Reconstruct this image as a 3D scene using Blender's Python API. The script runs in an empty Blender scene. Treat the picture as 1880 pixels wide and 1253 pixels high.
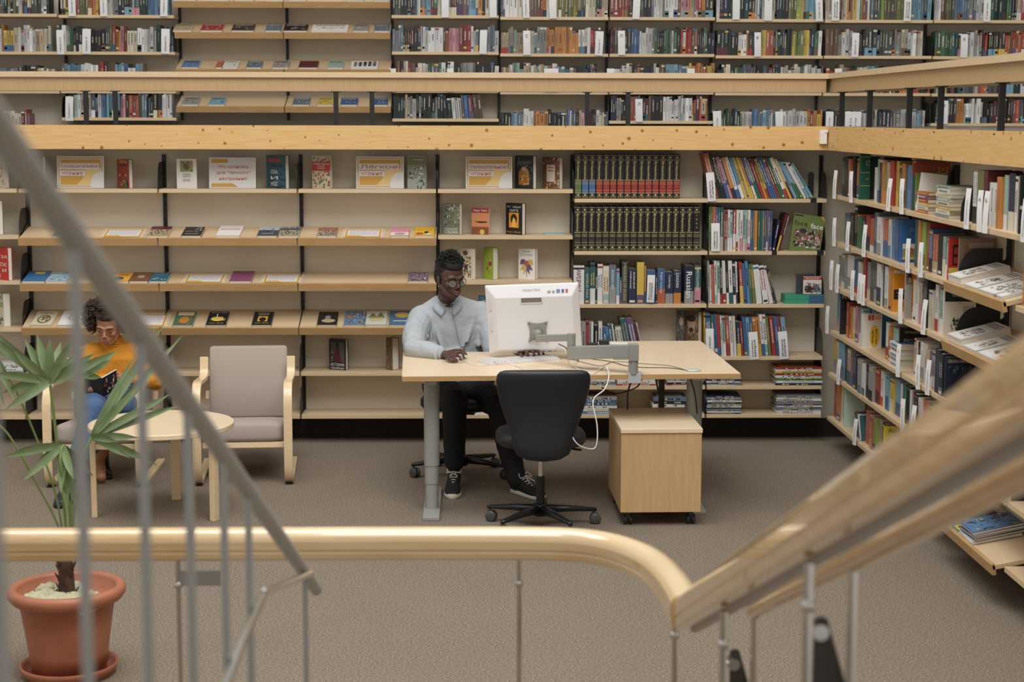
import bpy, math, random
from mathutils import Vector, Matrix
R_ = random.Random
PI = math.pi
SC = bpy.context.scene
COL = SC.collection
# ------------------------------------------------------------------ camera
F_PX, CX, CY = 3085.0, 940.0, 626.5
CAM_H = 2.14
PITCH, YAW, ROLL = math.radians(7.64), math.atan(72 / 3085.0), 0.002
CAM_ROT = (Matrix.Rotation(-YAW, 4, 'Z') @ Matrix.Rotation(PI / 2 - PITCH, 4, 'X') @ Matrix.Rotation(ROLL, 4, 'Z'))
def ray(px, py):
    return (CAM_ROT.to_3x3() @ Vector(((px - CX) / F_PX, (CY - py) / F_PX, -1.0)))
O = Vector((0, 0, CAM_H))
def atY(px, py, Y):
    r = ray(px, py); return O + r * (Y / r.y)
def atZ(px, py, Z):
    r = ray(px, py); return O + r * ((Z - CAM_H) / r.z)
def atX(px, py, X):
    r = ray(px, py); return O + r * (X / r.x)
cd = bpy.data.cameras.new('camera'); cam = bpy.data.objects.new('camera', cd); COL.objects.link(cam)
cam.matrix_world = Matrix.Translation(O) @ CAM_ROT
cd.sensor_width = 36; cd.lens = 36 * F_PX / 1880; cd.clip_start = 0.05; cd.clip_end = 200
cd.dof.use_dof = True; cd.dof.focus_distance = 9.7; cd.dof.aperture_fstop = (cd.lens / 1000) / 0.0135
SC.camera = cam
SC.view_settings.view_transform = 'Standard'; SC.view_settings.look = 'None'
SC.view_settings.gamma = 1.0; SC.view_settings.use_curve_mapping = False
SC.view_settings.exposure = 0.0
# ------------------------------------------------------------------ colour + materials
def lin(c):
    return tuple(((v / 255) / 12.92 if v / 255 <= 0.04045 else ((v / 255 + 0.055) / 1.055) ** 2.4) for v in c) + (1.0,)
PAL = dict(w=(222,219,212), g=(150,148,142), k=(30,30,33), n=(34,44,72), b=(58,98,150), c=(112,165,185), t=(42,92,98),
           e=(58,108,70), o=(112,116,62), y=(216,180,62), a=(208,128,48), r=(176,50,42), m=(98,34,40), p=(206,134,142),
           v=(108,80,124), u=(118,84,60), s=(190,164,126), i=(218,206,176), l=(142,170,72), d=(28,54,44), x=(96,116,132),
           W=(236,234,230), f=(80,84,74), h=(58,46,42), q=(196,92,60), z=(150,182,168), j=(86,130,178))
PAL = {k: tuple(0.94 * (0.82 * c + 0.18 * (0.3 * v[0] + 0.59 * v[1] + 0.11 * v[2])) for c in v) for k, v in PAL.items()}
NAMES = dict(w='white', g='grey', k='black', n='navy', b='blue', c='pale blue', t='teal', e='green', o='olive', y='yellow',
             a='orange', r='red', m='maroon', p='pink', v='violet', u='brown', s='tan', i='cream', l='lime green', d='dark green',
             x='slate blue', W='bright white', f='dark olive', h='dark brown', q='brick red', z='pale green', j='sky blue')
MATS = {}
def mat(name, col=(128,128,128), rough=0.6, metal=0.0, coat=0.0, attr=False, bump=None, sheen=0.0, spec=0.5, trans=0.0, sss=0.0):
    if name in MATS: return MATS[name]
    m = bpy.data.materials.new(name); m.use_nodes = True
    nt = m.node_tree; b = nt.nodes['Principled BSDF']
    b.inputs['Base Color'].default_value = lin(col); b.inputs['Roughness'].default_value = rough
    b.inputs['Metallic'].default_value = metal; b.inputs['Coat Weight'].default_value = coat
    b.inputs['Specular IOR Level'].default_value = spec
    b.inputs['Sheen Weight'].default_value = sheen
    if trans: b.inputs['Transmission Weight'].default_value = trans
    if sss:
        b.inputs['Subsurface Weight'].default_value = sss; b.inputs['Subsurface Scale'].default_value = 0.01
    if attr:
        a = nt.nodes.new('ShaderNodeAttribute'); a.attribute_name = 'Col'
        nt.links.new(a.outputs['Color'], b.inputs['Base Color'])
    if bump:
        tc = nt.nodes.new('ShaderNodeTexCoord'); n = nt.nodes.new('ShaderNodeTexNoise'); bp = nt.nodes.new('ShaderNodeBump')
        mp = nt.nodes.new('ShaderNodeMapping'); mp.inputs['Scale'].default_value = bump[2] if len(bump) > 2 else (1, 1, 1)
        nt.links.new(tc.outputs['Object'], mp.inputs[0]); nt.links.new(mp.outputs[0], n.inputs['Vector'])
        n.inputs['Scale'].default_value = bump[0]; n.inputs['Detail'].default_value = 4
        bp.inputs['Strength'].default_value = bump[1]; bp.inputs['Distance'].default_value = bump[3] if len(bump) > 3 else 0.01
        nt.links.new(n.outputs['Fac'], bp.inputs['Height']); nt.links.new(bp.outputs[0], b.inputs['Normal'])
    MATS[name] = m; return m
def mix_mat(name, c1, c2, scale, stretch=(1, 1, 1), rough=0.5, lo=0.35, hi=0.65, coat=0.0, detail=5, bumpk=0.0, extra=None):
    """two colours blended by stretched noise in object space; extra(nt, colour socket, coords) may add to it"""
    m = mat(name, c1, rough, coat=coat); nt = m.node_tree; b = nt.nodes['Principled BSDF']
    tc = nt.nodes.new('ShaderNodeTexCoord'); mp = nt.nodes.new('ShaderNodeMapping'); mp.inputs['Scale'].default_value = stretch
    n = nt.nodes.new('ShaderNodeTexNoise'); n.inputs['Scale'].default_value = scale; n.inputs['Detail'].default_value = detail
    cr = nt.nodes.new('ShaderNodeValToRGB'); cr.color_ramp.elements[0].position = lo; cr.color_ramp.elements[1].position = hi
    cr.color_ramp.elements[0].color = lin(c1); cr.color_ramp.elements[1].color = lin(c2)
    L = nt.links.new
    L(tc.outputs['Object'], mp.inputs[0]); L(mp.outputs[0], n.inputs['Vector']); L(n.outputs['Fac'], cr.inputs[0])
    out = cr.outputs[0]
    if extra: out = extra(nt, out, tc.outputs['Object'])
    L(out, b.inputs['Base Color'])
    if bumpk:
        bp = nt.nodes.new('ShaderNodeBump'); bp.inputs['Strength'].default_value = bumpk; bp.inputs['Distance'].default_value = 0.004
        L(n.outputs['Fac'], bp.inputs['Height']); L(bp.outputs[0], b.inputs['Normal'])
    return m
def knots(u, sc, dens):
    """dark knots with a soft halo: 2D cells over the board's long face (u: which axis runs along it)"""
    def ex(nt, col, co):
        L = nt.links.new
        sp = nt.nodes.new('ShaderNodeSeparateXYZ'); L(co, sp.inputs[0]); cb = nt.nodes.new('ShaderNodeCombineXYZ'); L(sp.outputs[u], cb.inputs[0]); L(sp.outputs[2], cb.inputs[1])
        nz = nt.nodes.new('ShaderNodeTexNoise'); nz.inputs['Scale'].default_value = 30; L(co, nz.inputs['Vector'])
        va = nt.nodes.new('ShaderNodeVectorMath'); va.operation = 'MULTIPLY_ADD'; L(nz.outputs['Color'], va.inputs[0]); va.inputs[1].default_value = (.012, .012, 0); L(cb.outputs[0], va.inputs[2])
        v = nt.nodes.new('ShaderNodeTexVoronoi'); v.voronoi_dimensions = '2D'; v.inputs['Scale'].default_value = sc; L(va.outputs[0], v.inputs['Vector'])
        s = nt.nodes.new('ShaderNodeSeparateColor'); L(v.outputs['Color'], s.inputs[0])
        sz = nt.nodes.new('ShaderNodeMath'); sz.operation = 'MULTIPLY_ADD'; L(s.outputs[0], sz.inputs[0]); sz.inputs[1].default_value = dens; sz.inputs[2].default_value = .012
        dv = nt.nodes.new('ShaderNodeMath'); dv.operation = 'DIVIDE'; L(v.outputs['Distance'], dv.inputs[0]); L(sz.outputs[0], dv.inputs[1])
        r = nt.nodes.new('ShaderNodeValToRGB'); e = r.color_ramp.elements
        e[0].position = .45; e[0].color = (.9, .9, .9, 1); e[1].position = 1.0; e[1].color = (0, 0, 0, 1); k = e.new(.6); k.color = (.35, .35, .35, 1)
        L(dv.outputs[0], r.inputs[0])
        mx = nt.nodes.new('ShaderNodeMix'); mx.data_type = 'RGBA'; L(r.outputs[0], mx.inputs[0]); L(col, mx.inputs[6])
        mx.inputs[7].default_value = lin((132, 78, 32)); return mx.outputs[2]
    return ex
PRINT = mat('printed_paper', attr=True, rough=0.45)
PAPER = mat('paper_pages', (226,220,206), 0.85)
BLACK = mat('black_metal', (26,26,27), 0.45)
BIRCH = mix_mat('birch_board', (212,188,152), (202,175,137), 9, (1.2, 14, 14), 0.42, 0.3, 0.7)
BIRCHY = mix_mat('birch_board_cross', (212,188,152), (202,175,137), 9, (14, 1.2, 14), 0.42, 0.3, 0.7)
LAM = mix_mat('laminated_birch', (232,208,168), (220,192,150), 7, (3, 3, 30), 0.3, 0.3, 0.7, coat=0.25)
TOP = mix_mat('birch_tabletop', (234,214,182), (226,203,168), 5, (1.5, 22, 5), 0.35, 0.3, 0.7, coat=0.1)
PEDW = mix_mat('birch_veneer', (206,170,122), (196,158,110), 6, (12, 12, 1.2), 0.4, 0.3, 0.7)
PINE = mix_mat('knotty_pine', (222,184,126), (208,164,100), 4, (1.4, 6, 22), 0.5, 0.3, 0.72, extra=knots(0, 9, 0.15))
PINEY = mix_mat('knotty_pine_side', (222,184,126), (208,164,100), 4, (6, 1.4, 22), 0.5, 0.3, 0.72, extra=knots(1, 9, 0.15))
RAILW = mix_mat('gallery_rail_veneer', (188,158,116), (176,145,102), 8, (26, 26, 1.2), 0.4, 0.3, 0.7)
EDGE = mix_mat('birch_edge_shaded', (188,152,104), (176,138,90), 6, (1.5, 1.5, 14), 0.5, 0.3, 0.7)  # warm edge grain, darkened further: overhead light's shade on side faces put into colour
HAND = mix_mat('varnished_handrail', (212,182,136), (196,162,114), 4, (1.5, 1.5, 16), 0.2, 0.3, 0.72, coat=0.9)
WALL = mix_mat('wall_panel', (224,214,195), (217,206,186), 6, (1, 1, 26), 0.7, 0.3, 0.7)
WALLU = mix_mat('wall_panel_upper', (212,202,183), (205,195,175), 6, (1, 1, 26), 0.75, 0.3, 0.7)
PLINTH = mix_mat('dark_plinth', (46,38,33), (40,33,29), 20, rough=0.8)
def carpet_extra(nt, col, co):
    L = nt.links.new
    n = nt.nodes.new('ShaderNodeTexNoise'); n.inputs['Scale'].default_value = 2.2; n.inputs['Detail'].default_value = 3; L(co, n.inputs['Vector'])
    mx = nt.nodes.new('ShaderNodeMix'); mx.data_type = 'RGBA'; mx.blend_type = 'MULTIPLY'; mx.inputs[0].default_value = 0.35
    cr = nt.nodes.new('ShaderNodeValToRGB'); cr.color_ramp.elements[0].color = (.62, .62, .62, 1); L(n.outputs['Fac'], cr.inputs[0])
    L(col, mx.inputs[6]); L(cr.outputs[0], mx.inputs[7]); return mx.outputs[2]
CARPET = mix_mat('needle_felt_carpet', (106,94,80), (156,142,123), 120, rough=0.95, lo=0.4, hi=0.68, detail=3, bumpk=0.5, extra=carpet_extra)
CHROME = mat('chrome', (210,210,208), 0.16, metal=1.0)
STEEL = mat('satin_steel', (168,168,164), 0.38, metal=0.85)
GREYM = mat('grey_lacquered_metal', (150,150,144), 0.4)
GREYP = mat('grey_arm_plastic', (140,140,134), 0.45)
WHITEP = mat('white_plastic', (220,217,216), 0.28, coat=0.2)
FABRIC = mat('greige_wool_fabric', (168,154,142), 0.9, bump=(260, 0.25), sheen=0.2)
LEATHER = mat('black_leather', (24,27,32), 0.42, bump=(180, 0.12))
NYLON = mat('black_nylon', (22,22,25), 0.35)
SHADES = {}
# ------------------------------------------------------------------ mesh builder
TXT = {}
def text_mesh(s, bold=False, res=1):
    k = (s, bold, res)
    if k not in TXT:
        c = bpy.data.curves.new('t', 'FONT'); c.body = s; c.size = 1.0; c.align_x = 'CENTER'; c.align_y = 'CENTER'; c.resolution_u = res
        if bold: c.offset = 0.008
        o = bpy.data.objects.new('t', c)
        me = bpy.data.meshes.new_from_object(o)
        vs = [v.co.copy() for v in me.vertices]; fs = [tuple(p.vertices) for p in me.polygons]
        bpy.data.objects.remove(o); bpy.data.curves.remove(c); bpy.data.meshes.remove(me)
        if vs:
            x0 = min(v.x for v in vs); x1 = max(v.x for v in vs); y0 = min(v.y for v in vs); y1 = max(v.y for v in vs)
            for v in vs: v.x -= (x0 + x1) / 2; v.y -= (y0 + y1) / 2
            TXT[k] = (vs, fs, x1 - x0, y1 - y0)
        else: TXT[k] = ([], [], 1, 1)
    return TXT[k]
class MB:
    def __init__(s, M=None):
        s.v = []; s.f = []; s.c = []; s.m = []; s.s = []; s.M = M
    def add(s, vs, fs, col=None, mi=0, M=None, smooth=False):
        n = len(s.v); T = s.M if M is None else (M if s.M is None else s.M @ M)
        s.v += [(T @ Vector(v))[:] if T is not None else tuple(v) for v in vs]
        col = lin(PAL[col] if isinstance(col, str) else col) if col is not None and len(col) != 4 else (col or (.5, .5, .5, 1))
        for f in fs:
            s.f.append(tuple(i + n for i in f)); s.c.append(col); s.m.append(mi); s.s.append(smooth)
        return s
    def box(s, x0, x1, y0, y1, z0, z1, col=None, mi=0, M=None):
        vs = [(x, y, z) for z in (z0, z1) for y in (y0, y1) for x in (x0, x1)]
        return s.add(vs, [(0, 2, 3, 1), (4, 5, 7, 6), (0, 1, 5, 4), (2, 6, 7, 3), (0, 4, 6, 2), (1, 3, 7, 5)], col, mi, M)
    def quad(s, a, b, c, d, col=None, mi=0, M=None):
        return s.add([a, b, c, d], [(0, 1, 2, 3)], col, mi, M)
    def prism(s, poly, z0, z1, col=None, mi=0, M=None, smooth=False, side=None):
        n = len(poly); vs = [(x, y, z0) for x, y in poly] + [(x, y, z1) for x, y in poly]
        s.add(vs, [tuple(reversed(range(n))), tuple(range(n, 2 * n))], col, mi, M)
        return s.add(vs, [(i, (i + 1) % n, n + (i + 1) % n, n + i) for i in range(n)], col, mi if side is None else side, M, smooth)
    def tube(s, pts, r, n=10, col=None, mi=0, M=None, flat=1.0, up=None, cap=True, closed=False):
        pts = [Vector(p) for p in pts]; k = len(pts)
        rs = r if isinstance(r, (list, tuple)) else [r] * k
        vs = []; fs = []; prev = None
        for i, p in enumerate(pts):
            if closed: t = pts[(i + 1) % k] - pts[i - 1]
            else: t = (pts[min(i + 1, k - 1)] - pts[max(i - 1, 0)])
            t.normalize()
            if up is not None: a = Vector(up).cross(t)
            elif prev is None: a = (Vector((0, 0, 1)) if abs(t.z) < .9 else Vector((1, 0, 0))).cross(t)
            else: a = prev - t * prev.dot(t)
            if a.length < 1e-6: a = Vector((1, 0, 0))
            a.normalize(); b = t.cross(a); prev = a
            for j in range(n):
                an = 2 * PI * j / n
                vs.append(p + a * math.cos(an) * rs[i] + b * math.sin(an) * rs[i] * flat)
        for i in range(k if closed else k - 1):
            i2 = (i + 1) % k
            for j in range(n):
                fs.append((i * n + j, i * n + (j + 1) % n, i2 * n + (j + 1) % n, i2 * n + j))
        s.add(vs, fs, col, mi, M, True)
        if cap and not closed:
            s.add(vs[:n], [tuple(reversed(range(n)))], col, mi, M); s.add(vs[-n:], [tuple(range(n))], col, mi, M)
        return s
    def ribbon(s, pts, w, th, col=None, mi=0, M=None, side=(1, 0, 0)):
        """a flat bent strip: centre line pts, width w along side, thickness th"""
        sd = Vector(side).normalized(); pts = [Vector(p) for p in pts]; k = len(pts); vs = []; fs = []
        for i, p in enumerate(pts):
            t = (pts[min(i + 1, k - 1)] - pts[max(i - 1, 0)]).normalized(); nn = sd.cross(t).normalized()
            for a, b in ((-1, -1), (1, -1), (1, 1), (-1, 1)): vs.append(p + sd * a * w / 2 + nn * b * th / 2)
        for i in range(k - 1):
            for j in range(4): fs.append((i * 4 + j, i * 4 + (j + 1) % 4, i * 4 + 4 + (j + 1) % 4, i * 4 + 4 + j))
        fs += [(3, 2, 1, 0), tuple(range(4 * k - 4, 4 * k))]
        return s.add(vs, fs, col, mi, M)
    def lathe(s, prof, n=32, col=None, mi=0, M=None, smooth=True):
        k = len(prof); vs = [(r * math.cos(2 * PI * j / n), r * math.sin(2 * PI * j / n), z) for r, z in prof for j in range(n)]
        fs = [(i * n + j, i * n + (j + 1) % n, (i + 1) * n + (j + 1) % n, (i + 1) * n + j) for i in range(k - 1) for j in range(n)]
        return s.add(vs, fs, col, mi, M, smooth)
    def ball(s, c, r, col=None, mi=0, n=12, m=8, M=None):
        r = r if isinstance(r, (tuple, list)) else (r, r, r); vs = [(c[0], c[1], c[2] + r[2])]; fs = []
        for i in range(1, m):
            a = PI * i / m
            for j in range(n):
                b = 2 * PI * j / n
                vs.append((c[0] + r[0] * math.sin(a) * math.cos(b), c[1] + r[1] * math.sin(a) * math.sin(b), c[2] + r[2] * math.cos(a)))
        vs.append((c[0], c[1], c[2] - r[2])); e = len(vs) - 1
        for j in range(n): fs.append((0, 1 + j, 1 + (j + 1) % n)); fs.append((e, e - n + (j + 1) % n, e - n + j))
        for i in range(m - 2):
            for j in range(n):
                a = 1 + i * n; fs.append((a + j, a + n + j, a + n + (j + 1) % n, a + (j + 1) % n))
        return s.add(vs, fs, col, mi, M, True)
    def text(s, t, M, h=None, w=None, col='k', mi=0, bold=False, res=2):
        """text centred at M's origin in M's XY plane, height h and/or width w"""
        vs, fs, tw, th = text_mesh(t, bold, res)
        if not vs: return s
        sx = (w / tw) if w else h / th; sy = (h / th) if h else sx
        if w and h: pass
        return s.add([(v.x * sx, v.y * sy, 0) for v in vs], fs, col, mi, M)
    def build(s, name, mats, parent=None, bevel=0, sub=0, loc=None, smooth=None):
        me = bpy.data.meshes.new(name)
        org = Vector(loc) if loc is not None else None
        vs = [tuple(Vector(v) - org) for v in s.v] if org is not None else s.v
        me.from_pydata(vs, [], s.f)
        mats = mats if isinstance(mats, (list, tuple)) else [mats]
        for m in mats: me.materials.append(m)
        if any(m.name.startswith(('printed', 'spine', 'cover')) for m in mats):
            at = me.color_attributes.new('Col', 'FLOAT_COLOR', 'CORNER'); d = []
            for f, c in zip(s.f, s.c): d += list(c) * len(f)
            at.data.foreach_set('color', d)
        me.polygons.foreach_set('material_index', s.m)
        me.polygons.foreach_set('use_smooth', s.s if smooth is None else [smooth] * len(s.f))
        me.update()
        o = bpy.data.objects.new(name, me); COL.objects.link(o)
        if parent is not None: o.parent = parent
        if org is not None: o.location = org
        if bevel:
            b = o.modifiers.new('bevel', 'BEVEL'); b.width = bevel; b.segments = 2; b.limit_method = 'ANGLE'; b.angle_limit = 0.6
        if sub:
            b = o.modifiers.new('sub', 'SUBSURF'); b.levels = sub; b.render_levels = sub
        return o
def tag(o, label=None, cat=None, group=None, kind=None):
    if label: o['label'] = label
    if cat: o['category'] = cat
    if group: o['group'] = group
    if kind: o['kind'] = kind
    return o
def empty(name, loc, label, cat, group=None, rz=0.0):
    o = bpy.data.objects.new(name, None); COL.objects.link(o); o.location = loc; o.rotation_euler = (0, 0, rz); o.empty_display_size = .1
    return tag(o, label, cat, group)
def struct(o): o['kind'] = 'structure'; return o
def T(x, y, z): return Matrix.Translation((x, y, z))
def RX(a): return Matrix.Rotation(a, 4, 'X')
def RY(a): return Matrix.Rotation(a, 4, 'Y')
def RZ(a): return Matrix.Rotation(a, 4, 'Z')
def smooth_path(pts, n=8):
    """Catmull-Rom through pts"""
    P = [Vector(p) for p in pts]; P = [2 * P[0] - P[1]] + P + [2 * P[-1] - P[-2]]; out = []
    for i in range(1, len(P) - 2):
        for k in range(n):
            t = k / n; a, b, c, d = P[i - 1], P[i], P[i + 1], P[i + 2]
            out.append(0.5 * ((2 * b) + (c - a) * t + (2 * a - 5 * b + 4 * c - d) * t * t + (3 * b - a - 3 * c + d) * t ** 3))
    out.append(P[-2]); return out
ORD = ['first', 'second', 'third', 'fourth', 'fifth', 'sixth', 'seventh', 'eighth', 'ninth', 'tenth']
def nth(n):
    return ORD[n - 1] if n <= 10 else f"{n}{'th' if n % 100 in (11, 12, 13) else {1: 'st', 2: 'nd', 3: 'rd'}.get(n % 10, 'th')}"
# ------------------------------------------------------------------ room
WY, SF = 11.1, 10.85            # lower back wall, front edge of its shelves
WX, SX = 2.58, 2.30             # lower right wall, front edge of its shelves
UY, UF = 14.06, 13.78           # upper back wall, its shelf fronts
struct(MB().box(-5.5, WX, -1.5, WY, -0.06, 0).build('floor', CARPET))
struct(MB().box(-6, WX + .1, WY, WY + .12, 0.12, 1.93).build('wall_back', WALL))
struct(MB().box(WX, WX + .12, 1.5, WY, 0.12, 1.93).build('wall_right', WALL))
struct(MB().box(-6, WX + .1, WY - .02, WY + .1, 0, 0.125).build('baseboard_back', PLINTH))
struct(MB().box(WX - .02, WX + .1, 1.5, WY, 0, 0.125).build('baseboard_right', PLINTH))
struct(MB().box(-7, 8, UY, UY + .15, 2.06, 5.2).build('wall_back_upper', WALLU))
fl = MB(); fl.box(-7, 2.36, 10.79, UY, 1.935, 2.06); fl.box(2.36, 8, 2.0, UY, 1.935, 2.06)
struct(fl.build('floor_gallery', mat('gallery_floor', (120,110,98), 0.35)))
AR = math.radians(-1.1)
struct(MB().box(-7, 2.262, 10.75, 10.79, 1.926, 2.077).build('trim_1', PINE))
o = MB().box(0, 0.04, -9.2, 0.04, 1.926, 2.077).build('trim_2', PINEY); o.location = (2.262, 10.75, 0); o.rotation_euler = (0, 0, -AR); struct(o)
# low gallery rail
def rail_posts(par, spots, z0, z1):
    for x, y in spots:
        m = MB(); m.box(x - .015, x + .015, y - .008, y + .008, z0, z1); m.box(x - .03, x + .03, y - .012, y + .012, z0, z0 + .006)
        m.box(x - .03, x + .03, y - .012, y + .012, z1 - .006, z1)
        m.build('post', BLACK, par)
gr = empty('gallery_rail', (0, 10.8, 2.06), 'long low birch rail on black posts along the back edge of the gallery', 'railing', 'low gallery rails round the pit')
g = MB(); g.box(-7, 2.30, 0.0, .26, .318, .352); g.build('ledge_board', BIRCH, gr)
g = MB(); g.box(-7, 2.26, .02, .24, .232, .318); g.build('rail_beam', RAILW, gr)
xs = [atY(p, 200, 10.82).x for p in (-300, -240, 158, 212, 617, 683, 1078, 1153)]
rail_posts(gr, [(x, .02) for x in xs], .0, .232)
g2 = empty('gallery_rail', (2.27, 10.8, 2.06), 'low birch rail on black posts along the right edge of the gallery, coming forward', 'railing', 'low gallery rails round the pit', rz=-AR)
g = MB(); g.box(-.0, .26, -8.8, .26, .318, .352); g.build('ledge_board', BIRCHY, g2)
g = MB(); g.box(.02, .24, -8.8, .24, .232, .318); g.build('rail_beam', RAILW, g2)
ys = []
for p in (1547, 1594, 1661, 1714, 1817, 1874, 1990, 2070):
    r = ray(p, 200); ys.append(2.30 * r.y / r.x - 10.8)
rail_posts(g2, [(.02, y) for y in ys], .0, .232)
# motion sensor on the fascia corner
ms = MB(); c = atY(1511, 252, 10.745)
ms.prism([(-.024, 0), (.024, 0), (.02, -.035), (-.02, -.035)], -.042, .03); ms.prism([(-.024, 0), (.024, 0), (.024, -.045), (-.018, -.03)], .03, .046)
s_ = ms.build('motion_sensor', mat('sensor_plastic', (232,228,220), .4), loc=None, bevel=.003); s_.location = (c.x, 10.75, c.z)
tag(s_, 'small white motion sensor mounted on the corner of the pine fascia', 'sensor')
# ------------------------------------------------------------------ shelving
def side_plate(par, M, d=.21, h=.17):
    n = 8; poly = [(0, 0), (d, 0), (d, h)] + [(h * .55 * (1 - math.sin(PI / 2 * i / n)), h * .3 + h * .7 * math.cos(PI / 2 * i / n)) for i in range(n + 1)]
    MB(M @ RY(-PI / 2) @ RZ(0)).prism([(z, y) for y, z in poly], -.0015, .0015).build('side_plate', BLACK, par)
def shelf_unit(M, width, rows, up_h, label, group, upz=0.12, wood=None, uprights=(0,), plates=(0, 1), depth=.25):
    """M: frame at the shelf unit's left end on the wall's shelf-front line, x along, y into the wall.
    rows: (z of front top edge, kind, tilt)"""
    wood = wood or BIRCH
    u = empty('wall_shelving', M.translation, label, 'shelving', group); u.matrix_world = M
    for x in uprights:
        m = MB(); m.box(x - .012, x + .012, depth - .022, depth, upz, up_h)
        k = upz + .04
        while k < up_h - .05:
            m.box(x - .003, x + .003, depth - .024, depth - .0215, k, k + .018, mi=1); k += .05
        m.build('upright', [BLACK, mat('slot_dark', (8,8,8), .8)], u)
    for z, kind, tilt in rows:
        if kind == 'flat':
            sh = MB().box(.006, width - .006, 0, depth, z - .024, z).build('shelf', wood, u, bevel=.001)
            for p in plates: side_plate(sh, T(.004 if p == 0 else width - .004, .02, z))
        else:
            d = depth + .03
            m = MB(T(0, -.05, z) @ RX(tilt)); m.box(.004, width - .004, 0, d / math.cos(tilt), -.02, 0)
            m.box(.004, width - .004, -.006, .012, -.044, .006, mi=1)
            sh = m.build('sloped_shelf', [wood, EDGE], u, bevel=.001)
            b = MB(T(.002, 0, z)); b.prism([(.02, -.03), (d - .03, .0), (d - .03, tilt * d + .05), (.02, 0.0)], -.0015, .0015, M=RY(-PI / 2) @ Matrix(((0,1,0,0),(1,0,0,0),(0,0,1,0),(0,0,0,1))))
            b.build('shelf_arm', BLACK, sh)
    return u
UPX = [-4.7, -3.81, -2.912, -2.018, -1.127, -.232, .651, 1.527, 2.295]
def zf(py, Y=SF, px=900): return atY(px, py, Y).z
flat6 = [(zf(348), 'flat', 0), (zf(433), 'flat', 0), (zf(516), 'flat', 0), (zf(602), 'flat', 0), (zf(683.5), 'flat', 0), (zf(762), 'flat', 0)]
SLZ = [zf(439, 10.8, 400), zf(522.5, 10.8, 400), zf(603.5, 10.8, 400)]
BKZ = [zf(418, 11.06, 400), zf(501, 11.06, 400), zf(571, 11.06, 400)]
TIL = [math.atan((b - a) / .26) for a, b in zip(SLZ, BKZ)]
slant6 = [flat6[0]] + [(SLZ[i], 'slant', TIL[i]) for i in range(3)] + flat6[4:]
right6 = [(zf(y), 'flat', 0) for y in (365, 461.5, 559, 655.5, 709.5, 762)]
BACKG = 'wall shelving bays on the lower back wall'
names = {1: (flat6, 'wall shelving bay at the far left edge of the lower wall, flat shelves'),
         2: (slant6, 'wall shelving bay behind the reading woman, three sloped display shelves'),
         3: (slant6, 'wall shelving bay behind the empty armchair, three sloped display shelves'),
         4: (slant6, 'wall shelving bay left of the man, sloped display shelves nearly empty'),
         5: (flat6, 'flat wall shelving bay behind the man and his monitor'),
         6: (right6, 'wall shelving bay holding two rows of black encyclopedia volumes'),
         7: (right6, 'wall shelving bay in the right corner, crammed with leaning textbooks')}
for i, (rows, lab) in names.items():
    shelf_unit(T(UPX[i], SF, 0), UPX[i + 1] - UPX[i], rows, 1.885, lab, BACKG, uprights=(0,) if i < 7 else (0, UPX[8] - UPX[7]), plates=(1,) if i < 5 else (0, 1))
# right wall bays
RY_ = [10.72, 9.80, 8.89, 7.95, 7.04, 6.13, 5.22]
rz6 = [(z + dz, k, t) for (z, k, t), dz in zip(flat6, (-.024, -.024, -.014, .0, .017, .012))]
RR = [rz6, rz6, rz6, [rz6[0], (rz6[1][0] + .01, 'slant', .24), (rz6[2][0] + .01, 'slant', .24), rz6[3], rz6[4], (rz6[5][0], 'slant', .2)], rz6, rz6]
RL = ['right wall shelving bay closest to the corner', 'second right wall shelving bay out from the corner', 'third right wall shelving bay from the corner, stacked books on top shelf',
      'right wall shelving bay with sloped shelves of lying magazines', 'right wall shelving bay cut by the right edge of the picture', 'right wall shelving bay nearest the stairs']
def RM(Y, inset=0.0, z=0.0): return T(SX + inset, Y, z) @ RZ(-PI / 2)
for i in range(6):
    shelf_unit(RM(RY_[i]), RY_[i] - RY_[i + 1], RR[i], 1.885, RL[i], 'wall shelving bays on the lower right wall', uprights=(0,), plates=(1,) if i > 1 else (), depth=.27)
# upper wall bays
UPE = [-80, 108, 322, 522, 718, 917, 1118, 1313, 1512, 1712, 1907, 2105]
UE = [atY(p, 95, UF).x for p in UPE]
def uz(px, py): return atY(px, py, UF).z
UROWS = {0: (25, 94.5, 166, 243), 1: (27.5, 95, 166, 216), 4: (28, 95, 165, 218), 5: (31, 98.5, 168, 245), 6: (31.5, 99, 168, 222), 7: (35, 102, 170, 246),
         8: (36.5, 102.5, 171, 247), 9: (37, 103.5, 172, 226.5), 10: (38, 104, 173, 228)}
uwhere = ['at the left edge', 'second from the left', 'third from the left, sloped display shelves', 'fourth from the left, sloped display shelves', 'fifth from the left, above the sloped display',
          'sixth from the left', 'seventh from the left, above the monitor', 'eighth from the left', 'ninth from the left, above the corner', 'tenth from the left', 'at the right edge']
for i in range(11):
    if i in (2, 3): rows = [(uz(500, y), 'slant', .33) for y in (5, 61.5, 129, 197)]
    else: rows = [(uz((UPE[i] + UPE[i + 1]) / 2, y), 'flat', 0) for y in UROWS[i]]
    shelf_unit(T(UE[i], UF, 0), UE[i + 1] - UE[i], rows, 3.4, f'upper gallery wall shelving bay {uwhere[i]}', 'shelving bays on the upper gallery wall', upz=2.1, plates=(0,) if i not in (2, 3) else ())
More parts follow.
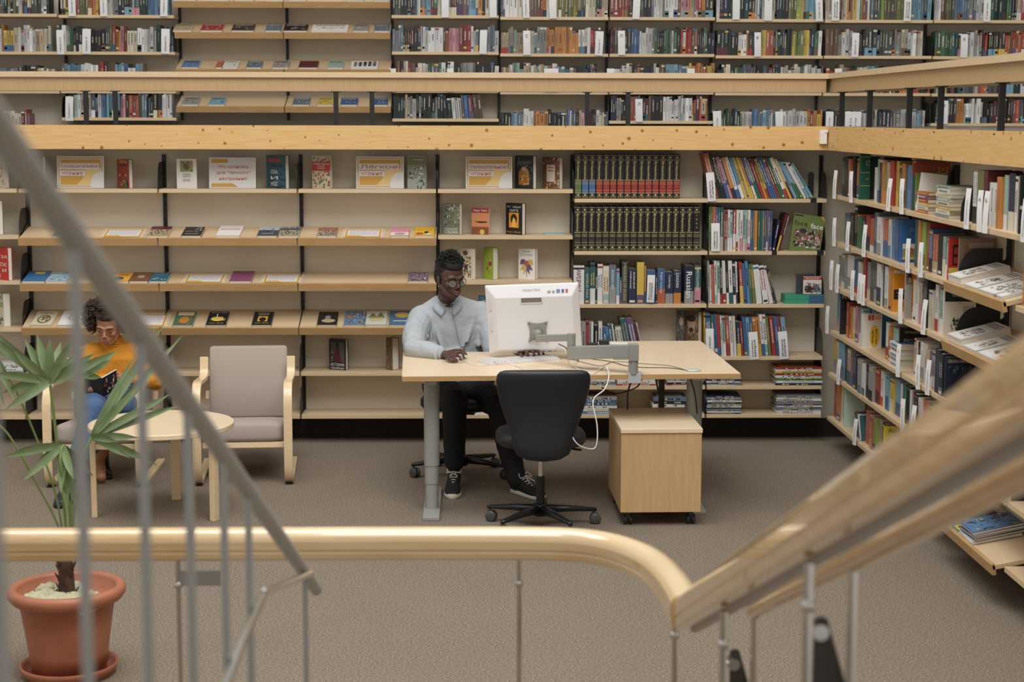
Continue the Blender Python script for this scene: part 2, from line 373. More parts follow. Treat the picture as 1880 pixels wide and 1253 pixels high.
# ------------------------------------------------------------------ books
def book_mb(m, M, w, h, d, c, c2=None, seed=0, title=None):
    """upright book: x centred, spine face at y=0, body to +y"""
    r = R_(seed); t = min(.0022, w * .18); k0 = m.M; m.M = M
    m.box(-w / 2, w / 2, 0, t, 0, h, c); m.box(-w / 2, -w / 2 + t, t, d, 0, h, c); m.box(w / 2 - t, w / 2, t, d, 0, h, c)
    m.box(-w / 2 + t, w / 2 - t, t, d - .003, .002, h - .004, 'i')
    e = -.0004
    def q(x0, x1, z0, z1, col, e=e): m.quad((x0, e, z0), (x1, e, z0), (x1, e, z1), (x0, e, z1), col)
    W = w / 2 * .999
    if c2: q(-W, W, 0, h * r.uniform(.18, .45), c2)
    dark = sum(PAL[c] if isinstance(c, str) else c) < 330
    ink = r.choice('wwisy') if dark else r.choice('kknrhb')
    if title: m.text(title[0], T(0, -.0009, h * title[2]) @ RX(PI / 2) @ RZ(-PI / 2), w=h * title[3], h=w * title[4], col=title[1], bold=True)
    elif r.random() < .75:
        z0 = h * r.uniform(.3, .45); z1 = h * r.uniform(.7, .93); n = max(3, int((z1 - z0) / .009)); tw = min(w * .5, .009)
        for lane in ((0,) if w < .03 else (-.22, .22)):
            z = z0
            while z < z1:
                l = r.uniform(.004, .008)
                q(lane * w - tw / 2 * r.uniform(.6, 1), lane * w + tw / 2 * r.uniform(.6, 1), z, z + l, ink, -.0008); z += l + r.uniform(.0015, .005)
    if r.random() < .3: q(-W, W, h * .9, h * .95, r.choice('wyrkib'), -.0006)
    if r.random() < .35: q(-W * .7, W * .7, h * .04, h * .04 + min(w, .014), r.choice('wiyk'), -.0006)
    m.M = k0
# --- upper shelves: hundreds of small spines, one mass
mass = MB(); rU = R_(7)
MIX = 'wwwwwiiiiggkkkknnddttbbccxxeeooyaarrmmpvuuussffhhwqk'
PALS = dict(M=MIX, D='kkkdfhhnmkfdgx', W='WWwwwiWgw', Y='yoyoylf', L='ccwgxxcjw', R='rrmqpaihu', S='sigwsiz', A='aaayqw', E='ddeetkwi', K='kkkgwkn')
def mass_row(xa, xb, ybase, yfront, segs, h=.21, sl=0.0):
    """fill from pixel xa to xb with books; segs: (until pixel, palette letter)"""
    z = uz((xa + xb) / 2, ybase); x = atY(xa, ybase, UF).x; xe = atY(xb, ybase, UF).x; si = 0
    while x < xe - .012:
        while si < len(segs) - 1 and x > atY(segs[si][0], ybase, UF).x: si += 1
        c = rU.choice(PALS[segs[si][1]]); w = rU.choice((.012, .016, .018, .022, .026, .032)); w = min(w, xe - x)
        hh = h * rU.choice((.8, .86, .9, .92, .95, .97, 1, 1.02)); rep = rU.choice((1, 1, 1, 1, 2, 3)); c2 = rU.choice(MIX) if rU.random() < .3 else None
        for _ in range(rep):
            if x + w > xe: break
            sh_ = rU.uniform(.68, 1.04); M = T(x + w / 2, UF + rU.uniform(.005, .03), z) @ RY(sl if sl else (rU.uniform(-.0, .03)))
            mass.M = M; t = rU.uniform(.13, .18); col = lin([max(0, min(255, v * sh_)) for v in PAL[c]])
            mass.box(-w / 2, w / 2, 0, t, 0, hh, col); mass.quad((-w / 2, 0, hh + .0005), (w / 2, 0, hh + .0005), (w / 2, t, hh + .0005), (-w / 2, t, hh + .0005), 'i')
            def q(z0, z1, cc, fx=.98):
                mass.quad((-w / 2 * fx, -.0005, z0), (w / 2 * fx, -.0005, z0), (w / 2 * fx, -.0005, z1), (-w / 2 * fx, -.0005, z1), cc)
            if c2: q(0, hh * .3, c2)
            ink = rU.choice('wigs') if sum(PAL[c]) < 330 else rU.choice('kkxhum'); zz = hh * rU.uniform(.3, .5); ze = hh * rU.uniform(.65, .9); fx = rU.uniform(.18, .42)
            while zz < ze and w > .013:
                l = rU.uniform(.003, .008); q(zz, zz + l, ink, fx * rU.uniform(.7, 1.1)); zz += l + rU.uniform(.0015, .004)
            if rU.random() < .25: q(hh * .12, hh * .2, rU.choice('wkyir'), .8)
            if rU.random() < .3: q(hh * .9, hh * .97, rU.choice('wyrkib'))
            x += w + .0008
            if sl: x += .004
    mass.M = None
T_ = [(3000, 'M')]
mass_row(-75, 90, 25, 0, [(60, 'M'), (80, 'W'), (95, 'D')]); mass_row(111, 310, 27.5, 0, [(150, 'M'), (190, 'A'), (215, 'W'), (270, 'D'), (310, 'L')])
mass_row(-75, 96, 94.5, 0, [(20, 'A'), (60, 'W'), (100, 'S')]); mass_row(104, 318, 95, 0, [(130, 'E'), (150, 'D'), (200, 'M'), (230, 'R'), (280, 'E'), (330, 'D')])
mass_row(-75, 102, 166, 0, [(25, 'L'), (70, 'D'), (110, 'S')], .2); mass_row(113, 262, 166, 0, [(140, 'L'), (170, 'W'), (205, 'R'), (260, 'L')], .225)
mass_row(-75, 56, 243, 0, [(20, 'S'), (60, 'R')], .19); mass_row(122, 316, 216, 0, [(160, 'S'), (215, 'L'), (250, 'R'), (290, 'D'), (320, 'W')], .2)
mass_row(720, 916, 28, 0, [(760, 'D'), (790, 'L'), (915, 'M')]); mass_row(720, 916, 95, 0, [(736, 'L'), (770, 'D'), (800, 'W'), (850, 'M'), (916, 'L')])
mass_row(727, 916, 165, 0, [(755, 'R'), (780, 'W'), (830, 'M'), (916, 'K')], .225)
mass_row(722, 815, 218, 0, [(740, 'D'), (760, 'S'), (816, 'K')], .2); mass_row(815, 868, 218, 0, [(830, 'E'), (868, 'M')], .21, -.09); mass_row(868, 888, 218, 0, [(888, 'R')], .2, -.13)
mass_row(920, 1116, 31, 0, [(960, 'W'), (1000, 'R'), (1022, 'W'), (1072, 'Y'), (1100, 'E'), (1116, 'S')]); mass_row(920, 1108, 98.5, 0, [(962, 'S'), (1000, 'M'), (1060, 'A'), (1080, 'W'), (1110, 'R')])
mass_row(920, 1096, 168, 0, [(1000, 'S'), (1050, 'L'), (1096, 'D')], .225)
mass_row(920, 1116, 245, 0, [(935, 'D'), (960, 'L'), (992, 'A'), (1020, 'D'), (1050, 'L'), (1116, 'M')], .195)
mass_row(1120, 1312, 31.5, 0, [(1150, 'R'), (1200, 'D'), (1240, 'W'), (1300, 'R'), (1312, 'W')]); mass_row(1120, 1312, 99, 0, [(1160, 'M'), (1200, 'W'), (1245, 'E'), (1290, 'R'), (1312, 'M')])
mass_row(1120, 1312, 168, 0, [(1150, 'W'), (1210, 'M'), (1260, 'L'), (1312, 'A')], .225)
mass_row(1121, 1300, 222, 0, [(1150, 'K'), (1165, 'A'), (1210, 'M'), (1235, 'S'), (1255, 'W'), (1300, 'R')], .2)
mass_row(1315, 1510, 35, 0, [(1330, 'K'), (1410, 'E'), (1440, 'K'), (1475, 'Y'), (1510, 'L')]); mass_row(1315, 1510, 102, 0, [(1345, 'D'), (1395, 'M'), (1412, 'A'), (1450, 'D'), (1480, 'Y'), (1510, 'M')])
mass_row(1315, 1510, 170, 0, [(1360, 'E'), (1420, 'D'), (1440, 'L'), (1480, 'W'), (1510, 'L')], .225); mass_row(1315, 1510, 246, 0, [(1360, 'E'), (1420, 'L'), (1470, 'W'), (1500, 'A')], .2)
mass_row(1516, 1710, 36.5, 0, [(1560, 'R'), (1600, 'M'), (1650, 'Y'), (1710, 'L')]); mass_row(1516, 1695, 102.5, 0, [(1540, 'M'), (1560, 'W'), (1640, 'D'), (1655, 'W'), (1695, 'W')])
mass_row(1516, 1710, 171, 0, [(1535, 'R'), (1710, 'M')], .225); mass_row(1516, 1700, 247, 0, [(1555, 'D'), (1590, 'W'), (1650, 'M'), (1665, 'W'), (1690, 'L')], .2)
mass_row(1716, 1905, 37, 0, [(1750, 'M'), (1790, 'L'), (1810, 'W'), (1860, 'E'), (1905, 'R')]); mass_row(1716, 1905, 103.5, 0, [(1760, 'E'), (1800, 'W'), (1860, 'R'), (1905, 'A')])
mass_row(1716, 1905, 172, 0, [(1905, 'M')], .2); mass_row(1718, 1905, 226.5, 0, [(1740, 'D'), (1760, 'R'), (1800, 'W'), (1830, 'D'), (1905, 'M')], .2)
tag(mass.build('shelved_books', PRINT), 'hundreds of mixed books standing spine out along the upper gallery shelves', 'books', kind='stuff')
# --- white divider tags
def divider(M, w, h, label, group, text=None, tilt=0.0, horiz=False):
    m = MB(); n = 7; vs = []
    for i in range(n):                                  # a slightly bowed card
        z = h * i / (n - 1); y = -.004 - .008 * math.sin(PI * i / (n - 1)) * .6
        vs += [(-w / 2, y, z), (w / 2, y, z)]
    k = len(vs); vs2 = [(x, y + .0012, z) for x, y, z in vs]; fs = []
    for i in range(n - 1):
        a = 2 * i; fs.append((a, a + 1, a + 3, a + 2)); fs.append((k + a, k + a + 2, k + a + 3, k + a + 1)); fs.append((a, a + 2, k + a + 2, k + a)); fs.append((a + 1, k + a + 1, k + a + 3, a + 3))
    fs += [(0, k, k + 1, 1), (k - 2, k - 1, 2 * k - 1, 2 * k - 2)]
    m.add(vs + vs2, fs, 'W')
    if text:
        if horiz: m.text(text, T(0, -.0115, h * .78) @ RX(PI / 2), h=min(.025, w * .55), col='k')
        else: 
            for j, ln in enumerate(text.split('|')):
                nl = len(text.split('|')); m.text(ln, T((j - (nl - 1) / 2) * w * .3, -.0115, h * .42) @ RX(PI / 2) @ RZ(PI / 2), w=h * .6, h=min(.013, w * .28), col='k')
    o = m.build('divider_card', PRINT); o.matrix_world = M @ RY(tilt)
    return tag(o, label, 'card', group)
def card_u(px0, px1, y0, y1, lab, text=None, tilt=0.0, horiz=False):
    a = atY((px0 + px1) / 2, y1, UF - .02); w = (px1 - px0) * UF / F_PX; h = (y1 - y0) * UF / F_PX * 1.01
    divider(T(a.x, UF - .012, a.z), w, h, lab, 'divider cards on the upper shelves', text, tilt, horiz)
UT = [(126, 139, -14, 29.5, 'Толстой Л.'), (184, 197, -14, 30, 'Троллоп Э.'), (294, 307, -14, 30, 'Уайльд О.'), (105, 118, 57, 100, 'Чехов А.П.'), (151, 166, 55, 99, 'Шекли Р.'), (296, 311, 55, 99, 'Шишкин М.А.'),
      (811, 824, -14, 32, ''), (899, 912, -14, 32, ''), (880, 893, 57, 99, ''), (960, 972, -12, 33, 'Пушкин А.'), (1009, 1022, -12, 34, ''), (961, 974, 58, 101, 'С'), (1092, 1106, 59, 102, 'Гессе Г.'),
      (1161, 1174, -12, 35, ''), (1135, 1148, 58, 101, 'П'), (1167, 1180, 183, 224, 'Л'), (1345, 1358, -10, 36, ''), (1403, 1417, -10, 38, 'Т'), (1385, 1397, 61, 104, 'К'), (1498, 1511, -8, 39, 'Сиягин Д.'),
      (1527, 1541, -8, 38, 'Хоккинс|Роман'), (1659, 1672, -8, 39, 'Толстая|Роман'), (1563, 1576, 62, 105, 'Думас К.'), (1763, 1776, 64, 106, 'К'), (1805, 1818, -6, 40, 'Гончар'), (1726, 1740, 186, 228, 'Р'),
      (1310, 1325, 205, 248, 'Кассир'), (1424, 1438, 206, 248, ''), (1515, 1529, 206, 248, 'Мартин'), (1550, 1580, 206, 248, 'Мо|Моэм'), (1664, 1673, 207, 248, 'Мураками'), (120, 134, 179, 222, 'Странникова Г.М')]
for i, (a, b, y0, y1, tx) in enumerate(UT):
    bay = max(j for j in range(11) if UPE[j] <= (a + b) / 2); row = 'top' if y1 < 45 else 'second' if y1 < 110 else 'bottom'
    near = [q for q in UT if max(j for j in range(11) if UPE[j] <= (q[0] + q[1]) / 2) == bay and (q[3] < 45) == (y1 < 45) and (45 < q[3] < 110) == (45 < y1 < 110)]
    pos = nth(sorted(near).index((a, b, y0, y1, tx)) + 1)
    uwn = ['leftmost', 'second', 'third', 'fourth', 'fifth', 'sixth', 'seventh', 'eighth', 'ninth', 'tenth', 'rightmost'][bay]
    card_u(a, b, y0, y1, f'{pos} white divider card on the {row} visible shelf, {uwn} gallery bay', tx or None, rU.uniform(-.05, .05), len(tx) == 1)
for i, (a, b) in enumerate([(714, 727), (821, 833), (999, 1012), (1012, 1025), (1114, 1127), (1261, 1275), (1532, 1545)]):
    c = atY((a + b) / 2, 168, UF - .02); z0 = c.z; h = atY(a, 126, UF).z - z0
    divider(T(c.x, UF - .012, z0), (b - a) * UF / F_PX, h, f'{nth(i + 1)} from left of the small white cards just above the gallery rail', 'cards above the gallery rail')
# --- lower shelves, every book on its own
SIZES = {}
BKN = [0]
def shelf_book(M, w, h, d, c, c2, label, group, name='book', title=None):
    BKN[0] += 1; m = MB(); book_mb(m, Matrix.Identity(4), w, h, d, c, c2, BKN[0] * 7 + 3, title)
    o = m.build(name, PRINT); o.matrix_world = M
    return tag(o, label, 'book', group)
def thick(w, ws): return 'thick' if w > .04 else 'thin' if w < .02 else 'medium'
def parse(s):
    for tk in s.split():
        p = tk.split(','); yield p[0], [float(v) for v in p[1:]]
def back_row(tokens, ox, sc, ybase, z, place, group, Y=SF + .012, name='textbook', titles={}):
    """tokens: colour[/colour2],left,right,height(px)[,lean deg] in zoom px"""
    i = 0; r = R_(int(ox + z * 1000))
    for c, v in parse(tokens):
        x0, x1, h = v[:3]; lean = math.radians(v[3]) if len(v) > 3 else 0.0
        i += 1; c, _, c2 = c.partition('/'); Yb = Y + r.uniform(0, .02)
        a = atY(ox + x0 / sc, ybase, Yb); b = atY(ox + x1 / sc, ybase, Yb); w = b.x - a.x; H = h / sc * Yb / F_PX * .985
        if lean: H = H / math.cos(lean); 
        th = w * math.cos(lean) * .97
        M = T(a.x if lean >= 0 else b.x, Yb, z) @ RY(lean) @ T(th / 2 if lean >= 0 else -th / 2, 0, 0)
        if lean > 0: M = T(a.x, Yb, z + 0) @ RY(lean) @ T(th / 2, 0, th * 0); M = T(0, 0, math.sin(lean) * th) @ M
        if lean < 0: M = T(b.x, Yb, z) @ RY(lean) @ T(-th / 2, 0, 0); M = T(0, 0, math.sin(-lean) * th) @ M
        col = f'{NAMES[c]}' + (f' and {NAMES[c2]}' if c2 else '')
        shelf_book(M, th, H, r.uniform(.13, .17) if H < .24 else .2, c, c2 or None, f'{thick(th, 0)} {col} {name}, {nth(i)} from left, {place}', group, name, titles.get(i))
Z1 = (1040, 3.686)
back_row('w,46,121,265 t,122,157,250 t/w,158,194,285 d,195,208,250 w,209,244,275 i/z,246,287,262 x/g,289,334,270 c/w,336,358,243 v,360,372,180 f,374,413,292 n,418,472,245 y/v,476,524,290 a/b,526,537,265 '
         'b,540,600,235 n,602,612,215 b/q,613,667,242 n/g,669,721,220 n/a,724,774,228 n/g,797,860,267 t/p,863,908,267', *Z1, 559, right6[2][0], 'shelf right of the monitor', 'dictionaries beside the monitor', name='dictionary',
         titles={1: ('АМЕРИКА', 'm', .6, .6, .4), 2: ('WORLD FOLK', 'i', .5, .7, .4), 7: ('RUSSIAN ART', 'w', .62, .5, .4), 10: ('TREASURES OF RUSSIA', 's', .52, .9, .45), 16: ('English Language', 'w', .6, .6, .35), 17: ('Cambridge', 'w', .7, .42, .35), 18: ('LONGMAN', 'w', .72, .45, .4), 19: ('Russian', 'W', .5, .68, .62), 20: ('ENCYCLOPEDIC', 'w', .62, .6, .35)})
back_row('w,70,98,242 g,100,130,240 r/r,131,150,245 g,151,164,242 w,166,181,240 k/s,187,214,215 w/v,216,240,242 b,243,262,200,-6 b,262,282,202,-6 j,282,302,200,-6 t/g,304,330,218,-8 w,332,342,220,-8 k,343,352,220,-8 i,357,400,200,-10 t,405,448,260,-11 v,451,496,260,-12 m,498,512,230,-12 w,514,522,230,-12',
         *Z1, 655, right6[3][0], 'shelf above the right desk half', 'books above the desk top', name='paperback')
Z2 = (1200, 4.641)
back_row('q,505,552,385,-14 d,556,566,375,-14 d,568,578,375,-15 k,580,592,375,-15 d,594,606,372,-16 n,608,618,372,-16 p/b,622,652,355,-17 b/p,654,674,352,-18 a/n,678,708,352,-18 w/b,712,742,352,-19 j/w,746,776,350,-19 y,780,798,352,-19 s,800,816,352,-19 y,818,838,352,-20 a/y,840,858,352,-20 '
         'b/w,862,882,352,-20 w/e,884,902,350,-20 t,904,922,348,-21 r,926,948,345,-21 m/a,950,972,345,-21 y/r,974,992,340,-21 b,998,1016,352,-22 b,1018,1036,352,-22 b,1038,1056,352,-22 r,1060,1078,350,-23 e,1082,1100,350,-23 e,1102,1120,350,-23 w/r,1124,1156,348,-24 y,1160,1176,342,-25 w/m,1178,1192,340,-25 '
         'c,1196,1222,318,-27 c/e,1226,1250,316,-28 z/e,1254,1274,314,-29 w,1278,1300,312,-30 w/c,1304,1330,308,-31 c,1334,1362,300,-32', *Z2, 365, right6[0][0], 'top shelf of the corner bay', 'leaning textbooks on the top corner shelf')
back_row('e/o,468,482,385 o/g,484,498,385 q,500,524,384 b,526,542,382 t,545,562,380 t/i,564,590,380 u,593,604,360 r/g,606,624,358 w,627,646,358 z/w,648,668,356 r/w,671,698,358 w/r,701,716,356 w,718,730,356 w/p,733,756,356 z/i,758,776,356 z/p,778,796,356 w/p,798,820,356 b,823,838,350 x,840,852,350 a,855,880,350 e,884,904,350 '
         't,908,922,350 x,924,938,350 v,940,954,350 x/w,957,970,350 v,972,986,350 b,988,1004,350 n,1012,1030,268,9 m/y,1044,1060,320,14 m,1064,1078,322,14', *Z2, 461, right6[1][0], 'second shelf of the corner bay', 'textbooks on the second corner shelf')
back_row('g,958,970,298,-2 w,972,982,270,-2 q,984,1000,272,-2 w/z,1003,1020,298,-2 z/w,1022,1040,298,-2 k/r,1043,1056,295,-2 w/r,1058,1082,298,-3 k/w,1084,1100,290,-3 w/t,1102,1128,298,-3 n/w,1130,1148,292,-3 w/n,1150,1162,292,-3 r/y,1176,1200,290,-4 b,1203,1222,280,-5 j,1224,1244,295,-5 e,1246,1260,275,-5 o,1262,1282,275,-6 '
         'w,1286,1324,268,-7 w,1330,1368,262,-9 w,1372,1400,258,-12 m,1404,1412,255,-14 t,1415,1428,252,-15', *Z1, 559, right6[2][0], 'third shelf of the corner bay', 'textbooks on the third corner shelf')
back_row('y,940,948,300,-3 b/n,950,982,298,-3 e/i,984,1004,290,-3 b/w,1006,1024,290,-3 r/b,1026,1046,290,-4 w,1050,1060,282,-4 z/w,1062,1082,282,-4 q/r,1085,1108,282,-4 w,1112,1130,278,-4 i/w,1132,1152,278,-4 n/y,1156,1184,240,-4 r,1188,1200,240,-5 b,1204,1228,270,-5 c,1230,1250,268,-5 b/c,1252,1272,268,-5 '
         'a,1276,1296,270,-6 a/y,1298,1322,270,-6 w/b,1325,1345,290,-6 w/c,1347,1366,290,-6 o,1369,1388,275,-7 r,1392,1420,272,-7 b,1424,1450,272,-7 r/o,1454,1470,272,-8 c/b,1474,1504,270,-8', *Z1, 655, right6[3][0], 'fourth shelf of the corner bay', 'textbooks on the fourth corner shelf')
# divider cards, lower back wall
def card_b(px0, px1, y0, y1, tilt, lab, text):
    a = atY((px0 + px1) / 2, y1, SF - .02); k = SF / F_PX
    divider(T(a.x, SF - .006, a.z), (px1 - px0) * k, (y1 - y0) * k, lab, 'divider cards on the lower shelves', text, tilt)
card_b(1300, 1315, 317, 370, -.09, 'tilted white divider card at the left end of the top corner shelf', 'Английский яз.|Учебники')
card_b(1306, 1322, 410, 462, -.02, 'white divider card at the left end of the second corner shelf', 'Учебные пособия|Немецкий')
card_b(1187, 1201, 505, 556, .03, 'white divider card among the dictionaries right of the monitor', 'Русский|словари')
card_b(1296, 1311, 603, 655, -.02, 'white divider card behind the right back corner of the desk', 'Языки народов')
card_b(1377, 1394, 609, 661, -.08, 'white divider card hanging in the middle of the fourth corner shelf', 'Языки народов|мира')
card_b(1432, 1449, 608, 660, -.10, 'white divider card at the right end of the fourth corner shelf', 'Языки|мира')
# bookends: small black clips
for (x0, x1, yb, h, lab) in ((1488, 1499, 365, 48, 'black metal bookend after the leaning textbooks on the top corner shelf'), (1417, 1426, 461, 44, 'black metal bookend on the second corner shelf'),
                             (1500, 1512, 461, 62, 'black metal bookend behind the green face to face textbook')):
    a = atY(x0, yb, SF); w = (x1 - x0) * SF / F_PX; m = MB()
    n = 8; H = h * SF / F_PX; m.prism([(0, 0), (w, 0)] + [(w / 2 + w / 2 * math.cos(PI * i / n), H - w / 2 + w / 2 * math.sin(PI * i / n)) for i in range(n + 1)], -.001, .001, M=T(0, .1, 0) @ RX(PI / 2))
    m.box(0, w, -.002, .14, -.0, .0015); m.box(0, w, -.003, -.001, -.028, .0015)
    o = m.build('bookend', BLACK); o.location = (a.x, SF - .002, atY(x0, yb, SF).z + .001); tag(o, lab, 'bookend', 'black bookends')
# encyclopaedias
def encyc(M, w, h, vol, band, year, label, group):
    m = MB(); d = .22; g_ = (196, 176, 120); t = .003
    m.box(-w / 2, w / 2, 0, t, 0, h, (22, 22, 24)); m.box(-w / 2, -w / 2 + t, t, d, 0, h, (22, 22, 24)); m.box(w / 2 - t, w / 2, t, d, 0, h, (22, 22, 24))
    m.box(-w / 2 + t, w / 2 - t, t, d - .004, .003, h - .005, 'i')
    def q(z0, z1, c, f=.92, e=-.0005): m.quad((-w / 2 * f, e, z0), (w / 2 * f, e, z0), (w / 2 * f, e, z1), (-w / 2 * f, e, z1), c)
    if band: q(h * .12, h * .41, {'m': (142, 48, 44), 'b': (66, 100, 140), 'e': (84, 104, 62)}[band])
    for z in (.03, .055, .115, .14, .19, .33, .365, .41, .425, .86, .885, .975): q(h * z, h * z + .0016, g_, .92, -.001)
    if not band: q(h * .16, h * .27, (58, 54, 44), .8); q(h * .29, h * .40, (52, 48, 38), .8)
    for z in (.085, .93):
        m.add([(-w * .2, -.001, h * z), (0, -.001, h * z + .006), (w * .2, -.001, h * z), (0, -.001, h * z - .006)], [(0, 1, 2, 3)], g_)
    if year:
        for k, ch in enumerate('1994'): m.text(ch, T(0, -.001, h * (.8 - .09 * k)) @ RX(PI / 2), h=.013, col=g_)
    else: m.text('Britannica', T(0, -.001, h * .64) @ RX(PI / 2) @ RZ(-PI / 2), w=h * .4, h=.015, col=g_, bold=True)
    if vol: m.text(str(vol), T(0, -.001, h * .34 if not band else h * .27) @ RX(PI / 2), h=.008, col=g_)
    o = m.build('encyclopedia_volume', mat('printed_gilt_spine', attr=True, rough=.35)); o.matrix_world = M
    tag(o, label, 'book', group)
x0, x1 = atY(1055, 365, SF).x, atY(1249, 365, SF).x; n = 15; w = (x1 - x0) / n
for i in range(n):
    band = 'e' if i == 0 else 'b' if i < 3 else 'm'
    k = i - 2; bl = {'e': 'green', 'b': 'blue', 'm': 'dark red'}[band]
    lb = 'black gilt encyclopedia volume with green band at left end of upper row' if i == 0 else \
        f'black gilt encyclopedia volume with {bl} band, {nth(i + 1)} from left in the upper row'
    encyc(T(x0 + w * (i + .5), SF + .01 + .004 * ((i * 7) % 3), right6[0][0]), w * .93, 81 * SF / F_PX, k if k > 0 else None, band, False, lb, 'upper row of black encyclopedia volumes')
x0, x1 = atY(1054, 461, SF).x, atY(1285, 461, SF).x; n = 18; w = (x1 - x0) / n
for i in range(n):
    lb = 'black gilt encyclopedia volume marked 1994 at right end of lower row' if i == 17 else f'plain black gilt encyclopedia volume, {nth(i + 1)} from left in the lower row'
    encyc(T(x0 + w * (i + .5), SF + .01 + .004 * ((i * 5) % 3), right6[1][0]), w * .93, 82 * SF / F_PX, (i + 13) if i < 17 else None, None, i == 17, lb, 'lower row of black encyclopedia volumes')
# ------------------------------------------------------------------ right wall books
INV = CAM_ROT.to_3x3().transposed()
def proj(P):
    v = INV @ (Vector(P) - O); return CX - F_PX * v.x / v.z, CY + F_PX * v.y / v.z
def solveY(px, z, X=SX):
    lo, hi = 3.0, 12.5
    for _ in range(40):
        m = (lo + hi) / 2
        if proj((X, m, z))[0] > px: lo = m
        else: hi = m
    return lo
RZ6 = [r_[0] for r_ in rz6]
ROWN = ['top', 'second', 'third', 'fourth', 'fifth', 'lowest']
def right_row(row, start, tokens, h0=.215, zz=None, where=None, cols=None):
    z = RZ6[row] if zz is None else zz; x = start; i = 0; r = R_(row * 31 + int(start))
    ins = .03
    for c, v in parse(tokens):
        xe = v[0]; h = v[1] if len(v) > 1 else h0 * r.uniform(.9, 1.04); lean = v[2] if len(v) > 2 else 0
        ya, yb = solveY(x, z), solveY(xe, z); x = xe
        if c == '_': continue
        i += 1; c, _, c2 = c.partition('/'); w = (ya - yb) * .97
        ins = max(.008, min(.05, ins + r.uniform(-.016, .018)))
        nb = 1
        for k in range(nb):
            Y = ya - (ya - yb) * (k + .5) / nb
            M = RM(Y, ins + .002 * k, z) @ RY(math.radians(lean))
            col = NAMES[c] + (f' and {NAMES[c2]}' if c2 else '')
            shelf_book(M, w / nb * .98, h, .16, c, c2 or None, f'{col} book, {nth(i)} from left, {where or ROWN[row] + " shelf of the right wall"}', f'books on the {ROWN[row]} shelf of the right wall')
right_row(0, 1537, 'g,1541 d,1546,.24 d/k,1551,.25 q/r,1555,.235 k,1559,.25 a/v,1566,.24 d,1571,.25 _,1589 w,1594,.2 z/b,1600,.25 n,1607,.26 a,1612,.25 o/a,1616,.25 s,1621,.24 r,1628,.25 y,1633,.25 m,1637,.24 a/m,1644,.24 t,1649,.22 j,1656,.235 q/t,1662,.26')
right_row(1, 1537, 'x,1546,.19 h,1553,.2 h/k,1558,.25 a/e,1563,.2 e,1570,.19 h,1574,.2 r/n,1582,.21 q/w,1590,.2 x/b,1598,.24 w/g,1606,.22 q/b,1615,.21 w/j,1620,.22 j,1628,.21 b,1635,.23 _,1661 t,1666,.25 w,1671,.25 a/y,1676,.25 l/o,1683,.25 r,1687,.25 b/k,1693,.22 q/s,1703,.2 k,1711,.2 z/i,1718,.2 x/w,1726,.2 w/p,1731,.2')
right_row(2, 1528, 'g,1534 g/w,1540 w/g,1552,.22 b/r,1559,.2 i/q,1566,.2 z/i,1571,.19 r,1576,.25 g/i,1584,.22 f,1592,.25 f/g,1600,.25 w/n,1608,.24 n,1615,.24 w/g,1621,.24 a,1627,.25 _,1661 i/w,1671,.22 w,1675,.26 s/p,1682,.22 n,1687,.23 k/w,1693,.25 i,1700,.2 w/r,1706,.235 r,1711,.22 z/w,1717,.22')
right_row(3, 1524, 'c/p,1528,.25 p/x,1531,.24 v/g,1535,.25 _,1543 r/a,1547,.22 a,1550,.2 i/y,1557,.2 p/b,1562,.22 c/w,1566,.22 _,1609 w/r,1617,.21 a/q,1622,.2 z/x,1632,.2 _,1660 i,1664,.2 a/w,1669,.2 w/i,1674,.2 k/a,1680,.2 w/g,1687,.21 i/w,1692,.21 s,1699,.19 v/w,1705,.19 g/w,1711,.2 n,1719,.22 k/x,1726,.21')
right_row(4, 1522, 'y/g,1529,.22 i,1532,.22 c/x,1542,.23 n,1549,.22 s/t,1555,.22 v/b,1560,.21 n,1566,.21 b,1571,.2 g/x,1577,.2 w/x,1583,.19 k,1590,.2 g/k,1597,.2 r/m,1604,.2 w/q,1609,.2 i,1614,.19 c/b,1620,.2 y/i,1628,.19 c/b,1635,.2 w/r,1643,.19 b/a,1650,.2 k/m,1658,.21 w,1664,.2 g/t,1672,.2 k/w,1680,.21 w,1686,.2 q/e,1698,.2 k,1710,.2 n/w,1722,.2')
right_row(5, 1519, 'r,1524,.25 a/b,1531,.23 i,1535,.23 g/w,1542,.2 _,1576 q,1584,.2 i/w,1588,.19 q/s,1592,.19 l/k,1597,.19 s/u,1603,.2 h/s,1609,.19')
ZR4 = RZ6[0]
right_row(0, 1768, 'w/k,1776,.24 o,1790,.25 m,1797,.25 w,1814,.2 a,1822,.23 z/w,1829,.24 n/i,1840,.25 w,1845,.24 s,1856,.24 w/k,1862,.25 k/u,1874,.24', where='top shelf by right edge')
right_row(0, 1876, 'x/w,1890,.24 r,1910,.23 i,1930,.22 t,1950,.24', where='top shelf past the cards')
right_row(1, 1868, 'a,1885,.24 w/b,1900,.22', where='second shelf by right edge')
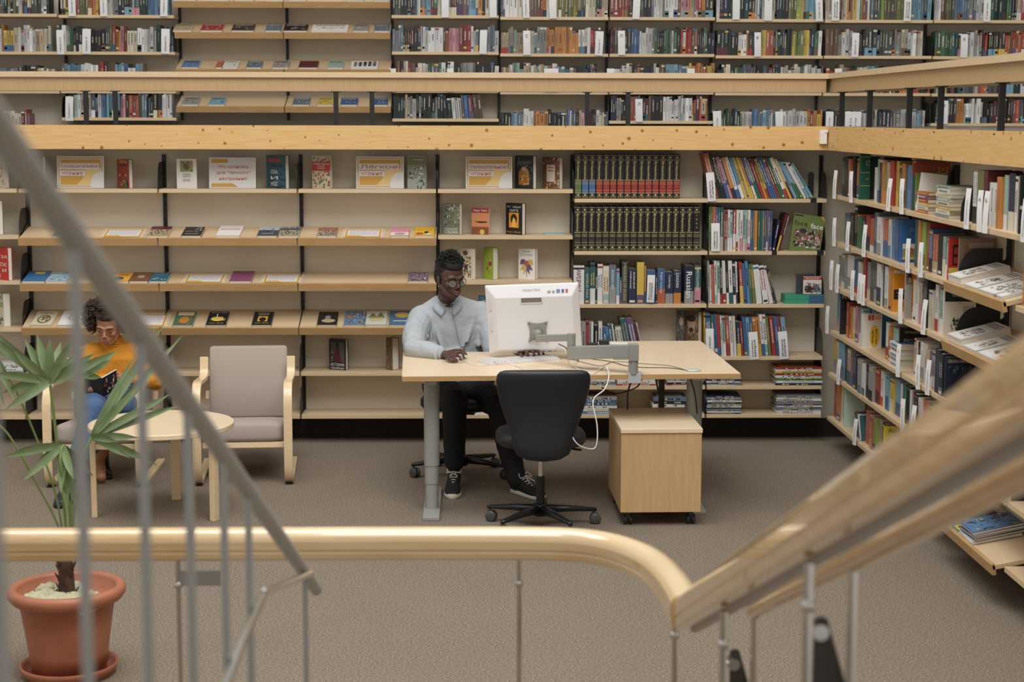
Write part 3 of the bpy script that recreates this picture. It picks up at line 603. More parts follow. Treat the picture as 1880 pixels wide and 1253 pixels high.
# cover faces seen at the ends of runs (each is the cover printing of one standing book)
def paint(m, W, H, spec, M):
    for i, op in enumerate(spec):
        e = .0005 * (i + 1); k = op[0]
        if k == 'r':
            _, u0, v0, u1, v1, c = op; m.quad((u0 * W, v0 * H, e), (u1 * W, v0 * H, e), (u1 * W, v1 * H, e), (u0 * W, v1 * H, e), c, 0, M)
        elif k == 'e':
            _, u, v, ru, rv, c = op; n = 18
            m.add([(min(1, max(0, u + ru * math.cos(2 * PI * j / n))) * W, min(1, max(0, v + rv * math.sin(2 * PI * j / n))) * H, e) for j in range(n)], [tuple(range(n))], c, 0, M)
        elif k == 'p':
            m.add([(u * W, v * H, e) for u, v in op[1]], [tuple(range(len(op[1])))], op[2], 0, M)
        elif k == 't':
            _, u, v, wd, tx, c = op[:6]; hh = op[6] * H if len(op) > 6 else None
            m.text(tx, M @ T(u * W, v * H, e), h=hh, w=wd * W, col=c, bold=len(op) > 7)
        elif k == 's':                                # a speckle of small strokes: dense picture or small print
            _, u0, v0, u1, v1, n, cols, sd = op; r = R_(sd)
            for _j in range(n):
                u, v = r.uniform(u0, u1), r.uniform(v0, v1); a, b = r.uniform(.04, .15), r.uniform(.03, .11); a, b = min(a, u1 - u0), min(b, v1 - v0); c = r.choice(cols)
                u, v = min(u, u1 - a), min(v, v1 - b)
                ee = e + .00002 * (_j % 20)
                m.add([(u * W, v * H, ee), ((u + a) * W, (v + b * r.uniform(-.2, .3)) * H, ee), ((u + a * r.uniform(.3, 1)) * W, (v + b) * H, ee)], [(0, 1, 2)], c, 0, M)
        elif k == 'l':                                # lines of small print
            _, u0, v0, u1, v1, n, c, sd = op; r = R_(sd)
            for j in range(n):
                v = v1 - (v1 - v0) * (j + .5) / n; u = u0; hh = (v1 - v0) / n * .45
                while u < u1 - .03:
                    l = r.uniform(.03, .1); l = min(l, u1 - u)
                    m.quad((u * W, v * H, e), ((u + l) * W, v * H, e), ((u + l) * W, (v + hh) * H, e), (u * W, (v + hh) * H, e), c, 0, M); u += l + .02
def cover_book(Ycover, row, ins, W, H, th, base, spec, label, name='book', z=None, pages=True):
    """a standing book on the right wall whose front cover faces the camera side (-Y)"""
    M0 = T(SX + ins, Ycover, RZ6[row] if z is None else z)
    m = MB(); m.box(0, W, 0, .0025, 0, H, base); m.box(0, W, th - .0025, th, 0, H, base); m.box(0, .002, .0025, th - .0025, 0, H, base)
    paint(m, W, H, spec, RX(PI / 2) @ T(0, 0, 0))
    o = m.build(name, PRINT); o.matrix_world = M0; tag(o, label, 'book', 'books showing a cover on the right wall')
    MB().box(.002, W - .004, .0027, th - .0027, .003, H - .003).build('page_block', PAPER, o)
    return o
def cY(px, row, X): return solveY(px, RZ6[row], SX)
cover_book(cY(1572, 0, SX + .02), 0, .02, .06, .29, .04, (28, 84, 66), [('r', 0, .28, 1, .29, (190,170,110)), ('r', 0, .55, 1, .56, (190,170,110)), ('r', 0, .87, 1, .88, (190,170,110)), ('t', .7, .42, .35, 'УС', (190,170,110)), ('t', .75, .75, .4, 'С', (190,170,110))], 'tall dark green gilt-lined volume, top shelf of the right wall')
cover_book(cY(1663, 0, SX + .03) , 0, .03, .2, .25, .012, (150, 72, 50), [('r', .0, 0, 1, .75, (34, 92, 96)), ('t', .8, .86, .3, '2+2', (210, 150, 60))], 'brick red textbook marked 2+2, cover facing out on top right wall shelf')
cover_book(cY(1664, 0, SX + .045), 0, .045, .17, .2, .012, (128, 140, 66), [('r', .25, .6, .95, .93, (142, 158, 76))], 'olive green workbook cover in front of the 2+2 textbook')
cover_book(cY(1640, 1, SX + .035), 1, .035, .13, .235, .014, (52, 104, 158), [('r', .1, .02, .95, .07, (40, 90, 150)), ('r', .1, .07, .95, .13, 'y'), ('r', .1, .13, .95, .42, (140, 138, 92)), ('r', .1, .32, .95, .44, (216, 210, 196)), ('e', .45, .27, .12, .08, 'q'), ('t', .65, .72, .5, 'Рус', (130, 160, 190))], 'blue book with landscape cover facing out on second right wall shelf')
cover_book(cY(1733, 1, SX + .02), 1, .02, .06, .205, .02, (172, 44, 38), [('r', .3, .35, .9, .85, (40, 26, 26)), ('r', .42, .4, .8, .55, 'r'), ('r', .42, .62, .8, .78, 'r'), ('r', 0, 0, 1, .3, 'y')], 'red book with black framed panels beside a black side plate')
cover_book(cY(1748, 1, SX + .03), 1, .03, .18, .215, .02, (122, 98, 78), [('r', .25, .78, .9, .9, (150, 130, 110)), ('s', .1, .1, .9, .7, 40, ['u', 's', 'h'], 5)], 'brown book behind the black side plate, second right wall shelf')
cover_book(cY(1629, 2, SX + .03), 2, .03, .125, .25, .02, (216, 142, 40), [('r', .02, .86, .85, .93, (230, 222, 205)), ('t', .5, .9, .7, 'Пушкин', 'k'), ('r', .02, .28, .75, .5, (36, 28, 26)), ('p', [(.2, .33), (.3, .36), (.4, .31), (.38, .39), (.5, .42), (.38, .43), (.34, .49), (.28, .43), (.14, .44), (.25, .39)], (226, 160, 50)), ('l', .3, .1, .9, .2, 2, (160, 90, 30), 3)], 'orange book with black star panel, third shelf of right wall')
cover_book(cY(1654, 2, SX + .02), 2, .02, .035, .27, .02, (170, 165, 155), [('r', 0, .68, 1, 1, (120, 112, 102)), ('e', .6, .8, .35, .1, 'h'), ('e', .6, .76, .3, .06, 's')], 'pale grey book with portrait cover beside the orange book')
cover_book(cY(1720, 2, SX + .03), 2, .03, .16, .24, .016, (214, 206, 190), [('r', .03, .7, 1, 1, (20, 44, 38)), ('t', .5, .9, .62, 'ARTHUR CONAN DOYLE', (180, 80, 50)), ('t', .5, .82, .5, 'The Lost World', (220, 214, 200)), ('s', .2, .1, .6, .38, 40, ['k', 'g', 'f'], 8), ('e', .5, .66, .02, .012, 'r'), ('l', .6, .45, .9, .6, 3, 'g', 3)], 'The Lost World paperback with dark green top, third right wall shelf')
cover_book(cY(1536, 3, SX + .02), 3, .02, .1, .27, .008, (44, 34, 34), [('t', .5, .88, .8, 'Key', 'W')], 'dark magazine headed Key at the left end of fourth right wall shelf')
cover_book(cY(1568, 3, SX + .04), 3, .04, .12, .22, .012, (196, 200, 190), [('l', .1, .6, .9, .95, 4, 'x', 4), ('s', .1, .1, .9, .5, 25, ['z', 'g', 'y'], 5)], 'pale patterned textbook behind the english course book')
cover_book(cY(1573, 3, SX + .07), 3, .07, .13, .265, .012, (40, 120, 168), [('t', .45, .84, .6, 'DK', 'W')], 'bright blue book lettered DK, fourth shelf of right wall')
cover_book(cY(1579, 3, SX + .012), 3, .012, .115, .205, .04, (222, 214, 202), [('r', .28, .82, .58, .98, (176, 52, 42)), ('t', .43, .9, .13, '2', 'W'), ('r', .62, .84, .95, .98, (206, 160, 120)), ('e', .62, .36, .24, .32, (226, 176, 52)), ], 'English one to one course book with yellow oval, fourth right wall shelf')
ob = bpy.data.objects[[o.name for o in bpy.data.objects if o.get('label', '').startswith('English one to one')][0]]
tm = MB(); tm.text('ENGLISH', T(.06, -.0035, .072) @ RX(PI / 2) @ RZ(PI / 2), w=.075, h=.012, col='k', bold=True); tm.text('ONE TO ONE', T(.082, -.0035, .072) @ RX(PI / 2) @ RZ(PI / 2), w=.09, h=.012, col='k', bold=True)
tm.build('cover_lettering', PRINT, ob)
cover_book(cY(1634, 3, SX + .05), 3, .05, .15, .215, .02, (26, 26, 28), [('t', .5, .88, .62, 'М.Некрасов', (200, 190, 130)), ('t', .5, .66, .7, 'РУССКИЕ', (190, 190, 120), .1), ('t', .5, .5, .7, 'ПОЭТЫ', (190, 190, 120), .1)], 'black book with pale green cyrillic lettering, fourth right wall shelf')
cover_book(cY(1694, 3, SX + .08), 3, .08, .15, .25, .012, (110, 124, 122), [('t', .5, .8, .8, 'STEPHEN', (60, 66, 70), .1)], 'grey green thriller with dark lettering, fourth right wall shelf')
cover_book(cY(1729, 3, SX + .015), 3, .015, .13, .2, .03, (36, 44, 60), [('s', .05, .05, .95, .8, 50, ['b', 'x', 'k', 't'], 9), ('t', .5, .9, .85, 'DEBORAH HARKNESS', (214, 206, 190), .08)], 'dark blue Deborah Harkness novel, fourth shelf of right wall')
cover_book(cY(1722, 3, SX + .05), 3, .03, .14, .225, .02, (50, 44, 40), [('t', .5, .93, .85, 'DEBORAH HARKNESS', (214, 206, 190), .08)], 'brown black novel lettered Deborah Harkness behind the blue one')
cover_book(cY(1651, 4, SX + .03), 4, .03, .12, .215, .01, (86, 130, 60), [], 'green book among orange and blue spines, fifth right wall shelf')
cover_book(cY(1543, 5, SX + .02), 5, .02, .13, .24, .014, (176, 196, 178), [('t', .35, .82, .5, 'Tomorrow', 'W'), ('p', [(.3, .2), (.6, .5), (.9, .3), (.9, 0), (.3, 0)], (160, 184, 166))], 'pale mint green folder cover facing out, lowest right wall shelf')
cover_book(cY(1612, 5, SX + .03), 5, .03, .14, .19, .016, (214, 196, 60), [('t', .4, .85, .4, 'Pacc', 'k'), ('t', .3, .55, .3, 'Ру', 'k', .14)], 'yellow book cover facing out on the lowest right wall shelf')
cover_book(cY(1862, 0, SX + .02), 0, .02, .16, .25, .02, (24, 34, 34), [('r', 0, .42, 1, .48, (190, 196, 186)), ('s', .1, .02, .9, .4, 60, ['u', 'h', 's', 'g'], 4), ('t', .6, .8, .5, 'The', 'w')], 'dark book with painted scene cover at the right picture edge')
# slim leaning stack of green and white booklets with cards
for i in range(4):
    m = MB(); w_, c = .008, ['t', 'w', 'e', 'm'][i]; book_mb(m, Matrix.Identity(4), .012, .16, .15, c, None, i)
    o = m.build('booklet', PRINT); o.matrix_world = RM(cY(1573 - i * 3, 5, SX), .03, RZ6[5]) @ RY(math.radians(-28)); tag(o, f'thin {NAMES[c]} booklet leaning left on the lowest right wall shelf', 'book', 'leaning booklets')
# white cards on the right wall
RC = [(0, 1530, .2, ''), (0, 1561, .21, ''), (0, 1629, .2, ''), (0, 1654, .21, 'x'), (1, 1530, .2, ''), (1, 1554, .2, ''), (1, 1584, .21, ''), (1, 1665, .2, ''), (1, 1689, .2, ''), (2, 1524, .21, ''), (2, 1535, .2, ''), (2, 1563, .2, ''),
      (2, 1576, .2, ''), (2, 1583, .2, ''), (2, 1652, .21, '1'), (2, 1693, .2, ''), (3, 1517, .2, ''), (3, 1647, .2, '1'), (3, 1684, .2, ''), (3, 1701, .2, ''), (4, 1537, .18, ''), (4, 1656, .2, ''), (4, 1673, .2, ''), (5, 1567, .18, ''), (0, 1773, .21, ''), (0, 1797, .21, 'А'), (0, 1807, .21, 'Б'), (0, 1878, .2, ''), (3, 1868, .2, '')]
for i, (row, px, h, tx) in enumerate(RC):
    Yc = solveY(px + 3, RZ6[row], SX - .012); k = sorted([q[1] for q in RC if q[0] == row]).index(px) + 1
    M = T(SX - .014, Yc, RZ6[row] - .022) @ RZ(-PI / 2 + .55)
    divider(M, .03, h * .9, f'white divider card, {nth(k)} from left along the {ROWN[row]} shelf of the right wall', 'divider cards on the right wall', tx if len(tx) == 1 and tx != 'x' else 'Литература', R_(i).uniform(-.03, .08), len(tx) == 1 and tx != 'x')
# lying stacks
def lying_stack(M, sizes, cols, label, group, name='book', jit=.01, sd=1, cat='book', spine='x'):
    """books lying flat, piled up from M's origin (x along, y depth); returns height"""
    z = 0; r = R_(sd)
    for i, ((l, d, t), c) in enumerate(zip(sizes, cols)):
        m = MB(); k = .0015 if t > .006 else t * .2; c, _, c2 = c.partition('/')
        m.box(-l / 2, l / 2, 0, d, 0, k, c); m.box(-l / 2, l / 2, 0, d, t - k, t, c); m.box(-l / 2, l / 2, 0, k, k, t - k, c)
        m.box(-l / 2 + .002, l / 2 - .002, k, d - .002, k, t - k, 'i')
        if t > .008:
            x = -l * .35
            while x < l * .3:
                q = r.uniform(.006, .015); m.quad((x, -.0005, t * .3), (x + q, -.0005, t * .3), (x + q, -.0005, t * .7), (x, -.0005, t * .7), c2 or r.choice('wkyn')); x += q + .004
        m.quad((-l * .4, d * .15, t + .0004), (l * .4, d * .15, t + .0004), (l * .4, d * .85, t + .0004), (-l * .4, d * .85, t + .0004), c2 or r.choice('wysb'))
        o = m.build(name, PRINT); o.matrix_world = M @ T(r.uniform(-jit, jit), r.uniform(0, jit), z) @ RZ(r.uniform(-.03, .03)); z += t + .0006
        p = 'topmost' if i == len(sizes) - 1 else 'lowest' if i == 0 else f'{nth(i + 1)} from the bottom'
        tag(o, f'{NAMES[c]} {name.replace("_", " ")} lying {p} in {label}', cat, group)
    return z
Y1 = (solveY(1662, RZ6[0]) + solveY(1698, RZ6[0])) / 2
lying_stack(RM(Y1 - .06, .01, RZ6[0]), [(.24, .16, .02), (.23, .16, .016), (.24, .16, .018), (.23, .15, .02), (.22, .15, .016), (.23, .15, .018)], ['q/y', 'w/g', 'y/w', 'r/y', 'v/w', 'q/y'], 'low pile, top right shelf', 'low pile of red and yellow books', sd=3)
Y1 = (solveY(1700, RZ6[0]) + solveY(1738, RZ6[0])) / 2
lying_stack(RM(Y1 - .06, .01, RZ6[0]), [(.25, .17, .018), (.24, .16, .022), (.25, .17, .018), (.23, .16, .02), (.24, .17, .02), (.25, .16, .018), (.23, .16, .022), (.24, .16, .014)], ['g/c', 'w/y', 'y/w', 'i/u', 'z/w', 'i/y', 'w/o', 'z/u'], 'tall pale pile, top right shelf', 'tall pile of pale books', sd=4)
m = MB(); m.box(-.07, .07, 0, .002, 0, .2, 'W'); o = m.build('display_card', PRINT); o.matrix_world = T(SX + .075, solveY(1668, RZ6[0]) - .12, RZ6[0] + .001) @ RY(.12)
tag(o, 'blank white display card standing behind the low pile of red books', 'card')
Y1 = solveY(1634, RZ6[3])
lying_stack(RM(Y1, .015, RZ6[3]), [(.2, .13, .026)] * 5, ['w/j', 'w/g', 'w/j', 'w/r', 'w/b'], 'white pile beside the yellow oval book', 'lying white paperbacks', sd=14)
# magazines lying on the sloped shelves of the right wall
def slope_M(rowtuple, Yc):  return RM(Yc, -.05, rowtuple[0]) @ RX(rowtuple[2])
def flat_mag(M, W, D, t, base, spec, label, cat='magazine', group=None, name='magazine', fold=False):
    m = MB(); m.box(0, W, 0, D, 0, t * .15, base); m.box(0, W, 0, D, t * .85, t, base); m.box(0, .0015, 0, D, t * .15, t * .85, base)
    paint(m, W, D, spec, T(0, 0, t))
    o = m.build(name, PRINT); o.matrix_world = M; tag(o, label, cat, group)
    MB().box(.0016, W - .002, .002, D - .002, t * .15, t * .85).build('page_block', PAPER, o); return o
art = lambda sd, cols='wgubkp': [('r', .03, .03, .97, .97, (222, 220, 214)), ('s', .2, .15, .85, .6, 45, list(cols), sd), ('l', .1, .72, .9, .92, 3, 'x', sd)]
for ri, lst in ((1, [(.03, .2, .26, 'usga'), (.27, .2, .24, 'gsuk'), (.5, .26, .27, 'xusg'), (.72, .12, .22, 'cgq')]), (2, [(.05, .22, .25, 'gpvk'), (.3, .19, .22, 'ugs'), (.52, .3, .26, 'qxup')])):
    for j, (s0, W, D, cc) in enumerate(lst):
        M = slope_M(RR[3][ri], 7.95 - s0) @ T(0, .018, .0015)
        th = .035 if j == 0 else .012
        flat_mag(M, W, min(D, .24), th, 'w', art(ri * 10 + j, cc), f'white illustrated {"book" if th > .02 else "magazine"}, {nth(j + 1)} from left on the {"upper" if ri == 1 else "lower"} sloped right wall shelf', group='magazines on the sloped right wall shelves')
# lowest sloped shelf with comics
rt = RR[3][5]; Yb = solveY(1757, rt[0], SX - .05)
M0 = RM(7.93, -.05, rt[0]) @ RX(rt[2]) @ T(0, .018, .0015)
flat_mag(M0 @ T(.01, 0, 0), .3, .24, .006, (60, 140, 150), [('r', .02, .02, .98, .98, (70, 150, 150)), ('s', .3, .1, .95, .95, 140, ['p', 'q', 'e', 'i', 's'], 3), ('e', .45, .55, .2, .13, (226, 190, 60)), ('l', .34, .5, .56, .62, 3, 'k', 4), ('r', .72, .02, .98, .22, (226, 200, 60)), ('s', .75, .05, .95, .2, 8, ['k'], 4)], 'bright picture map comic with yellow bubble on the lowest sloped shelf', 'magazine')
flat_mag(M0 @ T(.05, .1, .0075) @ RZ(.0), .26, .13, .004, (40, 110, 90), [('s', .02, .05, .98, .95, 60, ['e', 't', 'u', 'q'], 6), ('r', .1, .7, .5, .95, 'm')], 'green and red comic lying behind the picture map comic', 'magazine')
for i in range(5):
    c = ['w', 'k/w', 'b', 'x', 'b'][i][0]
    flat_mag(M0 @ T(.33 + .006 * i, .0 + .012 * (i % 2), .0015 + .0125 * i) @ RZ(.04 * (i % 3 - 1)), .22, .235, .012, c, [('r', .02, .02, .98, .98, 'j' if i > 2 else 'w'), ('s', .05, .05, .95, .95, 60, ['b', 'k', 'x', 'y', 'n'], 20 + i)], f'glossy blue magazine, {nth(i + 1)} from the bottom of the pile on lowest sloped shelf', 'magazine', 'pile of blue magazines')
# ------------------------------------------------------------------ stacks on the lower back wall
def back_stack(px0, px1, py_base, py_top, n, z, cols, label, group, name='magazine', Y=SF + .01, d=.2, sd=1, cat='magazine'):
    a, b = atY(px0, py_base, Y), atY(px1, py_base, Y); h = (py_base - py_top) * Y / F_PX
    r = R_(sd); ts = [r.uniform(.7, 1.3) for _ in range(n)]; s = sum(ts); sz = [(b.x - a.x, d, t / s * h - .0006) for t in ts]
    lying_stack(T((a.x + b.x) / 2, Y, z), sz, [cols[i % len(cols)] for i in range(n)], label, group, name, .004, sd, cat)
back_stack(1424, 1509, 709, 675, 9, right6[4][0], ['n', 'w/g', 'e', 'l', 'w', 'r', 'y/k', 'w', 'r'], 'the bright pile on fifth corner shelf', 'bright notebooks', 'notebook', sd=2, cat='notebook')
back_stack(1297, 1360, 709, 694, 5, right6[4][0], ['g/w', 'x', 'w', 'k', 'g'], 'the short pile on fifth corner shelf', 'short pile of magazines', sd=3)
back_stack(1297, 1360, 763, 729, 12, right6[5][0], ['k/g', 'w', 'x', 'g', 'n', 'i', 'g'], 'the left pile on lowest corner shelf', 'left pile of magazines', sd=4)
back_stack(1426, 1508, 763, 727, 12, right6[5][0], ['w/k', 'w', 'g', 'x', 'w', 'v', 'g', 'x'], 'the right pile on lowest corner shelf', 'right pile of magazines', sd=5)
back_stack(1070, 1130, 709, 699, 3, right6[4][0], ['g', 'x', 'w'], 'the grey pile under the desk top', 'grey pile behind the desk', 'folder', sd=6, cat='folder')
back_stack(1133, 1204, 709, 699, 3, right6[4][0], ['r/w', 'w/r', 'w'], 'the red and white pile under the desk', 'red and white pile', 'book', sd=7, cat='book')
back_stack(1224, 1290, 709, 697, 4, right6[4][0], ['r/w', 'n', 'w', 'g'], 'the dark pile under the desk right', 'dark pile with red book', 'book', sd=8, cat='book')
back_stack(1070, 1132, 763, 730, 6, right6[5][0], ['j/w', 'w/y', 'w', 'x', 'b', 'g'], 'the pile behind the office chair', 'pile behind the office chair', 'book', sd=9, cat='book')
back_stack(1199, 1258, 763, 731, 5, right6[5][0], ['w', 'n/w', 'w', 'k', 'x'], 'the pile behind the pedestal', 'pile behind the pedestal', 'book', sd=10, cat='book')
back_stack(0 - 30, 43, 683, 667, 4, flat6[4][0], ['z', 'w/v', 'w', 'w'], 'the pile at the left picture edge', 'pile at the left edge', 'book', sd=11, cat='book')
back_stack(866, 912, 762, 757, 1, flat6[5][0], ['w/w'], 'the bottom shelf under the rear chair', 'paper', 'paper_pad', sd=12, cat='paper')
# dvd box, green cases
a = atY(1441, 559, SF); k = SF / F_PX
m = MB(); m.box(0, 73 * k, 0, .15, 0, .028, (60, 150, 116)); m.quad((45 * k, -.0006, .002), (73 * k, -.0006, .002), (73 * k, -.0006, .026), (45 * k, -.0006, .026), 'b')
for j in range(2):
    o = m.build('course_box', PRINT); o.location = (a.x + .002 * j, SF + .01, right6[2][0] + .0005 + j * .0295)
    tag(o, f'green and blue course box lying {"under" if j == 0 else "on"} another one, third corner shelf', 'box', 'green course boxes')
m = MB(); m.box(0, .125, 0, .022, 0, .12, (40, 44, 50)); paint(m, .125, .12, [('r', .02, .02, .98, .98, (214, 206, 200)), ('r', .02, .8, .98, .95, (176, 60, 50)), ('t', .5, .87, .7, 'Французский', 'W'), ('e', .3, .3, .2, .2, 'h'), ('e', .68, .35, .2, .22, 'x'), ('s', .05, .05, .95, .65, 50, ['r', 'k', 'u', 'c', 'w'], 4)], RX(PI / 2))
o = m.build('disc_case', PRINT); o.location = (atY(1475, 540, SF).x, SF + .03, right6[2][0] + .0605); tag(o, 'boxed disc set with red banner standing on green course boxes', 'disc case')
MB().box(0, .12, 0, .02, 0, .13).build('disc_case', mat('smoky_plastic', (70,72,74), .25), loc=None)
o = bpy.data.objects['disc_case.001']; o.matrix_world = T(atY(1466, 540, SF).x, SF + .075, right6[2][0] + .0605) @ RZ(.1); tag(o, 'dark disc case standing behind the one with a red banner', 'disc case')
# face to face textbook leaning
m = MB(); W, H = 58 * k, 72 * k
m.box(0, W, 0, .003, 0, H, (98, 112, 52)); m.box(0, W, .012, .015, 0, H, (98, 112, 52)); m.box(0, .002, .003, .012, 0, H, (98, 112, 52))
paint(m, W, H, [('r', .02, .93, .3, .97, 'k'), ('t', .26, .76, .44, 'face', (40, 44, 26), .13, 1), ('t', .52, .76, .07, '2', (190, 130, 40)), ('t', .78, .73, .4, 'face', 'W', .13, 1), ('s', .04, .15, .95, .62, 150, ['k', 'w', 'u', 'r', 'p', 'g', 'h'], 9), ('e', .36, .52, .11, .1, 'u'), ('e', .36, .57, .12, .06, 'k'), ('p', [(.86, 1), (.94, 1), (1, .93), (1, .87)], (196, 150, 50))], RX(PI / 2))
o = m.build('textbook', PRINT); o.matrix_world = T(atY(1449, 461, SF).x, SF + .015, right6[1][0] + .001) @ RY(math.radians(9)) @ RX(math.radians(-9)); tag(o, 'green face 2 face textbook tilted against a black bookend', 'book')
MB().box(.002, W - .002, .003, .012, .002, H - .002).build('page_block', PAPER, o)
# ------------------------------------------------------------------ display books on the left bays
def stand_book(x0, x1, x2, yt, yb, z, base, spec, label, Y=SF + .1, th=.035, ang=None, name='display_book'):
    k = Y / F_PX; a = atY(x0, yb, Y); Wc = (x1 - x0) * k; S = (x2 - x1) * k; H = (yb - yt) * k * .99
    ang = math.asin(min(.7, S / th)) if x2 > x1 else 0.0; W = Wc / math.cos(ang)
    o = MB(); o.box(0, W, 0, .0022, 0, H, base); o.box(0, W, th - .0022, th, 0, H, base); o.box(0, .002, .0022, th - .0022, 0, H, base)
    paint(o, W, H, spec, RX(PI / 2)); o = o.build(name, PRINT); o.matrix_world = T(a.x, Y, z + .0005) @ RZ(-ang)
    if ang: o.matrix_world = T(0, math.sin(ang) * W * .5, 0) @ o.matrix_world
    tag(o, label, 'book', 'books displayed face out'); MB().box(.002, W - .004, .0024, th - .0024, .002, H - .003).build('page_block', PAPER, o)
    return o
def sign(x0, x1, yt, yb, z, lines, label, Y=SF + .12, style=0):
    k = Y / F_PX; a = atY(x0, yb, Y); W = (x1 - x0) * k; H = (yb - yt) * k; G = (206, 158, 66)
    m = MB(); m.box(0, W, 0, .002, 0, H, 'W')
    sp = [('r', .03, .04, .97, .96, G), ('r', .05, .07, .95, .93, 'W'), ('r', .07, .1, .93, .9, G), ('p', [(.42, .1), (.55, .3), (.6, .62), (.93, .62), (.93, .1)], (228, 196, 130)), ('e', .93, .1, .22, .42, 'W'), ('r', .97, 0, 1, 1, 'W')]
    if style: sp = [('r', .05, .82, .4, .95, G), ('p', [(.05, .04), (.62, .04), (.5, .16), (.05, .16)], G)]
    O_ = (206, 110, 60)
    if style:
        for j, ln in enumerate(lines): sp.append(('t', .52, .70 - .2 * j, min(.9, len(ln) * .055), ln, O_, .12, 1))
    else:
        sp += [('r', .06, .58, .9, .78, 'W'), ('t', .48, .68, .78, lines[0], O_, .13, 1), ('r', .06, .38, .6, .55, 'W'), ('t', .33, .46, .44, lines[1], O_, .1, 1)]
    paint(m, W, H, sp, RX(PI / 2))
    m.add([(0, .0025, 0), (W, .0025, 0), (W, .07, 0), (0, .07, 0), (0, .004, H * .8), (W, .004, H * .8)], [(0, 1, 2, 3)], 'W')
    m.box(W * .3, W * .7, .002, .06, 0, .002, 'W')
    o = m.build('shelf_sign', PRINT); o.matrix_world = T(a.x, Y, z + .001) @ RX(math.radians(-6)); tag(o, label, 'sign', 'orange lettered shelf signs')
z0, z1, z2, z3, z4, z5 = [r_[0] for r_ in flat6]
stand_book(54, 81, 85, 289, 348, z0, (112, 108, 98), [('s', .1, .4, .9, .95, 40, ['k', 'f', 'u'], 2), ('l', .15, .68, .8, .76, 1, 'q', 3), ('s', .1, .02, .9, .3, 20, ['x', 'g'], 5)], 'grey portrait book on the top shelf, left of the first sign')
sign(105, 190, 289, 347, z0, ['Созерцательное', 'чтение'], 'leftmost orange lettered shelf sign reading Созерцательное чтение')
stand_book(214, 239, 245, 295, 348, z0, (140, 52, 30), [('t', .5, .93, .7, 'Леон', 'y'), ('t', .5, .8, .6, 'Азар', 'k', .12), ('s', .08, .02, .92, .3, 25, ['s', 'i', 'y', 'k'], 3), ('e', .25, .45, .06, .05, 's'), ('e', .75, .45, .06, .05, 's'), ('p', [(.12, .02), (.38, .02), (.27, .42)], 'u'), ('p', [(.6, .02), (.9, .02), (.75, .42)], 'e')], 'dark red book with two figures on the cover, top shelf')
stand_book(325, 361, 361, 293, 347, z0, (228, 224, 216), [('r', .18, .56, .82, .94, (140, 150, 90)), ('e', .5, .76, .16, .14, 'u'), ('s', .2, .58, .8, .92, 20, ['e', 'l', 'h', 'p'], 2), ('l', .3, .36, .7, .5, 3, 'g', 3), ('l', .3, .22, .7, .32, 2, 'g', 8)], 'white book with small woman photograph on the top shelf', th=.02)
sign(384, 469, 292, 348, z0, ['Что почитать', 'для "теплого"', 'настроения?'], 'white shelf sign with three orange lines asking what to read', style=1)
stand_book(488, 526, 532, 286, 347, z0, (44, 84, 94), [('r', .1, .8, .72, .9, (168, 56, 60)), ('s', .0, .0, 1, .75, 50, ['k', 't', 'd', 'n'], 3), ('t', .42, .5, .36, 'ОЛА', 'W', .13, 1), ('t', .42, .32, .36, 'И', 'W', .1, 1), ('t', .42, .14, .36, 'НОС', 'W', .13, 1)], 'dark teal book with white stacked lettering, top shelf')
stand_book(573, 607, 610, 288, 348, z0, (196, 180, 150), [('s', .02, .02, .98, .98, 130, ['r', 'e', 'q', 'i', 'o'], 6), ('r', 0, .54, 1, .82, (180, 52, 42)), ('t', .5, .76, .85, 'Мейв Бинчи', 'W', .06, 1), ('l', .3, .58, .7, .7, 2, 'i', 3)], 'floral book with red band on the top shelf')
sign(654, 741, 290, 348, z0, ['Лёгкое', 'чтение'], 'orange lettered shelf sign reading Лёгкое чтение')
stand_book(748, 781, 784, 287, 348, z0, (132, 136, 120), [('r', 0, .7, 1, .95, (110, 116, 70)), ('s', .05, .3, .95, .7, 50, ['w', 'k', 'x', 'g'], 3), ('r', 0, 0, 1, .3, (160, 166, 158)), ('s', .3, .0, .95, .3, 14, ['e', 'd', 'k'], 5), ('l', .3, .84, .9, .88, 1, 'w', 4)], 'grey green book with birds on water, top shelf')
sign(855, 940, 290, 348, z0, ['Увлекательное', 'чтение'], 'rightmost orange lettered shelf sign reading Увлекательное чтение')
stand_book(946, 978, 985, 287, 348, z0, (30, 34, 38), [('t', .5, .78, .72, 'ДОЗОРЫ', 'g', .11), ('s', .05, .05, .95, .95, 50, ['n', 'f', 'k', 'x'], 5), ('p', [(.2, .12), (.8, .12), (.78, .5), (.6, .68), (.42, .68), (.22, .5)], (150, 96, 40)), ('s', .22, .1, .78, .6, 40, ['a', 'u', 's', 'y'], 3), ('e', .5, .6, .12, .06, 's')], 'black book with golden owl and title Дозоры, top shelf')
stand_book(997, 1026, 1036, 290, 348, z0, (118, 82, 58), [('s', .0, .0, 1, 1, 90, ['s', 'h', 'u', 'q', 'i'], 3), ('r', .24, .22, .74, .76, (214, 200, 186)), ('l', .32, .5, .66, .7, 2, 'q', 5)], 'brown book with pale centre label on the top shelf')
stand_book(812, 844, 849, 377, 434, z1, (120, 122, 98), [('s', .0, .25, 1, 1, 90, ['w', 'f', 'g', 'e', 'u'], 8), ('t', .5, .18, .7, 'БОЛЬШАЯ', 'W', .06, 1), ('t', .5, .08, .8, 'СОБАКА', 'W', .1, 1)], 'grey green book lettered СОБАКА on the second shelf')
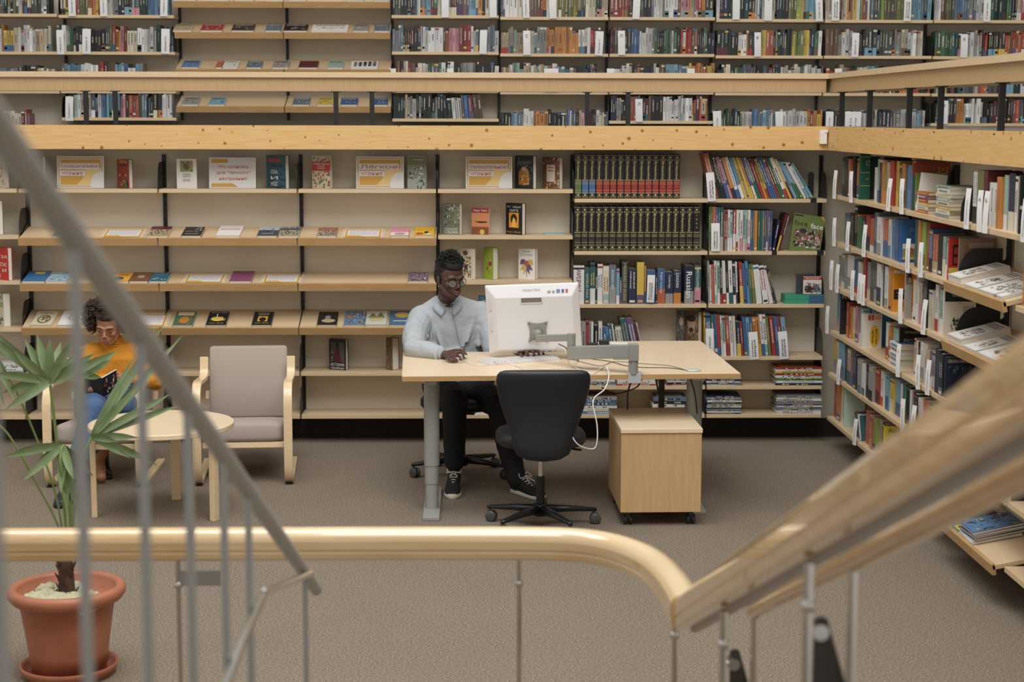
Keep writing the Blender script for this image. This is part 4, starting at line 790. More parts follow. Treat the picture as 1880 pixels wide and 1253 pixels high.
stand_book(866, 897, 900, 384, 433, z1, (196, 128, 84), [('r', 0, .82, 1, 1, (150, 40, 38)), ('t', .5, .9, .8, 'Марк Леви', 'W', .1), ('r', 0, .0, 1, .3, (120, 66, 40)), ('e', .62, .1, .14, .1, 'y'), ('p', [(.15, .5), (.9, .5), (.9, .46), (.5, .44)], 'k'), ('r', 0, .25, 1, .3, (150, 80, 46))], 'sunset coloured book by Марк Леви with airplane silhouette')
stand_book(929, 958, 967, 376, 434, z1, (24, 24, 26), [('t', .5, .88, .84, 'Кофейная', 'w', .09), ('t', .5, .77, .5, 'книга', 'w', .08), ('r', .2, .22, .8, .7, (216, 146, 44)), ('e', .5, .5, .2, .16, 'k'), ('p', [(.35, .24), (.66, .24), (.6, .48), (.48, .56), (.42, .45)], (228, 176, 80)), ('t', .5, .08, .84, 'Макс Фрай', (214, 146, 44), .07)], 'black coffee book with orange arch picture, second shelf')
stand_book(843, 866, 878, 457, 515, z2, (206, 196, 172), [('s', .1, .05, .95, .75, 80, ['k', 'o', 'q', 'y', 'x'], 3), ('e', .5, .85, .2, .08, 'u'), ('s', .3, .2, .7, .5, 30, ['b', 'r', 'k'], 3)], 'cream book with ornate drawing behind the man, its pages showing')
stand_book(888, 905, 924, 457, 516, z2, (134, 156, 50), [('s', .2, .2, .8, .65, 18, ['r', 'w', 'm', 'y'], 3), ('e', .7, .5, .18, .08, 'r')], 'lime green book standing open above the monitor', th=.05)
stand_book(952, 982, 987, 460, 517, z2, (222, 216, 206), [('l', .25, .86, .75, .92, 1, 'g', 3), ('t', .5, .8, .7, 'ГАЛЛЕРУ', 'g', .06), ('p', [(.1, .48), (.16, .64), (.34, .66), (.5, .56), (.42, .5)], 'v'), ('p', [(.9, .48), (.84, .64), (.66, .66), (.5, .56), (.58, .5)], 'y'), ('e', .5, .52, .14, .1, 'q'), ('p', [(.3, .5), (.12, .3), (.34, .34), (.3, .15), (.46, .3), (.5, .04), (.54, .3)], 'y'), ('p', [(.7, .5), (.88, .3), (.66, .34), (.7, .15), (.54, .3), (.5, .04), (.5, .42)], 'v')], 'white book with purple and yellow jester, above the monitor')
stand_book(878, 897, 900, 544, 600, z3, (70, 108, 140), [('e', .6, .7, .3, .16, 'y'), ('s', .0, .0, 1, 1, 30, ['b', 't', 'c', 'y'], 3)], 'blue and yellow painted book between man and monitor')
stand_book(604, 636, 640, 622, 680, z4, (40, 38, 38), [('r', .1, .25, .9, .9, (80, 80, 78)), ('p', [(.25, .25), (.75, .25), (.6, .75), (.4, .75)], 'm'), ('e', .5, .82, .09, .07, 'k'), ('s', .05, .25, .3, .6, 12, ['g', 'r', 'k'], 3), ('t', .5, .17, .8, 'ИСТОРИЯ', 'w', .09, 1), ('t', .5, .06, .8, 'УБИЙЦЫ', 'w', .09, 1)], 'dark book with red robed figure on the fifth shelf')
stand_book(709, 721, 738, 622, 682, z4, (110, 90, 68), [('s', .05, .05, .95, .95, 50, ['u', 's', 'h', 'a'], 3)], 'thick brown book with broad white pages left of the desk', th=.06)
stand_book(-20, 12, 16, 290, 348, z0, (190, 180, 160), [('s', .3, .1, .95, .7, 30, ['x', 'a', 'g'], 3)], 'pale book at the left picture edge, top shelf')
stand_book(-28, 2, 10, 370, 433, z1, (90, 98, 104), [], 'grey book at the left picture edge, second shelf')
stand_book(-25, 22, 35, 455, 515, z2, (190, 36, 30), [('t', .8, .72, .36, 'ЗА', 'W', .1, 1), ('t', .72, .48, .4, 'СЕТЬЮ', 'W', .12, 1), ('t', .8, .3, .2, 'и', 'W', .1), ('t', .55, .12, .1, 'о', 'W')], 'bright red book lettered СЕТЬЮ at the left picture edge', th=.03)
stand_book(-22, 12, 28, 540, 602, z3, (196, 186, 160), [('t', .8, .92, .3, 'Ы', 'k'), ('r', .5, .6, 1, .75, (140, 160, 90)), ('s', .6, .05, .98, .3, 12, ['k', 'g'], 3)], 'pale landscape book at the left picture edge, fourth shelf', th=.05)
stand_book(1241, 1256, 1256, 572, 655, right6[3][0], (84, 78, 70), [('s', .0, .0, 1, 1, 60, ['x', 'h', 'g', 'k'], 3), ('e', .6, .75, .25, .1, 's')], 'dark portrait book, left of two facing out behind the desk', th=.02)
stand_book(1257, 1280, 1290, 574, 655, right6[3][0], (112, 90, 70), [('s', .0, .0, 1, 1, 70, ['u', 'h', 's'], 3), ('e', .5, .72, .3, .14, (176, 146, 118)), ('e', .5, .84, .32, .08, 'h'), ('e', .5, .58, .14, .05, 'h')], 'brown book with painted male portrait facing out behind the desk', th=.04)
m = MB(); m.box(0, .13, 0, .12, 0, .006, 'z'); m.box(.002, .128, -.001, .118, .0015, .0045, 'w'); o = m.build('booklet', PRINT); o.location = (atY(1000, 430, SF).x, SF + .06, z1 + .0005); tag(o, 'thin pale green booklet lying flat on the second shelf', 'book')
# lying on the sloped shelves (left bays and gallery)
def slope_item(x0, x1, yt, zf_, tilt, base, spec, label, t=.018, Yf=SF - .05, depth_px=None, name='display_book', frame=None, cat='book', xs=1.0, yb=0, up=False, D=None):
    """x0,x1 are the pixels of the lower edge"""
    py = proj((0, Yf + .02, zf_))[1]; a = atY(x0, py, Yf + .02); b = atY(x1, py, Yf + .02); W = b.x - a.x
    D = D or min(.23, W * (1.58 if cat == 'book' else .75))
    m = MB(); m.box(0, W, 0, D, 0, t * .12, base); m.box(0, W, 0, D, t * .88, t, base); m.box(0, .0015, 0, D, t * .12, t * .88, base)
    paint(m, W, D, spec, T(0, 0, t))
    o = m.build(name, PRINT); o.matrix_world = T(a.x, Yf, zf_) @ RX(tilt) @ T(0, .017, .001); tag(o, label, cat, 'books laid on the sloped shelves' if cat == 'book' else 'gold framed shelf sheets')
    if t > .004: MB().box(.0016, W - .002, .002, D - .002, t * .12, t * .88).build('page_block', PAPER, o)
    return o
G = (206, 160, 62)
cert = [('r', .0, .0, 1, 1, 'W'), ('r', .02, .02, .98, .98, G), ('r', .04, .05, .96, .95, 'W'), ('r', .07, .0, .93, .9, G), ('r', .12, .12, .88, .82, 'W'), ('l', .16, .22, .86, .76, 6, (200, 186, 190), 3), ('p', [(.12, 0), (.55, 0), (.42, .2), (.12, .2)], G)]
def row_items(row, items, where):
    for it in items:
        x0, x1, base, spec, lab = it[:5]
        if base == 'cert': slope_item(x0, x1, 0, SLZ[row], TIL[row], 'W', cert, lab, t=.003, name='shelf_sheet', cat='sheet')
        else: slope_item(x0, x1, 0, SLZ[row], TIL[row], base, spec, lab)
tt = lambda v, w, s, c, h=.12: ('t', .5, v, w, s, c, h)
row_items(0, [(97, 138, (112, 122, 126), [('s', .1, .1, .9, .9, 20, ['x', 'g'], 2)], 'grey blue book behind the steel railing, upper sloped shelf'),
    (183, 262, 'cert', 0, 'gold framed text sheet at left of the upper sloped shelf'),
    (270, 308, (170, 150, 110), [('r', 0, .65, 1, 1, (96, 38, 50)), ('s', .05, .05, .95, .6, 50, ['k', 'i', 'u'], 3)], 'maroon and tan book at the bay joint, upper sloped shelf'),
    (333, 369, (34, 34, 34), [('s', .4, .4, .9, .95, 14, ['g', 'i'], 3), ('l', .15, .12, .85, .2, 1, 'w', 3), ('l', .1, .35, .5, .5, 3, 'g', 3)], 'black book with a thin twig drawing, upper sloped shelf'),
    (397, 440, (226, 220, 214), [tt(.68, .8, 'РУССКИЙ', 'q', .1), ('r', .05, .56, .95, .6, 'p')], 'white book lettered in red, upper sloped shelf'),
    (472, 509, (60, 66, 76), [('r', 0, .6, 1, 1, (176, 182, 184)), ('s', .1, .3, .9, .8, 22, ['k', 'n', 'g'], 3), tt(.2, .6, 'ЗИМА', 'w', .1)], 'grey and navy book, left of a touching pair, upper sloped shelf'),
    (511, 548, (156, 146, 120), [('r', 0, .6, 1, .8, (52, 66, 92)), ('s', .03, .05, .97, .55, 60, ['k', 'i', 'f'], 3), ('s', .03, .8, .97, .98, 20, ['k', 'i', 'f'], 4)], 'patterned book with blue band, right of a touching pair'),
    (582, 617, (148, 140, 118), [('r', 0, .6, 1, .86, (160, 60, 54)), tt(.72, .8, 'Мейв Бинчи', 'w', .08), ('s', .03, .03, .97, .55, 60, ['u', 'e', 'i', 'q'], 3)], 'floral book with red title band, upper sloped shelf'),
    (627, 704, 'cert', 0, 'gold framed text sheet right of the floral book'),
    (717, 750, (206, 140, 160), [('r', 0, .0, 1, .4, (226, 214, 210)), tt(.75, .8, 'Щедрин', (226, 170, 120), .13), ('e', .5, .2, .3, .14, 's')], 'pink book near the right end, upper sloped shelf'),
    (761, 797, (222, 176, 40), [tt(.65, .8, 'ФРАЗЫ', (206, 90, 40), .14), ('e', .25, .2, .2, .14, 'q'), ('e', .6, .35, .12, .12, 'k'), ('p', [(.5, .05), (.9, .05), (.7, .3)], 'w')], 'bright yellow book at the right end, upper sloped shelf')], 'upper')
row_items(1, [(41, 82, (62, 112, 156), [('r', .3, .68, .75, .9, (210, 196, 90))], 'blue notebook with yellow label, middle sloped shelf'),
    (84, 122, (150, 180, 196), [('s', .05, .05, .95, .95, 40, ['k', 'i', 'c', 'w'], 3), ('r', .1, .5, .6, .65, 'w')], 'pale blue book next to the blue notebook'),
    (204, 236, (224, 164, 56), [tt(.82, .6, 'Макс', 'k', .12), tt(.68, .7, 'Фрай', 'u', .12), ('e', .35, .3, .3, .2, 'k'), ('e', .3, .22, .2, .12, 'x')], 'orange Макс Фрай book with black bird, middle sloped shelf'),
    (237, 272, (120, 78, 56), [('r', .35, .35, .68, .65, 's'), ('l', .2, .75, .8, .85, 1, 's', 3)], 'brown book with small framed picture, middle sloped shelf'),
    (273, 306, (38, 104, 120), [('l', .15, .6, .9, .9, 3, 'c', 3), ('s', .1, .1, .9, .4, 20, ['c', 'w', 't'], 4)], 'teal sea coloured book, middle sloped shelf'),
    (333, 412, 'cert', 0, 'gold framed text sheet left of the purple book'),
    (421, 461, (130, 68, 104), [('r', 0, .85, 1, 1, (110, 60, 70)), ('l', .08, .88, .95, .96, 1, 's', 3)], 'plain purple book on the middle sloped shelf'),
    (478, 553, 'cert', 0, 'gold framed text sheet right of the purple book'),
    (749, 785, (120, 108, 120), [('s', .0, .0, 1, 1, 130, ['p', 'g', 'n', 'w', 'm'], 3)], 'speckled purple grey book left of the man')], 'middle')
row_items(2, [(57, 95, (206, 196, 166), [('e', .5, .42, .32, .3, 'o'), ('e', .5, .42, .24, .22, 'i'), tt(.86, .6, 'Сказки', 'r', .1), ('s', .3, .25, .7, .6, 25, ['q', 'u', 'e'], 3)], 'cream book with round painted wreath, lower sloped shelf'),
    (106, 146, (224, 222, 220), [('e', .6, .5, .25, .18, 'g'), ('e', .6, .5, .2, .14, 'W')], 'white sheet-like book behind the steel post'),
    (226, 306, 'cert', 0, 'gold framed text sheet right of the woman, lower sloped shelf'),
    (317, 354, (70, 110, 80), [('r', .1, .7, .9, .95, (216, 190, 160)), ('s', .0, .0, 1, .7, 50, ['q', 'e', 'a', 'u'], 3), ('e', .5, .35, .25, .25, 'a')], 'green and orange book on the lower sloped shelf'),
    (378, 415, (28, 28, 32), [('s', .1, .3, .9, .6, 25, ['y', 'y', 'i'], 3), ('e', .5, .42, .32, .16, (222, 190, 90)), tt(.9, .8, 'ТЫСЯЧА СНОВ', 'w', .08), tt(.1, .7, 'Макс Фрай', 'y', .09), ('r', .42, .5, .47, .8, 'W')], 'black book with yellow clouds by Макс Фрай'),
    (462, 498, (26, 26, 30), [('r', .25, .25, .75, .65, (222, 166, 60)), ('e', .5, .4, .18, .16, 'k'), tt(.88, .6, 'Чайная', 'w', .09), tt(.76, .5, 'книга', 'w', .08), tt(.1, .7, 'Макс Фрай', 'y', .09)], 'black tea book with orange picture, lower sloped shelf'),
    (582, 618, (40, 34, 32), [('e', .55, .3, .35, .14, 's'), ('e', .5, .55, .15, .15, 'g'), ('l', .1, .85, .9, .92, 1, 'u', 3)], 'black book with pale cake photo, lower sloped shelf'),
    (631, 669, (96, 124, 150), [('s', .0, .0, 1, 1, 80, ['w', 'b', 'm', 'a', 'x'], 3), ('e', .25, .55, .12, .1, 'a')], 'painted blue city book, lower sloped shelf'),
    (671, 709, (190, 194, 176), [('p', [(.1, .5), (.3, .85), (.5, .6), (.7, .9), (.9, .5)], 'o'), ('l', .2, .2, .8, .6, 3, 'y', 3)], 'pale green and cream book, lower sloped shelf'),
    (714, 752, (74, 104, 134), [('e', .6, .7, .35, .2, 'y'), ('l', .2, .15, .95, .3, 1, 'w', 3)], "blue and yellow book by the man's elbow")], 'lower')
def up_item(x0, x1, row, base, spec, label):
    zf_ = uz(500, (5, 61.5, 129, 197)[row]); slope_item(x0, x1, 0, zf_, .33, base, spec, label, Yf=UF - .05, D=.17)
UI = [(0, 317, 360, 'h', 'dark'), (0, 375, 420, 'i', 'pale red'), (0, 430, 466, 'k', 'black'), (0, 487, 520, 'w', 'white'), (0, 530, 562, 'x', 'grey blue'), (0, 636, 668, 'x', 'slate'), (0, 686, 714, 'g', 'grey'),
      (1, 318, 352, 's', 'tan'), (1, 368, 408, 'r', 'red'), (1, 425, 466, 'h', 'dark red'), (1, 487, 515, 'x', 'pale blue'), (1, 520, 564, 'k', 'black'), (1, 572, 638, 'W', 'white'), (1, 648, 676, 'g', 'grey'), (1, 687, 714, 'x', 'red and blue'),
      (2, 333, 364, 'j', 'blue'), (2, 396, 408, 'q', 'brick'), (2, 409, 436, 'w', 'white'), (2, 452, 480, 'x', 'blue grey'), (2, 500, 530, 'g', 'grey'), (2, 548, 583, 'm', 'maroon'), (2, 601, 630, 'z', 'pale green'), (2, 644, 693, 'W', 'white grid'),
      (3, 334, 364, 'g', 'grey'), (3, 383, 412, 'c', 'pale blue'), (3, 537, 568, 'x', 'slate'), (3, 582, 611, 'y', 'yellow'), (3, 625, 656, 'b', 'blue'), (3, 686, 711, 'b', 'deep blue')]
for i, (row, a_, b_, c, nm) in enumerate(UI):
    sp = [('s', .1, .15, .9, .6, 22, ['k', 'w', 'g', 'u', PAL and 'i'], i), ('l', .1, .72, .9, .9, 2, 'w' if sum(PAL[c]) < 330 else 'k', i)]
    if c == 'm': sp = []
    if nm == 'white grid': sp = [('r', .1 + .18 * u, .15 + .17 * v, .22 + .18 * u, .27 + .17 * v, ['n', 'k', 'x', 'm'][(u * 3 + v) % 4]) for u in range(5) for v in range(4)]
    k_ = nth(sum(1 for q in UI if q[0] == row and q[1] <= a_))
    up_item(a_, b_, row, c, sp, f'{nm} book, {k_} from left on the {["topmost", "second", "third", "lowest"][row]} sloped gallery shelf')
# ------------------------------------------------------------------ helpers for soft shapes
def superloft(m, rings, n=28, ex=2.6, col=None, mi=0, M=None):
    """rings: (centre, axis_a, axis_b, ra, rb); closed lofted soft body"""
    vs = []; fs = []
    for c, A, B, ra, rb in rings:
        c, A, B = Vector(c), Vector(A), Vector(B)
        for j in range(n):
            t = 2 * PI * j / n; ca, sa = math.cos(t), math.sin(t)
            vs.append(c + A * ra * math.copysign(abs(ca) ** (2 / ex), ca) + B * rb * math.copysign(abs(sa) ** (2 / ex), sa))
    k = len(rings)
    for i in range(k - 1):
        for j in range(n): fs.append((i * n + j, i * n + (j + 1) % n, (i + 1) * n + (j + 1) % n, (i + 1) * n + j))
    fs += [tuple(reversed(range(n))), tuple(range((k - 1) * n, k * n))]
    return m.add(vs, fs, col, mi, M, True)
def pad(m, c, a, b, z0, z1, ex=3.0, r=.02, mi=0):
    X, Y = (1, 0, 0), (0, 1, 0); h = z1 - z0
    rr = [(0, .86), (.08, .94), (.3, 1), (.7, 1), (.9, .95), (1, .84)]
    return superloft(m, [((c[0], c[1], z0 + h * t), X, Y, a * (1 - (1 - s) * 1.0), b * (1 - (1 - s) * 1.0)) for t, s in rr], 36, ex, mi=mi)
def remat(o, loc=None, M=None):
    o.matrix_world = M; return o
# ------------------------------------------------------------------ desk
DZ = .78
desk = empty('desk', (.5, 9.3, 0), 'height adjustable desk with pale birch top and grey steel legs', 'desk')
def dl(p): return (p[0] - .5, p[1] - 9.3)
c0, c1, c2, c3 = [atZ(*p, DZ) for p in ((738, 692), (1360, 686.5), (1286, 626), (740, 647))]
poly = [(c0.x, c0.y), (c1.x, c1.y), (c2.x, c2.y), (.84, 10.12), (.76, 10.09), (.71, 10.0), (.66, 9.86), (.58, 9.74), (.46, 9.67), (c3.x, c3.y)]
m = MB(); m.prism([dl(p) for p in poly], DZ - .026, DZ, side=1); m.build('tabletop', [TOP, EDGE], desk, bevel=.0015)
def desk_leg(px0, foot_front, label_x):
    m = MB(); x, y = dl((px0, foot_front + .33))
    m.box(x - .045, x + .045, y - .33, y + .42, 0.0, .022); m.build('foot', GREYM, desk, bevel=.004)
    m = MB(); X_, Y_ = (1, 0, 0), (0, 1, 0)
    for (z0, z1, a, b) in ((.022, .16, .036, .05), (.16, .26, .0385, .053), (.26, DZ - .05, .042, .056)):
        superloft(m, [((x, y - .1, z0), X_, Y_, a, b), ((x, y - .1, z1), X_, Y_, a, b)], 40, 2.6)
    m.build('leg', GREYM, desk, smooth=False)
    m = MB(); m.box(x - .03, x + .03, y - .3, y + .25, DZ - .05, DZ - .027); m.build('bracket', GREYM, desk)
desk_leg(-.225, 8.74, 0); desk_leg(1.215, 8.86, 0)
m = MB(); x, y = dl((1.115, 9.8)); m.box(x - .016, x + .016, y - .02, y + .02, 0, DZ - .027); m.build('cable_duct', mat('dark_grey_metal', (62,60,56), .5), desk)
m = MB(); a, b = dl((-.2, 9.02)), dl((1.2, 9.12)); m.tube([(a[0], a[1], DZ - .04), (b[0], b[1], DZ - .04)], .012, 8); m.build('crossbar', BLACK, desk)
m = MB(); g = atZ(1272, 681, DZ); x, y = dl((g.x, g.y)); m.lathe([(0, DZ + .0005), (.038, DZ + .0005), (.042, DZ + .003), (.036, DZ + .007), (.0, DZ + .008)], 24, M=T(x, y, 0)); m.build('cable_grommet', mat('silver_plastic', (196,198,200), .35), desk)
# pedestal
pc = [atZ(*p, .52) for p in ((1141, 789), (1290, 789))]; pw = (pc[1] - pc[0]).length; pang = math.atan2(pc[1].y - pc[0].y, pc[1].x - pc[0].x)
ped = empty('drawer_pedestal', (pc[0].x, pc[0].y, 0), 'birch veneer drawer pedestal on black casters under the right end of the desk', 'cabinet', rz=math.radians(1.2))
m = MB(); m.box(0, pw, .004, .62, .075, .498); m.build('body', PEDW, ped, bevel=.002)
m = MB(); m.box(-.003, pw + .003, -.003, .635, .499, .522); m.build('top', TOP, ped, bevel=.002)
m = MB(); m.box(.0, pw, .6205, .63, .08, .49); m.build('back_panel', PEDW, ped)
for x in (.045, pw - .045):
    for y in (.06, .56):
        m = MB()
        for s in (-1, 1): m.lathe([(0, -.009), (.02, -.009), (.027, -.006), (.027, .006), (.02, .009), (0, .009)], 20, M=T(x + s * .014, y, .027) @ RY(PI / 2))
        m.box(x - .012, x + .012, y - .02, y + .02, .035, .074); m.build('caster', mat('dark_rubber', (44,44,46), .4), ped)
# monitor (all in one computer, seen from behind)
mt = [atY(898, 525, 9.40), atY(1070, 521, 9.30), atY(1058, 645, 9.36), atY(892, 651, 9.44)]
Cm = (mt[0] + mt[1] + mt[2] + mt[3]) / 4; U = ((mt[1] + mt[2]) - (mt[0] + mt[3])).normalized(); Vv = ((mt[0] + mt[1]) - (mt[3] + mt[2])).normalized(); N = U.cross(Vv).normalized(); Vv = N.cross(U)
MM = Matrix((( U.x, Vv.x, N.x, Cm.x), (U.y, Vv.y, N.y, Cm.y), (U.z, Vv.z, N.z, Cm.z), (0, 0, 0, 1)))   # N points to the camera side
mw = (mt[1] - mt[0]).length / 2; mh = (mt[0] - mt[3]).length / 2
mon = empty('computer_monitor', Cm, 'white all-in-one computer seen from behind, held over the desk by a grey arm', 'computer'); mon.matrix_world = MM
m = MB(); b = .045; 
fr = [(-mw, -mh), (mw, -mh), (mw, mh), (-mw, mh)]; bk = [(-mw + b * 1.4, -mh + b * .6), (mw - b * .8, -mh + b * .6), (mw - b * .8, mh - b * 1.5), (-mw + b * 1.4, mh - b * 1.5)]
vs = [(x, y, -.02) for x, y in fr] + [(x, y, -.005) for x, y in fr] + [(x, y, .03) for x, y in bk]
m.add(vs, [(3, 2, 1, 0), (8, 9, 10, 11)] + [(i, (i + 1) % 4, 4 + (i + 1) % 4, 4 + i) for i in range(4)] + [(4 + i, 4 + (i + 1) % 4, 8 + (i + 1) % 4, 8 + i) for i in range(4)])
m.build('housing', WHITEP, mon, bevel=.006)
m = MB(); m.box(-mw + .012, mw - .012, -mh + .03, mh - .012, -.0212, -.0202); m.build('screen', mat('dark_screen', (20,24,30), .12), mon)
m = MB(); 
topM = Matrix.Translation((0, mh - .032, .0145)) @ RX(-math.atan2(.067, .035) + PI / 2 - PI / 2)
a_ = math.atan2(.035, b * 1.5); topM = T(0, mh - b * .75, .0135) @ RX(-a_)
m.text('МЕДИАТЕКА', topM @ T(.0, .002, .0008), w=.1, h=.016, col='g'); 
for i, (x, c, w_) in enumerate(((.10, 'g', .018), (.125, 'g', .014), (.152, 'j', .02), (.178, 'b', .014), (.2, 'q', .014))): m.box(x - w_ / 2, x + w_ / 2, -.017, -.003 if i < 2 else .004, .0006, .001, c, M=topM)
m.text('hp', topM @ T(-.12, .0, .0008), h=.001, col='W')
botM = T(0, -mh + b * .3, .0128) @ RX(math.atan2(.035, b * .6))
r = R_(5)
for i in range(7):
    x = -.1 + i * .035; m.box(x, x + r.uniform(.008, .02), -.004, .004, .0008, .0012, 'u', M=botM)
m.build('labels', PRINT, mon)
m = MB(); m.box(-.058, .058, mh - b * 1.5 - .030, mh - b * 1.5 - .004, .0302, .0306); m.build('handle_recess', mat('recess_grey', (120,108,102), .6), mon)
m = MB()
for x0, x1, y0, y1 in ((-.062, -.058, -.035, -.003), (.058, .062, -.035, -.003), (-.062, .062, -.036, -.031)): m.box(x0, x1, mh - b * 1.5 + y0, mh - b * 1.5 + y1, .030, .034)
m.build('handle', WHITEP, mon)
m = MB()
for i in range(2): m.box(-mw + .02, -mw + .04, .06 - i * .12, .13 - i * .12, .014, .0165)
m.build('port_cover', mat('port_grey', (206,200,196), .4), mon)
# arm
arm = empty('monitor_arm', (1.0, 8.85, DZ), 'grey jointed monitor arm clamped to the front edge of the desk', 'monitor arm')
def al(p): return (p.x - 1.0, p.y - 8.85, p.z - DZ)
vp = MM @ Vector(((990 - 981) * 9.3 / F_PX, (584.5 - 606) * 9.3 / F_PX, .034)); 
m = MB(); s = .07
pl = []
for k in range(4):
    a0 = PI / 4 + k * PI / 2; p0 = (s * 1.2 * math.cos(a0), s * 1.2 * math.sin(a0)); a1 = a0 + PI / 2; p1 = (s * 1.2 * math.cos(a1), s * 1.2 * math.sin(a1)); mid = (math.cos(a0 + PI / 4) * s * .58, math.sin(a0 + PI / 4) * s * .58)
    q = [(p0[0] * (1 - t) ** 2 + mid[0] * 2 * t * (1 - t) * .8 + p1[0] * t * t, p0[1] * (1 - t) ** 2 + mid[1] * 2 * t * (1 - t) * .8 + p1[1] * t * t) for t in (.04, .25, .5, .75, .96)]; pl += q
LM = arm.matrix_world.copy(); AI = T(-1.0, -8.85, -DZ)
VM = AI @ Matrix.Translation(vp) @ MM.to_3x3().to_4x4()
m.prism(pl, -.003, .003, M=VM)
for a0 in (PI / 4, 3 * PI / 4, 5 * PI / 4, 7 * PI / 4): m.lathe([(0, .0), (.007, 0), (.006, .005), (0, .006)], 10, M=VM @ T(s * 1.02 * math.cos(a0), s * 1.02 * math.sin(a0), .003))
m.build('mounting_plate', GREYP, arm)
m = MB(); m.lathe([(0, 0), (.022, 0), (.022, .04), (.018, .048), (0, .05)], 20, M=VM @ T(.004, -.004, .003)); m.box(-.03, .015, -.03, .01, .004, .03, M=VM); m.build('tilt_joint', GREYP, arm)
Pj = al(atY(993, 623, 9.19)); P1 = al(atY(1049, 622, 9.0)); P2 = al(atY(1163, 645, 8.80))
def bar(P, Q, w_, h_, name, par=arm):
    P, Q = Vector(P), Vector(Q); d = Q - P; L = d.length; ang = math.atan2(d.y, d.x); el = math.asin(d.z / L)
    m = MB(T(*P) @ RZ(ang) @ RY(-el)); m.box(-.0, L, -w_ / 2, w_ / 2, -h_ / 2, h_ / 2); return m.build(name, GREYP, par, bevel=.004)
bar((Pj[0] - .02, Pj[1], Pj[2] + .004), (P1[0], P1[1], P1[2] + .006), .035, .038, 'upper_link')
m = MB()
for z0, z1, r_ in ((-.115, -.035, .024), (-.034, .028, .023)): m.lathe([(0, z0), (r_, z0), (r_, z1), (0, z1)], 20, M=T(*P1), smooth=False)
m.build('elbow_joint', GREYP, arm, bevel=.002)
bar((P1[0] + .01, P1[1], P1[2] - .077), (P2[0], P2[1], P2[2] - .0), .05, .07, 'lower_link')
m = MB(); m.box(-.026, .026, -.03, .03, -.05, .038, M=T(*P2)); m.lathe([(0, -P2[2] + .002), (.026, -P2[2] + .002), (.026, -.05), (0, -.05)], 20, M=T(*P2), smooth=False); m.build('post', GREYP, arm, bevel=.002)
m = MB(); x, y = P2[0] + .012, c0.y - 8.85 + (c1.y - c0.y) * .7
m.box(x - .045, x + .035, y - .004, P2[1] + .04, .001, .008); m.box(x - .04, x + .03, y - .010, y - .004, -.045, .008); m.box(x - .03, x + .02, y - .004, y + .04, -.036, -.030)
m.build('clamp', mat('clamp_grey', (176,178,178), .35), arm, bevel=.002)
# keyboard, mouse, desk things
k0, k1, k2, k3 = [atZ(*p, DZ + .008) for p in ((900, 669), (1028, 659), (1022, 651), (886, 657))]
kb = empty('keyboard', k0, 'white keyboard on the desk below the monitor', 'keyboard', rz=math.atan2(k1.y - k0.y, k1.x - k0.x)); kw = (k1 - k0).length; kb.location.z = DZ + .0005
m = MB(); m.prism([(0, 0), (kw, 0), (kw, .15), (0, .15)], 0, .012); m.build('base', WHITEP, kb, bevel=.003)
m = MB(); nk = 0
for r_ in range(5):
    for c_ in range(18):
        if r_ == 0 and 4 <= c_ <= 9:
            if c_ == 4: m.box(.008 + 4 * kw / 18.3, .008 + 9.8 * kw / 18.3, .012 + r_ * .026, .034 + r_ * .026, .012, .018)
            continue
        m.box(.008 + c_ * kw / 18.6, .008 + (c_ + .86) * kw / 18.6, .012 + r_ * .026, .034 + r_ * .026, .012, .018)
m.build('keys', WHITEP, kb)
p = atZ(845, 660, DZ); ms_ = empty('computer_mouse', (p.x, p.y, DZ + .0005), "white computer mouse under the man's right hand", 'mouse', rz=math.radians(-35))
m = MB(); superloft(m, [((0, y, .013 * (1 if abs(y) < .03 else .8)), (1, 0, 0), (0, 0, 1), .028 * s_, .013 * s_) for y, s_ in ((-.05, .5), (-.045, .8), (-.03, 1), (.01, 1.05), (.035, .95), (.047, .7), (.05, .4))], 20, 2.3); m.build('shell', WHITEP, ms_)
m = MB(); m.box(-.0015, .0015, -.045, -.01, .022, .0275); m.build('scroll_wheel', GREYP, ms_)
def cable(pts, r_, m_, label, name='cable', up=None):
    m = MB(); m.tube(smooth_path(pts, 6), r_, 8); o = m.build(name, m_); tag(o, label, 'cable', None); return o
def dz(px, py, h=.004): q = atZ(px, py, DZ + h); return q
WCB = mat('white_cable', (224,220,214), .4); BCB = mat('black_cable', (24,24,26), .5)
cable([dz(848, 662), dz(862, 668), dz(880, 672), dz(905, 668), dz(935, 664), dz(948, 672), dz(962, 678)], .0022, WCB, 'thin white mouse cable looping in front of the keyboard')
cable([dz(900, 667), dz(915, 662, .03), dz(930, 662, .03), dz(950, 672), dz(1000, 678), dz(1030, 676)], .0022, WCB, 'thin white keyboard cable running towards the chair')
cable([al2 for al2 in (atY(1113, 672, 8.85), atY(1118, 690, 8.70), atY(1110, 715, 8.62), atY(1089, 736, 8.55), atY(1096, 780, 8.5), atY(1096, 812, 8.48), atY(1088, 825, 8.47), atY(1063, 818, 8.42), atY(1050, 800, 8.42), atY(1052, 786, 8.46))], .0035, WCB, 'white cable hanging off the desk edge and looping by the office chair')
cable([dz(1112, 672), dz(1100, 680), dz(1085, 686), dz(1050, 672), dz(1040, 655)], .003, WCB, 'white cable lying on the desk behind the chair back')
cable([dz(1050, 660), dz(1080, 668), dz(1105, 672), dz(1130, 664), dz(1180, 668), dz(1230, 672), dz(1262, 681)], .002, mat('grey_cable', (120,116,110), .5), 'thin grey cable across the desk to the round grommet')
cable([dz(1060, 655), dz(1090, 660), dz(1120, 664), dz(1150, 672), dz(1180, 675), dz(1230, 676), dz(1268, 681)], .002, BCB, 'thin black cable across the desk to the round grommet')
